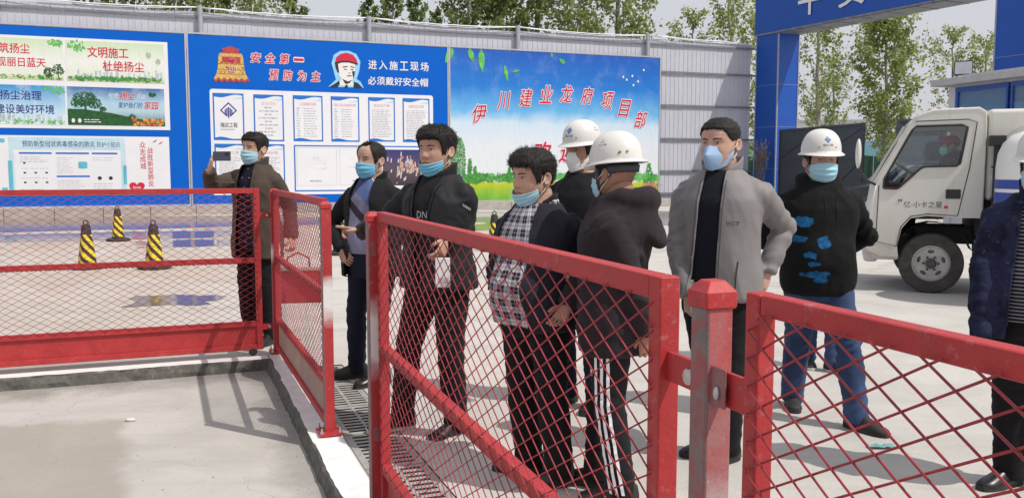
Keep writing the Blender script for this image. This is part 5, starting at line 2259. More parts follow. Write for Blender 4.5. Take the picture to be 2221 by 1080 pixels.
def head_mesh(mb, Mh, fat):
    zs = []
    n = 56
    for i in range(n + 1):
        t = i / n
        zs.append(-.121 + .242 * (t - .09 * math.sin(2 * PI * t)))
    rs = []
    K = 84
    for z in zs:
        ring = []
        for k in range(K):
            u = k / K * 2 - 1
            a = PI * (u * .62 + u ** 3 * .38)
            ring.append(Mh @ head_pt(a, z, fat))
        rs.append(ring)
    mb.rings(rs, True)
    for s_ in (-1, 1):                       # ears: rim, hollow and lobe
        cx = .074 + (fat - 1) * .02
        ctr = Vector((s_ * (cx + .006), .014, -.004))
        rm = Matrix.Rotation(R(-12), 3, 'X') @ Matrix.Rotation(s_ * R(-24), 3, 'Z')
        mb.ball((0, 0, 0), 1, 4, 2) if False else None
        o = len(mb.v)
        mb.ball((0, 0, 0), (.007, .018, .031), 14, 10)
        for i in range(o, len(mb.v)):
            v = Vector(mb.v[i])
            if v.x * s_ > 0:
                rr = (v.y / .018) ** 2 + (v.z / .031) ** 2
                v.x += s_ * (-.006 * max(0, 1 - rr * 1.6) + .005 * math.exp(-((rr - .75) / .2) ** 2))
            mb.v[i] = tuple(Mh @ (rm @ v + ctr))
        ring = [ctr + rm @ Vector((s_ * .005, .0165 * math.cos(t), .029 * math.sin(t))) for t in [PI * 1.75 * q / 12 - .55 for q in range(13)]]
        mb.tube([Mh @ p for p in ring], [.0022 + .001 * math.sin(PI * q / 12) for q in range(13)], 6)


def hairline(a, style):
    """lowest z of the hair at angle a (0 front)"""
    aa = abs(a)
    front = {'short': .070, 'thick': .066, 'swept': .064, 'receding': .108, 'buzz': .078, 'under': .062}[style]
    if style == 'buzz' and aa > .75:
        return .074 - .056 * min(1, (aa - .75) / .45) if aa < 1.9 else .018 - .06 * min(1, (aa - 1.9) / .8)
    if aa < .75:
        return front + (.012 * (aa / .75) ** 2 if style == 'receding' else -.004 * (aa / .75) ** 2)
    if aa < 1.22:
        t = (aa - .75) / .47
        return front + (-.045 - front) * (t * t if style != 'receding' else t ** 1.2) + (0 if t < 1 else 0)
    if aa < 1.42:
        return -.018
    if aa < 1.85:
        t = (aa - 1.42) / .43
        return .022 + (.0 - .022) * t
    t = (aa - 1.85) / (PI - 1.85)
    return .0 + (.004 if style == 'under' else -.062) * min(1, t * 1.5)


def hair_mesh(Mh, style, fat, seed):
    rg = random.Random(seed)
    mb = MB()
    K, n = 96, 44
    topt = {'short': .016, 'thick': .022, 'swept': .020, 'receding': .011, 'buzz': .011, 'under': .006}[style]
    sidet = {'short': .008, 'thick': .010, 'swept': .012, 'receding': .009, 'buzz': .0025, 'under': .006}[style]
    rs = []
    for i in range(n + 1):
        t = i / n
        ring = []
        for k in range(K):
            a = -PI + 2 * PI * k / K
            hl = hairline(a, style) + .007 * noise.noise((a * 7, seed, 0)) + .005 * noise.noise((a * 23, seed, 4))
            z = hl + (.121 - hl) * t
            edge = min(1, t * 5)
            th = (sidet + (topt - sidet) * max(0, min(1, (z - .02) / .075))) * (edge ** .6)
            if style in ('thick', 'swept') and abs(a) < .9:
                th += .009 * math.exp(-((z - .10) / .03) ** 2) * math.cos(a)
            th *= 1 + .16 * noise.noise((a * 5, z * 50, seed))
            p = head_pt(a, z, fat, max(th, .0008))
            if z > .07:
                p.z += th * min(1, (z - .07) / .05) + .006 * max(0, 1 - (p.x / .06) ** 2 - (p.y / .075) ** 2)
            if style == 'receding' and abs(a) < 1.0:
                pass
            ring.append(Mh @ p)
        rs.append(ring)
    mb.rings(rs, False)
    o = len(mb.v)
    mb.poly([rs[-1][k] for k in range(K)])
    # locks
    cnt = {'short': 1500, 'thick': 2200, 'swept': 2000, 'receding': 420, 'buzz': 500, 'under': 200}[style]
    ll = {'short': .014, 'thick': .022, 'swept': .030, 'receding': .022, 'buzz': .006, 'under': .012}[style]
    for q in range(cnt):
        a = rg.uniform(-PI, PI)
        hl = hairline(a, style)
        t = rg.random() ** .8
        z = hl + (.121 - hl) * t
        th = (sidet + (topt - sidet) * max(0, min(1, (z - .02) / .075))) * .8 * min(1, t * 5 + .2)
        p = head_pt(a, z, fat, th)
        if z > .07:
            p.z += th * min(1, (z - .07) / .05) + .006 * max(0, 1 - (p.x / .06) ** 2 - (p.y / .075) ** 2)
        nrm = Vector((p.x * 1.2, p.y, max(-.05, (z - .01)) * 1.1)).normalized()
        top = max(0, min(1, (z - .04) / .06))
        if style == 'swept':
            d = Vector((-.9, -.35, .15)) * top + Vector((0, .35, -.8)) * (1 - top)
        elif style == 'thick':
            d = Vector((-.25, -.55, .75)) * top + Vector((0, .35, -.7)) * (1 - top)
        elif style == 'receding':
            d = Vector((.5, .7, .0)) * top + Vector((0, .5, -.8)) * (1 - top)
        else:
            d = Vector((0, -.5, .5)) * top + Vector((0, .3, -.8)) * (1 - top)
        d = (d + Vector((rg.gauss(0, .42), rg.gauss(0, .42), rg.gauss(0, .38))) + nrm * .5).normalized()
        l_ = ll * rg.uniform(.5, 1.2) * (.45 + .55 * top)
        s_ = d.cross(nrm)
        if s_.length < 1e-3:
            continue
        s_ = s_.normalized() * rg.uniform(.0008, .0018)
        e = p + d * l_
        mid = p + d * l_ * .55 + nrm * l_ * .12
        mb.add([Mh @ (p - s_), Mh @ (p + s_), Mh @ (mid + s_ * .8), Mh @ (mid - s_ * .8), Mh @ e], [(0, 1, 2, 3), (3, 2, 4)])
    return mb


def remeshed(mb, voxel, smooth=4, mats=()):
    me = mb.mesh('r', True, [])
    recalc(me)
    out = evaluated(me, [('REMESH', dict(mode='VOXEL', voxel_size=voxel, use_smooth_shade=True)), ('SMOOTH', dict(factor=.5, iterations=smooth))])
    bpy.data.meshes.remove(me)
    for m_ in mats:
        out.materials.append(m_)
    out.polygons.foreach_set('use_smooth', [True] * len(out.polygons))
    return out


TORSO = [(.78, .160, .112, .002), (.86, .171, .120, .004), (.94, .168, .116, .002), (1.03, .158, .108, -.004), (1.12, .158, .108, -.006), (1.22, .168, .116, -.002),
         (1.30, .174, .118, .004), (1.37, .140, .102, .010), (1.42, .098, .082, .014), (1.46, .074, .066, .018), (1.50, .060, .060, .018)]


def person(label, loc, yaw, H, head=(0, 0, 0), arms=None, feet=None, hands=None, curls=None, bulk=1., belly=0., lean=(0, 0), skin=(.50, .30, .21), fat=1.04, hair='short', eyes=True, mouth=True,
           top=None, shirt=None, trousers=None, shoe=None, mask=None, helmet=None, knees=None, anklez=.085, hip_z=None, glasses=False, seed=1, headscale=1.06, group='people standing in the yard', sit=None, smile=False):
    """facing local -y at yaw 0 (towards the camera); arms/feet are offsets from loc along the world axes, in metres"""
    S = H / 1.72
    root = thing('person', label, 'person', loc, R(yaw), group)
    rot = Matrix.Rotation(R(-yaw), 3, 'Z')
    rg = random.Random(seed * 31 + 5)

    def L(o):
        return rot @ Vector(o)
    lx, ly = lean

    def lz(z):
        t = max(0, (z - .9 * S) / (.5 * S))
        return Vector((lx * t, ly * t, 0))

    def ring_at(z, infl, n=40):
        rx, ry, cy = lerp_tab(TORSO, z / S)
        rx = (rx * bulk) * S + infl
        ry = ry * (1 + (bulk - 1) * .8) * S + infl
        o = lz(z)
        ring = []
        for k in range(n):
            a = 2 * PI * k / n
            c_, s_ = math.cos(a), math.sin(a)
            rf = ry + (belly * math.exp(-((z / S - 1.02) / .13) ** 2) if s_ < 0 else 0)
            ring.append(Vector((rx * math.copysign(abs(c_) ** .86, c_), cy * S + rf * math.copysign(abs(s_) ** .92, s_), z)) + o)
        return ring

    sh = {s_: Vector((s_ * .170 * bulk ** .8 * S, .014 * S, 1.348 * S)) + lz(1.348 * S) for s_ in (-1, 1)}
    hip = {s_: Vector((s_ * .088 * S, .004, .90 * S)) for s_ in (-1, 1)}
    A, F = {}, {}
    for s_, k in ((-1, 'R'), (1, 'L')):
        e, w_ = arms[k]
        ev, wv = L(e), L(w_)
        # keep the arm's true lengths while heading for the given points
        ua, fa = .285 * S, .255 * S
        d = ev - sh[s_]
        ev = sh[s_] + d.normalized() * ua
        d = wv - ev
        wv = ev + d.normalized() * fa
        A[s_] = (ev, wv)
        fo = feet[k] if feet else None
        if fo is None:
            fp = Vector((s_ * .11 * S, .02, 0))
            fy = s_ * 10
        else:
            fp = L((fo[0], fo[1], 0))
            fy = fo[2] if len(fo) > 2 else s_ * 10
        if sit:
            kn, an = Vector((s_ * .12, -.42 * S, .93 * S)), Vector((s_ * .12, -.46 * S, .52 * S))
            fp = Vector((an.x, an.y, an.z - .085))
        else:
            an = Vector((fp.x, fp.y, anklez * S))
            kn = hip[s_].lerp(an, .5) + Vector((s_ * .008, -.035 * S, 0))
            if knees and k in knees:
                kn += L(knees[k])
        F[s_] = (fp, fy, kn, an)
    # ---------------- head placement
    hy, hp_, hr = head
    neck = Vector((0, .02 * S, 1.462 * S)) + lz(1.462 * S)
    hs = headscale * S
    Mh = (Matrix.Translation(neck) @ Matrix.Rotation(R(hy), 4, 'Z') @ Matrix.Rotation(R(hp_), 4, 'X') @ Matrix.Rotation(R(hr), 4, 'Y')
          @ Matrix.Translation(Vector((0, -.020, .110)) * hs) @ Matrix.Diagonal((hs * 1.03, hs, hs * .915, 1)))

    # ---------------- body: one mesh, remeshed core with hands and head grown into it
    mb = MB()
    zz = [.80 + .05 * i for i in range(13)]
    mb.rings([ring_at(z * S, -.014) for z in zz] + [ring_at(1.44 * S, -.012), ring_at(1.47 * S, -.006)], True)
    hb = Mh @ Vector((0, .022, -.03))
    mb.tube([neck + Vector((0, .004, -.06)), neck, neck.lerp(hb, .55), hb], [.070 * S, .062 * S * (1 + (fat - 1) * 1.5), .060 * S * (1 + (fat - 1) * 1.5), .056 * S], 20)
    for s_ in (-1, 1):
        ev, wv = A[s_]
        mb.tube([neck + Vector((0, .0, -.03)), sh[s_]], [.055 * S, .05 * S], 12)
        mb.tube([sh[s_], sh[s_].lerp(ev, .5), ev, ev.lerp(wv, .35), wv], [.05 * S, .045 * S, .039 * S, .040 * S, .027 * S], 14)
        mb.ball(ev, .04 * S, 12, 8)
        fp, fy, kn, an = F[s_]
        mb.tube([hip[s_], hip[s_].lerp(kn, .5), kn, kn.lerp(an, .3), an], [.078 * S, .068 * S, .05 * S, .05 * S, .036 * S], 14)
        mb.ball(kn, .051 * S, 12, 8)
        d = Matrix.Rotation(R(fy), 3, 'Z') @ Vector((0, -1, 0))
        mb.tube([an, Vector((fp.x, fp.y, fp.z + .045)) + d * .05, Vector((fp.x, fp.y, fp.z + .035)) + d * .13], [.032, .024, .016], 10)
    core = remeshed(mb, .012, 4)
    mb = MB()
    vs = [v.co.copy() for v in core.vertices]
    mb.add(vs, [tuple(p.vertices) for p in core.polygons])
    bpy.data.meshes.remove(core)
    head_mesh(mb, Mh, fat)
    # hands
    for s_, k in ((-1, 'R'), (1, 'L')):
        ev, wv = A[s_]
        hd = (hands or {}).get(k)
        if hd == 'hidden':
            continue
        fd = (wv - ev).normalized()
        if hd:
            d = L(hd[0]).normalized()
            nrm = L(hd[1])
        else:
            d = fd
            nrm = Vector((-s_, -.15, 0))
        nrm = (nrm - d * nrm.dot(d)).normalized()
        side = d.cross(nrm).normalized()
        # thumb lies on the +side or -side of the palm
        ts = 1 if (side.dot(L(hd[2])) > 0 if hd and len(hd) > 2 else side.y < 0) else -1
        cur = (curls or {}).get(k, (.35, .4, .45, .5))
        q = S * 1.0
        w0 = wv - fd * .01
        pr = []
        for t, a, b in ((-.02, .025, .019), (.02, .030, .018), (.05, .040, .015), (.085, .042, .013), (.097, .038, .010)):
            c_ = w0 + d * t * q
            pr.append([c_ + side * a * q * math.cos(2 * PI * j / 16) + nrm * b * q * math.sin(2 * PI * j / 16) for j in range(16)])
        mb.rings(pr, True)
        for fi, (off, ln, r_) in enumerate(((.030, .072, .0088), (.010, .080, .0092), (-.011, .075, .0088), (-.030, .060, .0078))):
            base = w0 + d * .082 * q + side * ts * off * q
            c_ = cur[fi]
            pts = [base - d * .02 * q, base]
            ang = 0
            dd = d
            for seg, fr in enumerate((.45, .32, .25)):
                ang += c_ * (.7, 1.1, .8)[seg]
                dd = d * math.cos(ang) + nrm * math.sin(ang) + side * ts * off * 1.2
                dd.normalize()
                st = pts[-1]
                pts.append(st + dd * ln * fr * .5 * q)
                pts.append(st + dd * ln * fr * q)
            rr = [r_ * q] * 2 + [r_ * q * f_ for f_ in (1.0, .98, .95, .93, .88, .62)]
            mb.tube(pts, rr, 8)
        tb = w0 + d * .022 * q + side * ts * .026 * q
        td_ = (d * .72 + side * ts * .6 + nrm * .35).normalized()
        t2 = (d * .9 + side * ts * .15 + nrm * (.3 + .4 * cur[0])).normalized()
        mb.tube([tb - td_ * .015 * q, tb + td_ * .03 * q, tb + td_ * .042 * q + t2 * .012 * q, tb + td_ * .042 * q + t2 * .036 * q], [.0125 * q, .0115 * q, .0105 * q, .007 * q], 8)
    body = link('body', mb.mesh('body', True, [skin_mat('skin_%d' % seed, skin)]), root)

    # ---------------- face details
    def on_face(x, z, off):
        return Mh @ Vector((x, face_y(x, z, fat) - off, z))
    if eyes:
        for s_ in (-1, 1):
            m2 = MB()
            pts = []
            n = 12
            row1, row2 = [], []
            for i in range(n + 1):
                u = i / n * 2 - 1
                x = s_ * (.0315 + .0135 * u * s_ * s_)
                row1.append(on_face(x, .0115 + .0042 * (1 - u * u) + .0012 * u, .0009))
                row2.append(on_face(x, .0115 - .0030 * (1 - u * u) + .0012 * u, .0009))
            m2.rings([row2, row1], False, False)
            eye = obj('eye', m2, M_EYEW, root)
            m2 = MB()
            m2.poly([on_face(s_ * .0315 - .001 + .0044 * math.cos(t), .0117 + .0040 * math.sin(t), .0014) for t in [2 * PI * i / 12 for i in range(12)]])
            obj('iris', m2, M_EYEB, eye)
            m2 = MB()
            m2.rings([[p + (Mh.to_3x3() @ Vector((0, -.0008, -.0006))) for p in row1], [p + (Mh.to_3x3() @ Vector((0, -.0022, .0010))) for p in row1]], False, False)
            obj('eyelid', m2, M_EYEB, eye)
            m2 = MB()
            r1_, r2_ = [], []
            for i in range(10):
                u = i / 9
                x = s_ * (.014 + .036 * u)
                z = .0285 + .0055 * math.sin(PI * u * .8) - .001 * u
                t = .0042 * (1 - abs(u - .35) * .9)
                r1_.append(on_face(x, z - t * .5, .0012))
                r2_.append(on_face(x, z + t, .0016))
            m2.rings([r1_, r2_], False, False)
            obj('eyebrow', m2, HAIR, root)
    if mouth:
        m2 = MB()
        rws = []
        for dz, off in ((-.0135, .0002), (-.009, .0014), (-.0012, .0004), (.0045, .0012), (.0085, .0002)):
            row = []
            for i in range(13):
                u = i / 12 * 2 - 1
                row.append(on_face(.0235 * u, -.0635 + dz * (1 - u * u) ** .7 - (.0 if not smile else -.004 * u * u), off))
            rws.append(row)
        m2.rings(rws, False, False)
        obj('lips', m2, skin_mat('lip_%d' % seed, (skin[0] * .82, skin[1] * .55, skin[2] * .55)), root, True)
        m2 = MB()
        m2.rings([[on_face(.022 * (i / 12 * 2 - 1), -.0642, .0016) for i in range(13)], [on_face(.022 * (i / 12 * 2 - 1), -.0628, .0014) for i in range(13)]], False, False)
        obj('mouth_line', m2, M('mouth_dark', (.08, .025, .02), .6), root)
    for s_ in (-1, 1):
        m2 = MB()
        m2.poly([on_face(s_ * .0085 + .0032 * math.cos(t), -.0385 + .0016 * math.sin(t), .0006) for t in [2 * PI * i / 8 for i in range(8)]])
        if mouth and not (mask and mask.get('drop', 0) == 0):
            obj('nostril', m2, MATS['mouth_dark'], root)
    obj('hair', hair_mesh(Mh, hair, fat, seed), HAIR, root, True)

    # ---------------- garments
    def crease(me, amp, fz=7., sd=0., elbows=(), scale=1., limbs=()):
        """folds: along limbs they ring the limb, on the trunk they hang and drag sideways"""
        vs_, nr = me.vertices, [v.normal.copy() for v in me.vertices]
        for v, n_ in zip(vs_, nr):
            p = v.co.copy()
            k = 1.
            for c_, rad, gain in elbows:
                k += gain * math.exp(-((p - c_).length / rad) ** 2)
            best, q = .105, None
            for li, (a, b) in enumerate(limbs):
                ab = b - a
                t = (p - a).dot(ab) / ab.length_squared
                if -.1 < t < 1.1:
                    d = (p - a - ab * t).length
                    if d < best:
                        best = d
                        o = p - a - ab * t
                        q = Vector((t * ab.length * 17 + o.x * 9 + o.z * 6, o.x * 5 + li * 3.1 + sd, o.y * 6))
            if q is None:
                q = Vector((p.x * 9 * scale + p.z * 3.5 * (1 if p.x > 0 else -1) + sd, p.y * 7 * scale, p.z * fz * scale))
            a = noise.noise(q)
            b = noise.noise(q * 2.1 + Vector((5, 3, 1)))
            rd = (1 - abs(a) * 3.0) * .6 + (1 - abs(b) * 2.6) * .16
            v.co = p + n_ * (amp * k * (rd - .22))

    def add_top(spec, nm):
        hem, infl, mats = spec['hem'] * S, spec.get('infl', .034), spec['mat']
        mb = MB()
        zt = spec.get('neck', 1.455) * S
        n = int((zt - hem) / .035)
        fl_ = spec.get('flare', .012)
        rs = []
        for i in range(n + 1):
            z = hem + (zt - hem) * i / n
            t = 1 - i / n
            rs.append(ring_at(z, infl + fl_ * max(0, t - .5) * 2 - (.012 if spec.get('rib') and i == 0 else 0)))
        mb.rings(rs, True)
        sl = spec.get('sleeve', 1.)
        caps = []
        for s_, k in ((-1, 'R'), (1, 'L')):
            ev, wv = A[s_]
            mb.tube([neck + Vector((s_ * .02, .0, -.045 * S)), sh[s_]], [.060 * S, (.044 if spec.get('short') and top else .056) * S], 14)
            if spec.get('short'):
                wv_ = sh[s_].lerp(ev, .8)
                if top:
                    wv_ = sh[s_].lerp(ev, .25)
                    mb.tube([sh[s_], wv_], [.05 * S, .04 * S], 12)
                else:
                    mb.tube([sh[s_], sh[s_].lerp(wv_, .5), wv_], [.066 * S, .068 * S, .070 * S], 16)
                continue
            end = wv - (wv - ev).normalized() * spec.get('cuff', .0)
            mb.tube([sh[s_], sh[s_].lerp(ev, .35), sh[s_].lerp(ev, .75), ev, ev.lerp(end, .3), ev.lerp(end, .7), end],
                    [.066 * S * sl, .062 * S * sl, .056 * S * sl, .053 * S * sl, .053 * S * sl, .048 * S * sl, .042 * S * sl], 18)
            mb.ball(ev, .054 * S * sl, 14, 10)
            mb.ball(sh[s_] + Vector((-s_ * .012, 0, -.008)), .062 * S * sl, 16, 10)
        if spec.get('hood'):
            hs_ = spec['hood']
            o = neck
            path, rad = [], []
            for i in range(17):
                a = -PI * .86 + 2 * PI * .86 * i / 16        # 0 = back
                bk = math.cos(a)
                path.append(o + Vector((.100 * S * math.sin(a), .005 + (.092 + .03 * hs_) * bk, .012 - .012 * bk * hs_ - .055 * max(0, -bk))))
                rad.append((.033 + .022 * hs_ * max(0, bk + .35)) * S)
            mb.tube(path, rad, 14)
            for i_ in [q_ * .5 for q_ in range(5 if hs_ > .8 else 3)]:
                ring_ = []
                rad_ = []
                for k_ in range(15):
                    a_ = -1.75 + 3.5 * k_ / 14
                    c_ = max(0, math.cos(a_))
                    ring_.append(o + Vector(((.108 + .006 * i_) * S * math.sin(a_), .022 + (.075 + .030 * i_ * hs_ + .03) * math.cos(a_), -.012 - .030 * i_ * hs_ - .05 * (i_ + .3) * hs_ * c_ ** 1.5)))
                    rad_.append((.020 + .014 * c_) * S)
                mb.tube(ring_, rad_, 12)
        me = remeshed(mb, spec.get('voxel', .0115), spec.get('smooth', 5))
        elb = [(A[s_][0], .11, 1.3) for s_ in (-1, 1)] + [(A[s_][1], .09, .9) for s_ in (-1, 1)]
        crease(me, spec.get('crease', .006) * 1.25, spec.get('fz', 6.), seed * 3.3, elb, 1., [(sh[s_], A[s_][0]) for s_ in (-1, 1)] + [A[s_] for s_ in (-1, 1)])
        op = spec.get('open')
        if op:
            # open front: cut a strip whose edges run from (xl0,xr0) at the neck to (xl1,xr1) at the hem
            xl0, xr0, xl1, xr1 = op
            bm = bmesh.new()
            bm.from_mesh(me)
            for ea, eb in ((xl0, xl1), (xr0, xr1)):
                # slice along each edge so that the opening runs clean
                o_ = lz(zt)
                pa, pb = Vector((ea + o_.x, 0, zt)), Vector((eb, 0, hem))
                dv_ = (pb - pa).normalized()
                pn = Vector((dv_.z, 0, -dv_.x))
                fr_f = [f for f in bm.faces if f.normal.y < .1 and f.calc_center_median().y < 0]
                gm_ = list({e_ for f in fr_f for e_ in f.edges}) + list({v_ for f in fr_f for v_ in f.verts}) + fr_f
                bmesh.ops.bisect_plane(bm, geom=gm_, plane_co=pa, plane_no=pn, dist=1e-5)
            kill = []
            for f in bm.faces:
                c_ = f.calc_center_median()
                if f.normal.y < -.05 and c_.y < lz(c_.z).y - .01:
                    t = (zt - c_.z) / (zt - hem)
                    t = max(0, t)
                    c_x = c_.x - lz(c_.z).x
                    if xl0 + (xl1 - xl0) * t < c_x < xr0 + (xr1 - xr0) * t and c_.z < zt + .02 and not any((c_ - A[s_][1]).length < .08 or (c_ - A[s_][0]).length < .09 for s_ in (-1, 1)):
                        kill.append(f)
                elif f.normal.z < -.75 and c_.z < hem + .02:
                    kill.append(f)
                elif f.normal.z > .8 and c_.z > zt - .03 and math.hypot(c_.x - neck.x, c_.y - neck.y) < .09:
                    kill.append(f)
            bmesh.ops.delete(bm, geom=kill, context='FACES')
            bm.to_mesh(me)
            bm.free()
            me2 = evaluated(me, [('SOLIDIFY', dict(thickness=.007, offset=-1))])
            me = me2
            me.polygons.foreach_set('use_smooth', [True] * len(me.polygons))
        me.materials.clear()
        me.materials.append(mats)
        o = link(nm, me, root)
        col_ = spec.get('collar')
        if col_:
            mb = MB()
            gap, h_, tilt, r0 = {'stand': (.5, .088, .010, .006), 'fold': (.42, .050, .012, .0), 'crew': (0, .030, -.006, .0), 'lapel': (.85, .068, .006, .006)}[col_]
            rows = []
            nn = 34
            for j, f_ in enumerate((0, .5, 1)):
                row = []
                for i in range(nn + 1):
                    a = gap + (2 * PI - 2 * gap) * i / nn
                    w_ = .088 * S + r0 + tilt * f_ * 1.5 - .010 * f_ * (col_ == 'stand')
                    fr = max(0, math.cos(a))
                    row.append(neck + Vector((w_ * math.sin(a), -.93 * w_ * math.cos(a) + .0, -.028 + h_ * f_ * (1 - .35 * fr) - .035 * fr)))
                rows.append(row)
            if col_ == 'fold':
                row = []
                for i in range(nn + 1):
                    a = gap + (2 * PI - 2 * gap) * i / nn
                    fr = max(0, math.cos(a))
                    w_ = .118 * S
                    row.append(neck + Vector((w_ * math.sin(a), -.95 * w_ * math.cos(a), -.028 - .035 * fr - .012 - .03 * fr ** 3)))
                rows.append(row)
            mb.rings(rows, False, False)
            me = evaluated(mb.mesh('collar', True, [spec.get('colmat', mats)]), [('SUBSURF', dict(levels=1, render_levels=1)), ('SOLIDIFY', dict(thickness=.006, offset=0))])
            crease(me, .0015, 9, seed)
            me.polygons.foreach_set('use_smooth', [True] * len(me.polygons))
            link('collar', me, o)
        return o

    def surf(z, x, infl=0.):
        """front surface of the torso"""
        rx, ry, cy = lerp_tab(TORSO, z / S)
        rx = rx * bulk * S + infl
        ry = ry * (1 + (bulk - 1) * .8) * S + infl + belly * math.exp(-((z / S - 1.02) / .13) ** 2)
        o = lz(z)
        xx = min(.98, abs(x - o.x) / rx)
        return Vector((x, cy * S - ry * (1 - xx ** 2.2) ** .5 + o.y, z))

    root_parts = {}
    if shirt:
        root_parts['shirt'] = add_top(dict(dict(infl=.013, flare=.006, crease=.004, short=True), **shirt), shirt.get('name', 'shirt'))
    if top:
        root_parts['top'] = add_top(top, top.get('name', 'jacket'))
    if trousers:
        mb = MB()
        mb.rings([ring_at(z * S, .012) for z in (.76, .80, .84, .88, .92, .96, 1.0)], True)
        wd = trousers.get('wide', 1.)
        knots = []
        for s_ in (-1, 1):
            fp, fy, kn, an = F[s_]
            hem = Vector((an.x, an.y + .0, an.z - trousers.get('drop', .045) * S))
            h0 = hip[s_] + Vector((0, 0, -.02))
            mb.tube([h0, h0.lerp(kn, .3), h0.lerp(kn, .7), kn, kn.lerp(hem, .3), kn.lerp(hem, .7), hem],
                    [.100 * S * wd, .098 * S * wd, .080 * S * wd, .071 * S * wd, .071 * S * wd, .066 * S * wd, .064 * S * wd], 20)
            mb.ball(kn, .072 * S * wd, 14, 10)
            knots += [(kn, .12, .9), (hem + Vector((0, 0, .05)), .10, 1.5)]
        me = remeshed(mb, .0115, 4, [trousers['mat']])
        crease(me, trousers.get('crease', .005) * 1.2, 9, seed * 1.7, knots, 1., [(F[s_][2], F[s_][3]) for s_ in (-1, 1)] + [(hip[s_], F[s_][2]) for s_ in (-1, 1)])
        root_parts['trousers'] = link('trousers', me, root)
    # shoes
    if shoe:
        for s_ in (-1, 1):
            fp, fy, kn, an = F[s_]
            Mf = Matrix.Translation(fp) @ Matrix.Rotation(R(fy), 4, 'Z') @ Matrix.Scale(S * 1.03, 4)
            mb = MB()
            rs = []
            for u, w_, h_ in ((.078, .022, .06), (.070, .034, .095), (.045, .041, .118), (.01, .043, .122), (-.03, .043, .108), (-.07, .046, .086), (-.115, .050, .067), (-.155, .048, .055), (-.185, .038, .045), (-.202, .018, .034)):
                ring = []
                for k in range(20):
                    a = 2 * PI * k / 20
                    c_, s2 = math.cos(a), math.sin(a)
                    zc = .022 + (h_ - .022) * max(0, s2) ** .8 + (-.008 if s2 < 0 else 0) * abs(s2)
                    ring.append(Mf @ Vector((w_ * math.copysign(abs(c_) ** .7, c_) * (1 - .25 * max(0, s2)), u, zc)))
                rs.append(ring)
            mb.rings(rs, True)
            so = obj('shoe', mb, shoe['mat'], root, True)
            mb = MB()
            n = 24
            out_ = []
            for k in range(n):
                a = 2 * PI * k / n
                u = -.062 + .146 * math.cos(a)
                w_ = (.050 if math.cos(a) < 0 else .043) * abs(math.sin(a)) ** .55
                out_.append((w_ * (1 if math.sin(a) > 0 else -1), u))
            mb.rings([[Mf @ Vector((x, y, z)) for x, y in out_] for z in (.001, .024)], True)
            obj('sole', mb, shoe.get('sole', shoe['mat']), so)
            mb = MB()
            for k in range(4):
                y = -.035 - .018 * k
                zt = .098 - .0095 * k - .004 * k
                mb.tube([Mf @ Vector((-.02, y, zt - .006)), Mf @ Vector((0, y - .004, zt + .004)), Mf @ Vector((.02, y, zt - .006))], .003, 5)
            if shoe.get('lace'):
                obj('laces', mb, shoe['lace'], so)

    # ---------------- mask
    if mask:
        dz, kind = mask.get('drop', 0.), mask.get('kind', 'flat')
        mb = MB()
        # centre line and side edges of the mask in head units: (top, bottom)
        if dz:
            zc, zs_, fr_ = (-.071, -.138), (-.046, -.088), lambda v: -.101 + .004 * v + .030 * v ** 3
        elif kind == 'flat':
            zc, zs_, fr_ = (-.009, -.126), (-.024, -.088), lambda v: -.107 - .010 * math.sin(PI * min(1, v * 1.5)) + .030 * max(0, (v - .70) / .30) ** 1.6
        else:
            zc, zs_, fr_ = (-.002, -.124), (-.030, -.074), lambda v: (-.106 - .030 * v / .36) if v < .36 else (-.136 + .046 * ((v - .36) / .64) ** 1.25)
        rows = []
        nb, nv = 24, 28
        half = R(76)
        for i in range(nv + 1):
            v_ = i / nv
            row = []
            wm = (.0725 + (fat - 1) * .06) * (1 - .16 * max(0, v_ - .5))
            for j in range(nb + 1):
                b = -half + 2 * half * j / nb
                e = abs(b / half)
                zz_ = (zc[0] + (zc[1] - zc[0]) * v_) * (1 - e ** 1.8) + (zs_[0] + (zs_[1] - zs_[0]) * v_) * e ** 1.8
                if kind == 'flat':
                    plt = -.0034 * math.sin(v_ * PI * 7) * (1 - e ** 3) + .0015 * noise.noise((b * 3, v_ * 4, seed))
                    y = -.016 + (fr_(v_) + plt + .016) * math.cos(b) ** .95
                else:
                    y = -.016 + (fr_(v_) + .016) * (1 - abs(math.sin(b)) ** (1.12 + .5 * abs(v_ - .36)) * .98)
                row.append(Mh @ Vector((wm * math.sin(b), y, zz_)))
            rows.append(row)
        mb.rings(rows, False, False)
        me = evaluated(mb.mesh('mask', True, [mask['mat']]), [('SUBSURF', dict(levels=1, render_levels=1)), ('SOLIDIFY', dict(thickness=.0025 / 1, offset=0))])
        me.polygons.foreach_set('use_smooth', [True] * len(me.polygons))
        mo = link('face_mask', me, root)
        for s_ in (-1, 1):
            mb = MB()
            e = Vector((s_ * .079, .022, .022))
            e2 = Vector((s_ * .078, .020, -.030))
            a_ = Vector((s_ * (.0705 + (fat - 1) * .06), -.038, zs_[0]))
            b_2 = Vector((s_ * (.066 + (fat - 1) * .05), -.038, zs_[1]))
            if kind == 'flat':
                pth = [a_, a_.lerp(e, .5) + Vector((s_ * .006, 0, 0)), e, Vector((s_ * .083, .034, -.002)), e2, e2.lerp(b_2, .5) + Vector((s_ * .006, 0, 0)), b_2]
            else:
                pth = [a_, a_.lerp(e, .5) + Vector((s_ * .007, 0, 0)), e, Vector((s_ * .083, .036, -.002)), e2, e2.lerp(b_2, .5) + Vector((s_ * .008, 0, 0)), b_2]
            mb.tube([Mh @ p for p in pth], .0022 * hs, 6)
            obj('ear_loop', mb, M_LOOP, mo, True)
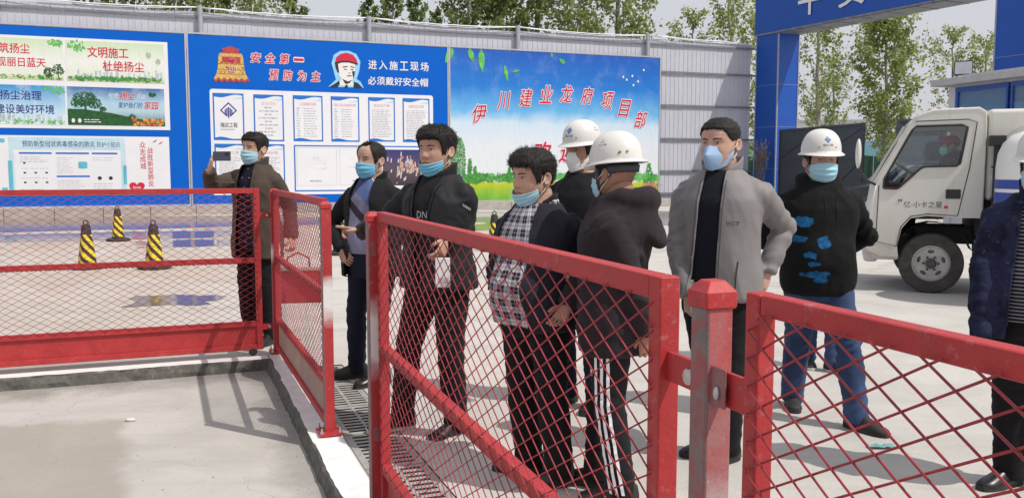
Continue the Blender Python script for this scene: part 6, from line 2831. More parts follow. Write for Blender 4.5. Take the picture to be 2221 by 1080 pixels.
        if mask.get('print'):
            mb = MB()
            for z0, u0, u1 in ((-.048, -.55, -.25), (-.060, -.62, -.2), (-.068, -.6, -.25), (-.076, -.6, -.2), (-.055, -.98, -.86), (-.048, .25, .55), (-.060, .2, .62)):
                q = []
                for u, z in ((u0, z0), (u1, z0), (u1, z0 + .004), (u0, z0 + .004)):
                    v_ = (z - .008) / (-.132)
                    fr = -.128
                    b = R(74) * u
                    q.append(Mh @ Vector((.075 * math.sin(b) * 1.02, -.012 + (fr + .008) * (1 - abs(math.sin(b)) ** 1.25), z + .004)))
                mb.poly(q)
            obj('mask_print', mb, M_GREYINK, mo)
        if kind == 'flat':
            mb = MB()
            mb.tube([p + (p - Mh @ Vector((0, 0, -.03))).normalized() * .001 for p in rows[0]], .0018 * hs, 5)
            obj('mask_edge', mb, MATS['ear_loop'], mo, True)
    # ---------------- helmet
    if helmet:
        mb = MB()
        Mt = Mh @ Matrix.Translation((0, .008, .058)) @ Matrix.Rotation(R(helmet.get('tilt', 4)), 4, 'X')
        K = 56
        rs = []

        def hp(a, u):
            """dome surface: u 0 brim .. 1 crown"""
            rx, ryf, ryb, hh = .104, .120, .124, .134
            t = u * PI / 2
            c_ = math.cos(t) ** .82
            k = math.cos(a)
            return Vector((rx * c_ * math.sin(a), -(ryf if k > 0 else ryb) * c_ * k, .012 + hh * math.sin(t) ** .92))
        lip = []
        for ex, z in ((.0, .004), (.022, -.006), (.026, -.010), (.024, -.013), (.006, -.008), (-.004, -.004)):
            ring = []
            for k in range(K):
                a = -PI + 2 * PI * k / K
                pk = max(0, math.cos(a)) ** 2
                bk = max(0, -math.cos(a)) ** 2
                b_ = hp(a, 0)
                d = Vector((b_.x, b_.y, 0)).normalized()
                ring.append(b_ + d * ex * (.55 + .95 * pk + .35 * bk) + Vector((0, 0, z - .012 - .012 * pk * (ex > .01) - .004 * bk)))
            lip.append(ring)
        inner = [hp(-PI + 2 * PI * k / K, 0) * .965 for k in range(K)]
        rs = [[p for p in r_] for r_ in reversed(lip)]
        for i in range(15):
            u = i / 14
            rs.append([hp(-PI + 2 * PI * k / K, min(.985, u)) for k in range(K)])
        mb.rings([[Mt @ p for p in r_] for r_ in rs], False)
        mb.poly([Mt @ hp(-PI + 2 * PI * k / K, .985) for k in range(K)])
        # inside face
        mb.rings([[Mt @ (hp(-PI + 2 * PI * k / K, u) * .955 + Vector((0, 0, -.002))) for k in range(K)] for u in (0, .3, .6, .95)], False)
        he = obj('helmet', mb, M_HELM, root, True, 60)
        # vents on both sides, rivets
        mb = MB()
        for s_ in (-1, 1):
            for dx, du in ((0, 0), (.11, 0), (-.11, 0), (.055, .07), (-.055, .07), (.17, .0), (0, .14)):
                a, u = s_ * (1.65 + dx), .30 + du
                p, q = hp(a, u), hp(a + .02, u)
                nrm = (p - Vector((0, 0, .03))).normalized()
                t1 = nrm.cross(Vector((0, 0, 1))).normalized()
                t2 = nrm.cross(t1)
                mb.poly([Mt @ (p + nrm * .0008 + t1 * .0030 * math.cos(j) + t2 * .0030 * math.sin(j)) for j in [2 * PI * i / 8 for i in range(8)]])
            for a in (.45, 2.3):
                p = hp(s_ * a, .08)
                mb.ball(Mt @ (p * 1.004), .004, 8, 5)
        obj('helmet_vents', mb, M_STRAP, he)
        # emblem and name on the front, decal at the back
        if helmet.get('logo'):
            def dome_print(me_, mt, cx, cz, sc_, nm, ang0=0.):
                m2 = me_.copy()
                for v in m2.vertices:
                    x, z = cx + v.co.x * sc_, cz + v.co.y * sc_
                    lo_, hi_ = 0., .9
                    for _ in range(18):
                        md = (lo_ + hi_) / 2
                        if hp(0, md).z < z:
                            lo_ = md
                        else:
                            hi_ = md
                    r_ = -hp(0, lo_).y
                    a = ang0 + x / max(.05, r_)
                    p = hp(a, lo_)
                    nrm = Vector((p.x, p.y, (p.z - .02) * .8)).normalized()
                    v.co = Mt @ (p + nrm * .0012)
                m2.materials.clear()
                m2.materials.append(mt)
                return link(nm, m2, he)
            em = MB()
            for k in range(4):
                a, b = R(90 * k), R(90 * (k + 1))
                em.poly([(math.cos(a), math.sin(a), 0), (math.cos(b), math.sin(b), 0), (.62 * math.cos(b), .62 * math.sin(b), 0), (.62 * math.cos(a), .62 * math.sin(a), 0)])
            for k, h_ in ((-1, .3), (0, .5), (1, .3)):
                em.poly([(k * .24 - .08, -.45 + abs(k) * .2, 0), (k * .24 + .08, -.45 + abs(k) * .2, 0), (k * .24 + .08, h_ - .1, 0), (k * .24 - .08, h_ - .1, 0)])
            dome_print(em.mesh('em'), M('emblem_blue', (.02, .12, .5), .5), 0, .078, .021, 'helmet_emblem')
            tm, bb = text_mesh('瑞达工程', 0, 0)
            t2 = tm.copy()
            for v in t2.vertices:
                v.co.x -= (bb[0] + bb[1]) / 2
                v.co.y -= (bb[2] + bb[3]) / 2
            dome_print(t2, M_INK, 0, .045, .0155, 'helmet_lettering')
        if helmet.get('leafmark'):
            mb = MB()
            for cx, mt in ((2.35, 0), (2.62, 1)):
                p = hp(cx, .10)
                mb.ball(Mt @ (p * 1.003), .0065, 8, 5)
            obj('helmet_sticker', mb, M('sticker_green', (.15, .4, .08), .5), he)
        # headband and chin strap
        mb = MB()
        rows = []
        for z in (-.012, .022):
            rows.append([Mh @ head_pt(1.75 + (2 * PI - 3.5) * i / 24, z + .016, fat, .010) for i in range(25)])
        mb.rings(rows, False, False)
        me = evaluated(mb.mesh('band', True, [M_STRAP]), [('SOLIDIFY', dict(thickness=.005, offset=0))])
        link('head_band', me, he)
        if helmet.get('strap', True):
            for s_ in (-1, 1):
                for fr in ((0, 1) if helmet.get('fork', True) else (0,)):
                    mb = MB()
                    pth = [head_pt(s_ * (1.25 if fr == 0 else 2.2), .03, fat, .008), head_pt(s_ * (1.25 if fr == 0 else 1.8), -.02, fat, .008), head_pt(s_ * 1.2, -.065, fat, .007), head_pt(s_ * .75, -.112, fat, .004), Vector((0, -.062, -.131))]
                    mb.tube([Mh @ p for p in pth], [(.007 * hs, .0022 * hs)] * 5, 6)
                    obj('chin_strap', mb, M_STRAP, he, True)
    if glasses:
        mb = MB()
        for s_ in (-1, 1):
            ring = []
            for i in range(19):
                t = 2 * PI * i / 18
                ring.append(Mh @ Vector((s_ * .032 + .022 * math.cos(t), -.104 + .05 * abs(.022 * math.cos(t) * s_ + .01) * 4 * .1, .010 + .017 * math.sin(t))))
            mb.tube(ring, .0018, 6, False)
            mb.tube([Mh @ Vector((s_ * .054, -.103, .014)), Mh @ Vector((s_ * .078, -.06, .016)), Mh @ Vector((s_ * .080, .015, .016))], .0016, 6)
        mb.tube([Mh @ Vector((-.010, -.104, .014)), Mh @ Vector((0, -.107, .016)), Mh @ Vector((.010, -.104, .014))], .0016, 6)
        obj('glasses', mb, M_BLACKP, root, True)
    root_parts['surf'] = surf
    root_parts['root'] = root
    root_parts['A'] = A
    root_parts['S'] = S
    root_parts['F'] = F
    root_parts['rot'] = rot
    root_parts['Mh'] = Mh
    return root_parts

# ---- cloth of each person
from mathutils.bvhtree import BVHTree

BLACKC = cloth('black_cloth', (.014, .014, .016))
BLACKT = cloth('black_trouser_cloth', (.011, .010, .012), bump=.003)
NAVYT = cloth('navy_trouser_cloth', (.012, .015, .03), bump=.003)
WIND = cloth('black_windbreaker', (.014, .014, .017), rough=.68, bump=.003, bscale=18, spec=.22)
BROWN = cloth('brown_coat', (.066, .049, .038), rough=.75)
DNAVY = cloth('dark_navy_blazer', (.020, .020, .028), rough=.85, bump=.003)
DPURP = cloth('charcoal_hoodie', (.028, .022, .026), rough=.95)
GREYJ = cloth('grey_jacket', (.20, .188, .19), var=.06, rough=.6, bump=.002, bscale=12, spec=.3)
JEANS = cloth('blue_jeans', (.038, .062, .135), var=.6, rough=.9)
BLUEC = cloth('blue_work_cloth', (.03, .06, .30))
SHOE_B = M('black_shoe', (.012, .011, .011), .35)
SHOE_G = M('dark_trainer', (.018, .017, .017), .7, var=.4, scale=30)
SOLE_W = M('white_sole', (.55, .53, .5), .7)
SOLE_D = M('dark_sole', (.03, .028, .026), .8)
MASK_B = M('mask_blue', (.34, .59, .69), .75, var=.05)
MASK_D = M('mask_deep_blue', (.14, .44, .64), .75, var=.05)
MASK_W = M('mask_white', (.74, .74, .75), .75, var=.03)
MASK_K = M('mask_pale_blue', (.31, .47, .70), .75, var=.04)


def pattern(name, build, rough=.85):
    m, nt, b = new_mat(name)
    co = objco(nt)
    x, y, z = sepxyz(nt, co)
    nt.links.new(build(nt, co, x, y, z), b.inputs['Base Color'])
    b.inputs['Roughness'].default_value = rough
    b.inputs['Specular IOR Level'].default_value = .15
    add_bump(nt, b, noisen(nt, 24, 3, .5, co, 1.), .003)
    return m


def plaid(nt, co, x, y, z):
    a = mathn(nt, 'ARCTAN2', x, mathn(nt, 'MULTIPLY', y, -1))
    u = mathn(nt, 'FRACT', mathn(nt, 'MULTIPLY', a, 2.9))
    wob = mathn(nt, 'MULTIPLY', noisen(nt, 5, 2, .5, co), .02)
    v = mathn(nt, 'FRACT', mathn(nt, 'MULTIPLY', mathn(nt, 'ADD', z, wob), 15.5))
    bu = mathn(nt, 'GREATER_THAN', u, .48)
    bv = mathn(nt, 'GREATER_THAN', v, .48)
    lu = mathn(nt, 'COMPARE', u, .24, .035)
    lv = mathn(nt, 'COMPARE', v, .24, .035)
    lu2 = mathn(nt, 'COMPARE', u, .74, .03)
    lv2 = mathn(nt, 'COMPARE', v, .74, .03)
    s = mathn(nt, 'MULTIPLY', mathn(nt, 'ADD', bu, bv), .5)
    c = mixc(nt, s, (.55, .53, .56), (.012, .013, .03))
    c = mixc(nt, mathn(nt, 'MULTIPLY', mathn(nt, 'MAXIMUM', lu, lv), .55), c, (.05, .05, .10))
    c = mixc(nt, mathn(nt, 'MULTIPLY', mathn(nt, 'MAXIMUM', lu2, lv2), .35), c, (.5, .48, .52))
    return c


def argyle(nt, co, x, y, z):
    t = mathn(nt, 'ADD', z, mathn(nt, 'MULTIPLY', x, .75))
    k = N(nt, 'ShaderNodeValToRGB')
    k.color_ramp.interpolation = 'CONSTANT'
    for e, (p, c) in zip([k.color_ramp.elements[0], k.color_ramp.elements[1]] + [k.color_ramp.elements.new(q) for q in (.52, .62, .75)],
                         ((0, (.24, .245, .36)), (.36, (.035, .034, .042)), (.52, (.040, .038, .048)), (.62, (.19, .195, .28)), (.75, (.10, .14, .30)))):
        e.position = p
        e.color = (*c, 1)
    nt.links.new(mathn(nt, 'SUBTRACT', mathn(nt, 'MULTIPLY', t, 1.55), 1.28), k.inputs[0])
    s2 = mathn(nt, 'GREATER_THAN', mathn(nt, 'ADD', z, mathn(nt, 'MULTIPLY', x, -1.3)), 1.40)
    return mixc(nt, mathn(nt, 'MULTIPLY', s2, .6), k.outputs[0], (.04, .04, .05))


def dots(nt, co, x, y, z):
    u = mathn(nt, 'SUBTRACT', mathn(nt, 'FRACT', mathn(nt, 'MULTIPLY', x, 15)), .5)
    row = mathn(nt, 'FLOOR', mathn(nt, 'MULTIPLY', z, 13))
    sh = mathn(nt, 'MULTIPLY', mathn(nt, 'MODULO', row, 2), .5)
    u = mathn(nt, 'SUBTRACT', mathn(nt, 'FRACT', mathn(nt, 'ADD', mathn(nt, 'MULTIPLY', x, 13), sh)), .5)
    v = mathn(nt, 'SUBTRACT', mathn(nt, 'FRACT', mathn(nt, 'MULTIPLY', z, 13)), .5)
    d = mathn(nt, 'ADD', mathn(nt, 'MULTIPLY', u, u), mathn(nt, 'MULTIPLY', mathn(nt, 'MULTIPLY', v, v), 2.5))
    return mixc(nt, mathn(nt, 'LESS_THAN', d, .018), (.014, .014, .032), (.24, .19, .17))


def hoodie_print(nt, co, x, y, z):
    wb = mathn(nt, 'MULTIPLY', mathn(nt, 'SUBTRACT', noisen(nt, 26, 5, .7, co, .5), .5), 4.5)
    tot = None
    for cx, cz, rx, rz in ((-.045, 1.085, .034, .034), (-.115, 1.01, .032, .022), (-.10, .962, .030, .014), (-.075, .90, .075, .020), (-.05, .868, .042, .016), (-.15, 1.20, .05, .03), (-.17, 1.10, .04, .02)):
        e = mathn(nt, 'ADD', mathn(nt, 'POWER', mathn(nt, 'DIVIDE', mathn(nt, 'SUBTRACT', x, cx), rx), 2), mathn(nt, 'POWER', mathn(nt, 'DIVIDE', mathn(nt, 'SUBTRACT', z, cz), rz), 2))
        k = mathn(nt, 'LESS_THAN', mathn(nt, 'ADD', e, wb), 1.)
        tot = k if tot is None else mathn(nt, 'MAXIMUM', tot, k)
    tot = mathn(nt, 'MULTIPLY', tot, mathn(nt, 'LESS_THAN', y, -.03))
    ink = ramp(nt, noisen(nt, 30, 3, .6, co), [(.35, (.008, .055, .17)), (.65, (.018, .145, .32))])
    return mixc(nt, tot, (.009, .009, .010), ink)


def camo(nt, co, x, y, z):
    a = ramp(nt, noisen(nt, 9, 4, .65, co, .8), [(.42, (.010, .012, .028)), (.55, (.021, .024, .056))])
    k = ramp(nt, noisen(nt, 22, 5, .7, co, .6), [(.60, 0.), (.72, 1.)])
    return mixc(nt, mathn(nt, 'MULTIPLY', k, .6), a, (.10, .12, .22))


def thin_stripes(nt, co, x, y, z):
    f = mathn(nt, 'FRACT', mathn(nt, 'MULTIPLY', z, 58))
    return mixc(nt, mathn(nt, 'GREATER_THAN', f, .68), (.016, .016, .022), (.22, .22, .26))


PLAID = pattern('plaid_shirt', plaid)
ARGYLE = pattern('argyle_sweater', argyle)
DOTS = pattern('dotted_shirt', dots)
HOODP = pattern('printed_hoodie', hoodie_print)
CAMO = pattern('navy_camouflage', camo)
STRIPE = pattern('striped_shirt', thin_stripes)


def off(loc, px, py, depth):
    """offset from loc of the point seen at a pixel at this depth"""
    d = ray(px, py)
    t = depth / d.y
    return (d.x * t - loc[0], depth - loc[1], CAM_H + d.z * t)


def fpt(loc, px, py, a=None):
    g = G(px, py, 0)
    return (g.x - loc[0], g.y - loc[1]) + ((a,) if a is not None else ())


def project(target, me, frm, dirv, mapper, mat, name, parent, lift=.003):
    """lay a flat print onto a garment: mapper turns mesh x/y into a start point"""
    bvh = BVHTree.FromPolygons([v.co for v in target.data.vertices], [tuple(p.vertices) for p in target.data.polygons])
    m2 = me.copy()
    dirv = Vector(dirv).normalized()
    for v in m2.vertices:
        o = Vector(mapper(v.co.x, v.co.y))
        h = bvh.ray_cast(o, dirv, 3)
        v.co = (h[0] if h[0] is not None else o + dirv * .5) - dirv * lift
    m2.materials.clear()
    m2.materials.append(mat)
    return link(name, m2, parent)


PEOPLE = 'men standing in the yard'
# man with the phone
l1 = (-2.19, 7.5, 0)
p1 = person('man in brown coat and blue mask holding up a phone beyond the long gate', l1, -28, 1.815, (-2, 2, 3),
            dict(R=(off(l1, 436, 408, 7.28), off(l1, 452, 362, 7.08)), L=((.29, .06, 1.14), (.31, -.02, .86))), None,
            hands=dict(R=((.30, -.12, .9), (.8, .45, 0), (0, 0, 1))), curls=dict(R=(.35, .35, .35, .4), L=(.9, .9, .9, .9)), skin=(.55, .35, .265), hair='short', mask=dict(mat=MASK_B), mouth=False,
            top=dict(mat=BROWN, hem=.70, infl=.04, open=(-.062, .075, -.10, .12), collar='stand', sleeve=1.12, flare=.03, cuff=.0, name='coat', crease=.007), shirt=dict(mat=DOTS, hem=.80, collar='crew'),
            trousers=dict(mat=BLACKT, wide=1.02), shoe=dict(mat=SHOE_B, sole=SOLE_D), seed=1)
pc = Vector(off(l1, 481, 339, 7.0))
ph = thing('mobile_phone', 'dark phone held sideways in the raised hand of the man in the brown coat', 'phone', Vector(l1) + pc, R(-14))
mb = MB()
mb.box((0, 0, 0), (.158, .009, .075))
bobj('phone_case', mb, M('phone_blue_grey', (.06, .075, .11), .35), ph, .004, 2)
mb = MB()
mb.box((.052, -.0055, .018), (.038, .003, .02))
bobj('camera_bump', mb, M_BLACKP, ph, .001, 1)
# red bag in his other hand
wr = p1['A'][1][1]
wv = Matrix.Rotation(R(-28), 3, 'Z') @ wr + Vector(l1)
bag = thing('hand_bag', 'flat red document bag hanging from the hand of the man in the brown coat', 'bag', (wv.x + .05, wv.y - .02, 0), R(8))
mb = MB()
mb.box((0, 0, .50), (.40, .07, .30))
bobj('bag_body', mb, M('bag_red', (.36, .03, .035), .5, bump=.003, bscale=14), bag, .02, 3)
mb = MB()
mb.box((0, -.002, .645), (.405, .08, .03))
bobj('bag_zip_edge', mb, M('bag_trim', (.5, .33, .30), .5), bag, .006, 2)
mb = MB()
mb.tube([(-.10, 0, .65), (-.09, 0, .74), (0, 0, .785), (.09, 0, .74), (.10, 0, .65)], .009, 6)
obj('bag_handle', mb, MATS['bag_red'], bag, True)

# balding man in the dark jacket
l2 = (-.975, 6.1, 0)
p2 = person('man with receding hair, blue mask and patterned sweater under a dark jacket', l2, -34, 1.695, (-1, 3, 2),
            dict(R=((-.30, .09, 1.12), (-.19, -.08, .92)), L=((.26, .02, 1.12), (.10, -.17, .95))), dict(R=fpt(l2, 775, 818, -50), L=fpt(l2, 825, 832, -15)),
            hands=dict(R=((.55, -.4, -.75), (.3, .9, 0)), L=((-.6, -.35, -.6), (.3, .9, 0))), curls=dict(R=(.7, .8, .8, .9), L=(.5, .6, .7, .8)), skin=(.50, .32, .24), hair='receding', mask=dict(mat=MASK_D), mouth=False,
            top=dict(mat=BLACKC, hem=.76, infl=.036, open=(-.08, .085, -.13, .14), collar='lapel', flare=.035, sleeve=1.08), shirt=dict(mat=ARGYLE, hem=.93, collar='crew', name='sweater', infl=.018), belly=.035,
            trousers=dict(mat=NAVYT), shoe=dict(mat=SHOE_B, sole=SOLE_D), seed=2, bulk=1.02)
# man pointing
l3 = (-.41, 4.82, 0)
p3 = person('man with thick black hair in a black windbreaker pointing past the capped gate post', l3, -36, 1.735, (0, 1, 0),
            dict(R=(off(l3, 846, 470, 5.02), off(l3, 812, 492, 5.12)), L=(off(l3, 1003, 520, 4.86), off(l3, 958, 522, 4.56))), dict(R=fpt(l3, 872, 928, -26), L=fpt(l3, 990, 945, -8)),
            hands=dict(R=((-1, .05, .16), (.1, -.3, -1), (0, -.3, 1)), L=((-.25, -.6, -.7), (-.8, .5, 0))), curls=dict(R=(.02, 1.0, 1.1, 1.1), L=(.6, .7, .8, .8)), skin=(.49, .30, .22), hair='thick', fat=1.06,
            mask=dict(mat=MASK_D, drop=-.050), top=dict(mat=WIND, hem=.84, infl=.032, open=(-.075, .085, -.015, .015), collar='stand', sleeve=1.14, flare=.02, crease=.0075), shirt=dict(mat=BLACKC, hem=.9, collar='crew'),
            trousers=dict(mat=BLACKT, wide=1.03), shoe=dict(mat=SHOE_B, sole=SOLE_W), seed=3, bulk=1.06)
tm, bb = text_mesh('DN', 0, 0)
project(p3['shirt'], tm, None, (0, 1, 0), lambda x, y: (-.03 + x * .05, -1, 1.235 + y * .055), M_GREYINK, 'shirt_lettering', p3['shirt'])
# sleeve badge
mb = MB()
for i in range(5):
    mb.poly([(-.5 + i * .2, 0, 0), (-.36 + i * .2, 0, 0), (-.36 + i * .2, .3, 0), (-.5 + i * .2, .3, 0)])
sh3, el3 = Vector((.178, .014, 1.385)) * p3['S'], p3['A'][1][0]
mid3 = sh3.lerp(el3, .38)
project(p3['top'], mb.mesh('b'), None, (-.75, .65, 0), lambda x, y: tuple(mid3 + Vector((.75, -.65, 0)).normalized() * .6 + Vector((.65, .75, 0)).normalized() * x * .05 + Vector((0, 0, y * .05 - x * .03))), M_GREYINK, 'sleeve_badge', p3['top'])
wv = Matrix.Rotation(R(-36), 3, 'Z') @ p3['A'][1][1] + Vector(l3)
wp = thing('white_packet', 'white slim packet hanging from the hand of the man in the black windbreaker', 'packet', (wv.x - .01, wv.y - .09, wv.z - .20), R(10))
mb = MB()
mb.box((0, 0, .04), (.078, .012, .155))
bobj('packet_body', mb, M('packet_white', (.66, .66, .66), .4), wp, .005, 2)
mb = MB()
mb.box((0, -.0065, .0), (.05, .002, .03))
obj('packet_print', mb, M_GREYINK, wp)

# man in the plaid shirt
l4 = (.115, 4.22, 0)
p4 = person('stocky man in a plaid shirt and dark blazer with a mask pulled below his mouth', l4, -42, 1.58, (-13, 7, 2),
            dict(R=((-.17, .12, 1.07), (-.13, .04, .84)), L=((.29, .08, 1.10), off(l4, 1236, 592, 4.02))), dict(R=fpt(l4, 1150, 1024, -62), L=fpt(l4, 1215, 1052, -35)),
            hands=dict(L=((-.45, -.35, -.8), (.45, .85, 0), (-1, 0, 0)), R=((0, 0, -1), (1, 0, 0))), curls=dict(L=(.3, .4, .45, .5)), skin=(.53, .325, .245), hair='swept', fat=1.18, mask=dict(mat=MASK_B, drop=-.056),
            top=dict(mat=DNAVY, hem=.80, infl=.028, open=(-.09, .075, -.25, .10), collar='lapel', flare=.02, sleeve=1.1), shirt=dict(mat=PLAID, hem=.82, collar='fold', infl=.020, crease=.005, flare=.02), belly=.09, bulk=1.19,
            trousers=dict(mat=BLACKT, wide=1.16), shoe=dict(mat=SHOE_B, sole=SOLE_D), seed=4, headscale=1.16)
# man in white helmet behind
l5 = (.43, 5.45, 0)
p5 = person('man in white helmet and white respirator standing behind the plaid shirt', l5, -38, 1.745, (-6, 0, 0),
            dict(R=((-.24, .03, 1.12), (-.24, -.08, .88)), L=((.24, .06, 1.12), (.25, -.04, .88))), None, skin=(.44, .255, .175), hair='under', mask=dict(mat=MASK_W, kind='n95', print=True), mouth=False, helmet=dict(logo=True, tilt=3, strap=False),
            shirt=dict(mat=BLACKC, hem=.88, collar='fold', infl=.02, name='polo_shirt', colmat=BLACKC), trousers=dict(mat=NAVYT), shoe=dict(mat=SHOE_B, sole=SOLE_D), seed=5, bulk=1.04)
# man with his back turned
l6 = (.465, 3.92, 0)
p6 = person('man in white helmet, charcoal hoodie and striped track trousers with his back turned', l6, -112, 1.605, (-24, 4, 0),
            dict(R=((-.10, .16, 1.05), (-.22, .06, .86)), L=((.06, -.20, 1.03), off(l6, 1408, 745, 3.72))), dict(R=(-.06, .12, -10), L=(.03, -.10, 8)),
            hands=dict(L=((.06, -.05, -1), (0, .3, 0))), curls=dict(L=(.8, .9, .9, .9)), skin=(.40, .225, .155), hair='under', fat=1.08, mask=dict(mat=MASK_B), mouth=False, helmet=dict(tilt=2, leafmark=True),
            top=dict(mat=DPURP, hem=.73, infl=.040, hood=1.0, sleeve=1.16, flare=.006, rib=True, name='hoodie', crease=.008, neck=1.44), trousers=dict(mat=BLACKC, wide=1.08, drop=.05), shoe=dict(mat=SHOE_G, sole=SOLE_D), seed=6, bulk=1.12, headscale=1.10)
# three white stripes down the track trousers
fp, fy, kn, an = p6['F'][1]
hp0 = Vector((.088, .004, .90)) * p6['S']
for k in (-1, 0, 1):
    mb = MB()
    for i in range(40):
        a, b = i / 40, (i + 1) / 40
        mb.poly([(k * .029 - .007, a, 0), (k * .029 + .007, a, 0), (k * .029 + .007, b, 0), (k * .029 - .007, b, 0)])

    def mp(x, t):
        z = .76 - .70 * t
        c = hp0.lerp(kn, (hp0.z - z) / (hp0.z - kn.z)) if z > kn.z else kn.lerp(an, (kn.z - z) / (kn.z - an.z))
        return (c.x + .6, c.y + x - .012, z)
    project(p6['trousers'], mb.mesh('s'), None, (-1, 0, 0), mp, M_WHITEP, 'white_stripe', p6['trousers'], .004)
mb = MB()
for a in (-38, 0, 38):
    c_, s_ = math.cos(R(90 - a)), math.sin(R(90 - a))
    pts = [(0, 0), (.55, .22), (.85, .16), (1, 0), (.85, -.16), (.55, -.22)]
    mb.poly([(x * c_ - y * s_, x * s_ + y * c_, 0) for x, y in pts])
for i in range(2):
    mb.poly([(-.5, -.15 - i * .2, 0), (.5, -.15 - i * .2, 0), (.5, -.05 - i * .2, 0), (-.5, -.05 - i * .2, 0)])
dv = Vector((-.62, .78, 0)).normalized()
c6 = hp0.lerp(kn, .45)
c6.z = .60
project(p6['trousers'], mb.mesh('t'), None, dv, lambda x, y: tuple(c6 - dv * .6 + Vector((-dv.y, dv.x, 0)) * -x * .024 + Vector((0, 0, y * .03))), M_WHITEP, 'trefoil_mark', p6['trousers'], .004)

# man in the grey jacket
l7 = (1.055, 4.44, 0)
p7 = person('man with cropped hair in an open grey jacket and pale blue respirator', l7, -30, 1.765, (-12, 3, 0),
            dict(R=(off(l7, 1476, 500, 4.5), off(l7, 1492, 640, 4.36)), L=(off(l7, 1722, 520, 4.56), off(l7, 1648, 632, 4.40))), dict(R=fpt(l7, 1560, 985, -50), L=fpt(l7, 1575, 1000, -28)),
            hands=dict(L=((-.5, -.3, -.75), (.1, .9, 0), (-.3, -.9, 0)), R=((.05, -.1, -1), (1, .2, 0))), curls=dict(L=(.5, .6, .7, .8), R=(.7, .8, .8, .9)), skin=(.54, .34, .26), hair='buzz', fat=1.10, mask=dict(mat=MASK_K, kind='n95'), mouth=False,
            top=dict(mat=GREYJ, hem=.82, infl=.030, open=(-.055, .05, -.10, .03), collar='stand', sleeve=1.10, flare=.012, crease=.0055, fz=2.6), shirt=dict(mat=cloth('navy_tee', (.010, .011, .018)), hem=.86, collar='crew', infl=.02),
            trousers=dict(mat=BLACKT, wide=1.05), shoe=dict(mat=SHOE_B, sole=SOLE_D), seed=7, bulk=1.06, belly=.02)
tm, bb = text_mesh('VCT', 0, 0)
project(p7['top'], tm, None, (0, 1, 0), lambda x, y: (.075 + x * .034, -1, 1.225 + y * .026), M_INK, 'jacket_lettering', p7['top'])
mb = MB()
for i in range(14):
    mb.poly([(-.003, i / 14, 0), (.003, i / 14, 0), (.003, (i + 1) / 14, 0), (-.003, (i + 1) / 14, 0)])
project(p7['top'], mb.mesh('z'), None, (0, 1, 0), lambda x, y: (.125 + x + .012 * y, -1, .90 + y * .15), M_INK, 'pocket_zip', p7['top'])

def front_zip(p, op, hem, col, zt=1.455, inset=.010, wd=.004, nm='zip_tape'):
    S = p['S']
    for e0, e1, sg in ((op[0], op[2], -1), (op[1], op[3], 1)):
        mb = MB()
        for i in range(40):
            for_ = []
            for f, q in ((i / 40, 0), (i / 40, 1), ((i + 1) / 40, 1), ((i + 1) / 40, 0)):
                for_.append((f, q, 0))
            mb.poly(for_)
        z0, z1 = zt * S - .05, hem * S + .02
        project(p['top'], mb.mesh('z'), None, (0, 1, 0), lambda f, q: (e0 + (e1 - e0) * (.05 + f * .92) + sg * (inset + wd * q), -1, z0 + (z1 - z0) * f), col, nm, p['top'], .0015)


front_zip(p7, (-.055, .05, -.10, .03), .82, cloth('zip_grey', (.09, .085, .09)))
front_zip(p3, (-.075, .085, -.015, .015), .84, cloth('zip_black', (.004, .004, .005)), wd=.006)
front_zip(p1, (-.062, .075, -.10, .12), .70, cloth('zip_brown', (.10, .08, .065)), inset=.016)
# man in the printed hoodie
l8 = (1.80, 5.12, 0)
p8 = person('man in white helmet, black hoodie with blue print and jeans, hands behind him', l8, 3, 1.675, (-4, -1, 0),
            dict(R=((-.30, .10, 1.13), (-.10, .20, .98)), L=((.31, .10, 1.12), (.10, .20, .96))), dict(R=fpt(l8, 1716, 878, -14), L=fpt(l8, 1858, 930, 30)),
            hands=dict(R=((.8, .2, -.3), (0, -1, 0)), L=((-.8, .2, -.3), (0, -1, 0))), skin=(.53, .33, .25), hair='under', fat=1.08, mask=dict(mat=MASK_B), mouth=False, helmet=dict(logo=True, tilt=2, fork=False),
            top=dict(mat=HOODP, hem=.79, infl=.036, hood=.55, sleeve=1.14, flare=.0, rib=True, name='hoodie', crease=.007), trousers=dict(mat=JEANS, wide=1.10, crease=.007), shoe=dict(mat=SHOE_G, sole=SOLE_D, lace=SOLE_D), seed=8, bulk=1.10, belly=.05)
mb = MB()
for i in range(12):
    for s_ in (-.03, .035):
        mb.poly([(s_ - .0025, -i / 12, 0), (s_ + .0025, -i / 12, 0), (s_ + .0025, -(i + 1) / 12, 0), (s_ - .0025, -(i + 1) / 12, 0)])
project(p8['top'], mb.mesh('c'), None, (0, 1, 0), lambda x, y: (x, -1, 1.34 + y * (.10 if x < 0 else .17)), BLACKC, 'hood_cord', p8['top'], .005)

# man in the camouflage jacket at the edge
l9 = (2.43, 4.02, 0)
p9 = person('man in white helmet, glasses and navy camouflage jacket at the right edge', l9, -36, 1.64, (-8, 2, 0),
            dict(R=((-.24, .03, 1.05), (-.27, -.03, .82)), L=((.26, .08, 1.06), (.24, -.02, .82))), dict(R=fpt(l9, 2188, 1050, -30), L=(.18, .02, 6)),
            hands=dict(R='hidden'), skin=(.46, .27, .19), hair='under', mask=dict(mat=MASK_B), mouth=False, helmet=dict(tilt=2, logo=True, fork=False), glasses=True,
            top=dict(mat=CAMO, hem=.76, infl=.040, open=(-.06, .06, -.10, .16), collar='stand', sleeve=1.14, flare=.05, cuff=-.10), shirt=dict(mat=STRIPE, hem=.84, collar='crew', infl=.02), belly=.06, bulk=1.1,
            trousers=dict(mat=BLACKT, wide=1.1), shoe=dict(mat=SHOE_B, sole=SOLE_D), seed=9)
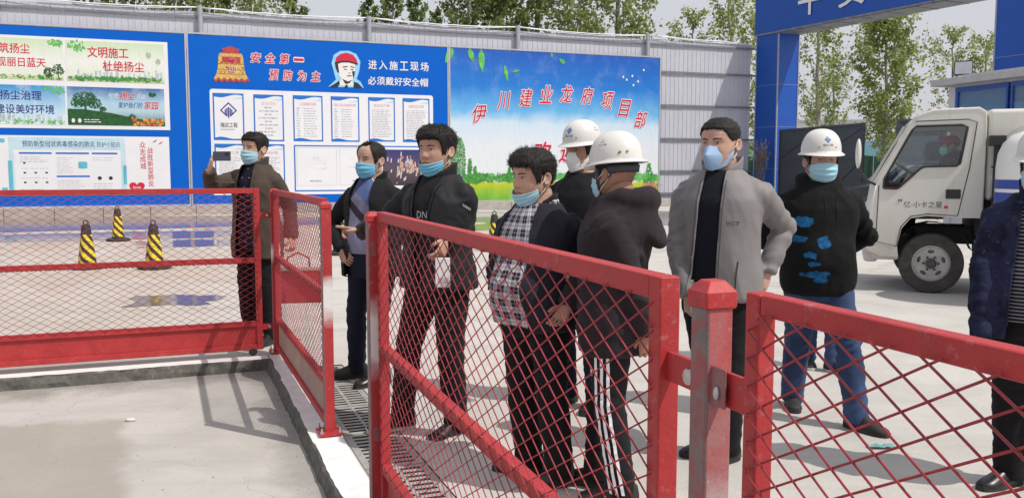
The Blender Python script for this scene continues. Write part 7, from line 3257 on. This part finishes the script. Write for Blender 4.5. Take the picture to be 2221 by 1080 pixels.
# someone almost hidden behind the hoodie
l10 = (2.30, 6.55, 0)
p10 = person('man in blue work jacket and white soled trainers hidden behind the printed hoodie', l10, 10, 1.56, (6, 14, 0),
             dict(R=((-.2, .05, 1.05), (-.05, -.16, 1.0)), L=((.27, .04, 1.03), (.20, -.05, .84))), dict(R=fpt(l10, 1752, 792, -20), L=fpt(l10, 1806, 806, 16)), skin=(.45, .27, .19), hair='short',
             top=dict(mat=BLUEC, hem=.84, infl=.036, sleeve=1.1, collar='stand'), trousers=dict(mat=JEANS), shoe=dict(mat=SHOE_G, sole=SOLE_W), seed=10, mask=dict(mat=MASK_B), mouth=False)
# the driver
dr = T0 + TH * (-.20) + TL * .38 + Vector((0, 0, .235))
p11 = person('truck driver in a red cap and blue mask behind the steering wheel', tuple(dr), math.degrees(math.atan2(TH.x, -TH.y)), 1.68, (0, 2, 0),
             dict(R=((-.2, -.28, 1.18), (-.42, -.10, 1.22)), L=((-.12, -.10, 1.14), (-.40, -.04, 1.20))), None, skin=(.45, .27, .19), hair='under', mask=dict(mat=MASK_B), mouth=False, sit=True,
             top=dict(mat=NAVYT, hem=.84, infl=.036, sleeve=1.08, collar='stand'), trousers=dict(mat=NAVYT), shoe=dict(mat=SHOE_B), seed=11, group='people')
p11['root']['group'] = 'people in vehicles'
mb = MB()
Mc = p11['Mh'] @ Matrix.Translation((0, .006, .036))
rs = []
for u in range(9):
    t = u / 8 * PI / 2 * .98
    rs.append([Mc @ Vector((.090 * math.cos(t) ** .8 * math.sin(a), -.108 * math.cos(t) ** .8 * math.cos(a), .10 * math.sin(t))) for a in [2 * PI * k / 28 for k in range(28)]])
mb.rings(rs, True)
rs = []
for j, ex in enumerate((0, .035, .065)):
    rs.append([Mc @ Vector(((.088 - .1 * ex) * math.sin(a) * 1.0, -(.106 + ex * math.cos(a) ** .6) * math.cos(a), -.004 - .12 * ex)) for a in [R(-75) + R(150) * k / 14 for k in range(15)]])
mb.rings(rs, False, False)
obj('red_cap', mb, M('cap_red', (.42, .02, .03), .7), p11['root'], True)

# marks and bits too fine to take apart one by one
for o in COL.objects:
    st = o.name.split('.')[0]
    if st in ('printed_grass', 'printed_hedge', 'printed_skyline', 'printed_tree', 'printed_leaves', 'printed_flowers', 'printed_small_marks', 'printed_text', 'notice_text', 'printed_bushes', 'printed_tree_lights', 'printed_towers',
              'printed_plan', 'printed_icons', 'printed_sparkles', 'printed_bell_relief', 'printed_ink_lines', 'printed_headings', 'printed_bars', 'printed_border', 'spray_nozzles', 'helmet_vents', 'mask_print', 'inside_notices', 'laces',
              'printed_balloon', 'net_posts', 'cladding_trim', 'roof_ribs', 'beam_soffit', 'printed_emblem', 'helmet_sticker', 'wire_mesh', 'crown', 'hair', 'helmet_emblem', 'sleeve_badge', 'hood_cord', 'quote_mark', 'trefoil_mark', 'top_cable', 'chassis', 'seats'):
        o['kind'] = 'stuff'
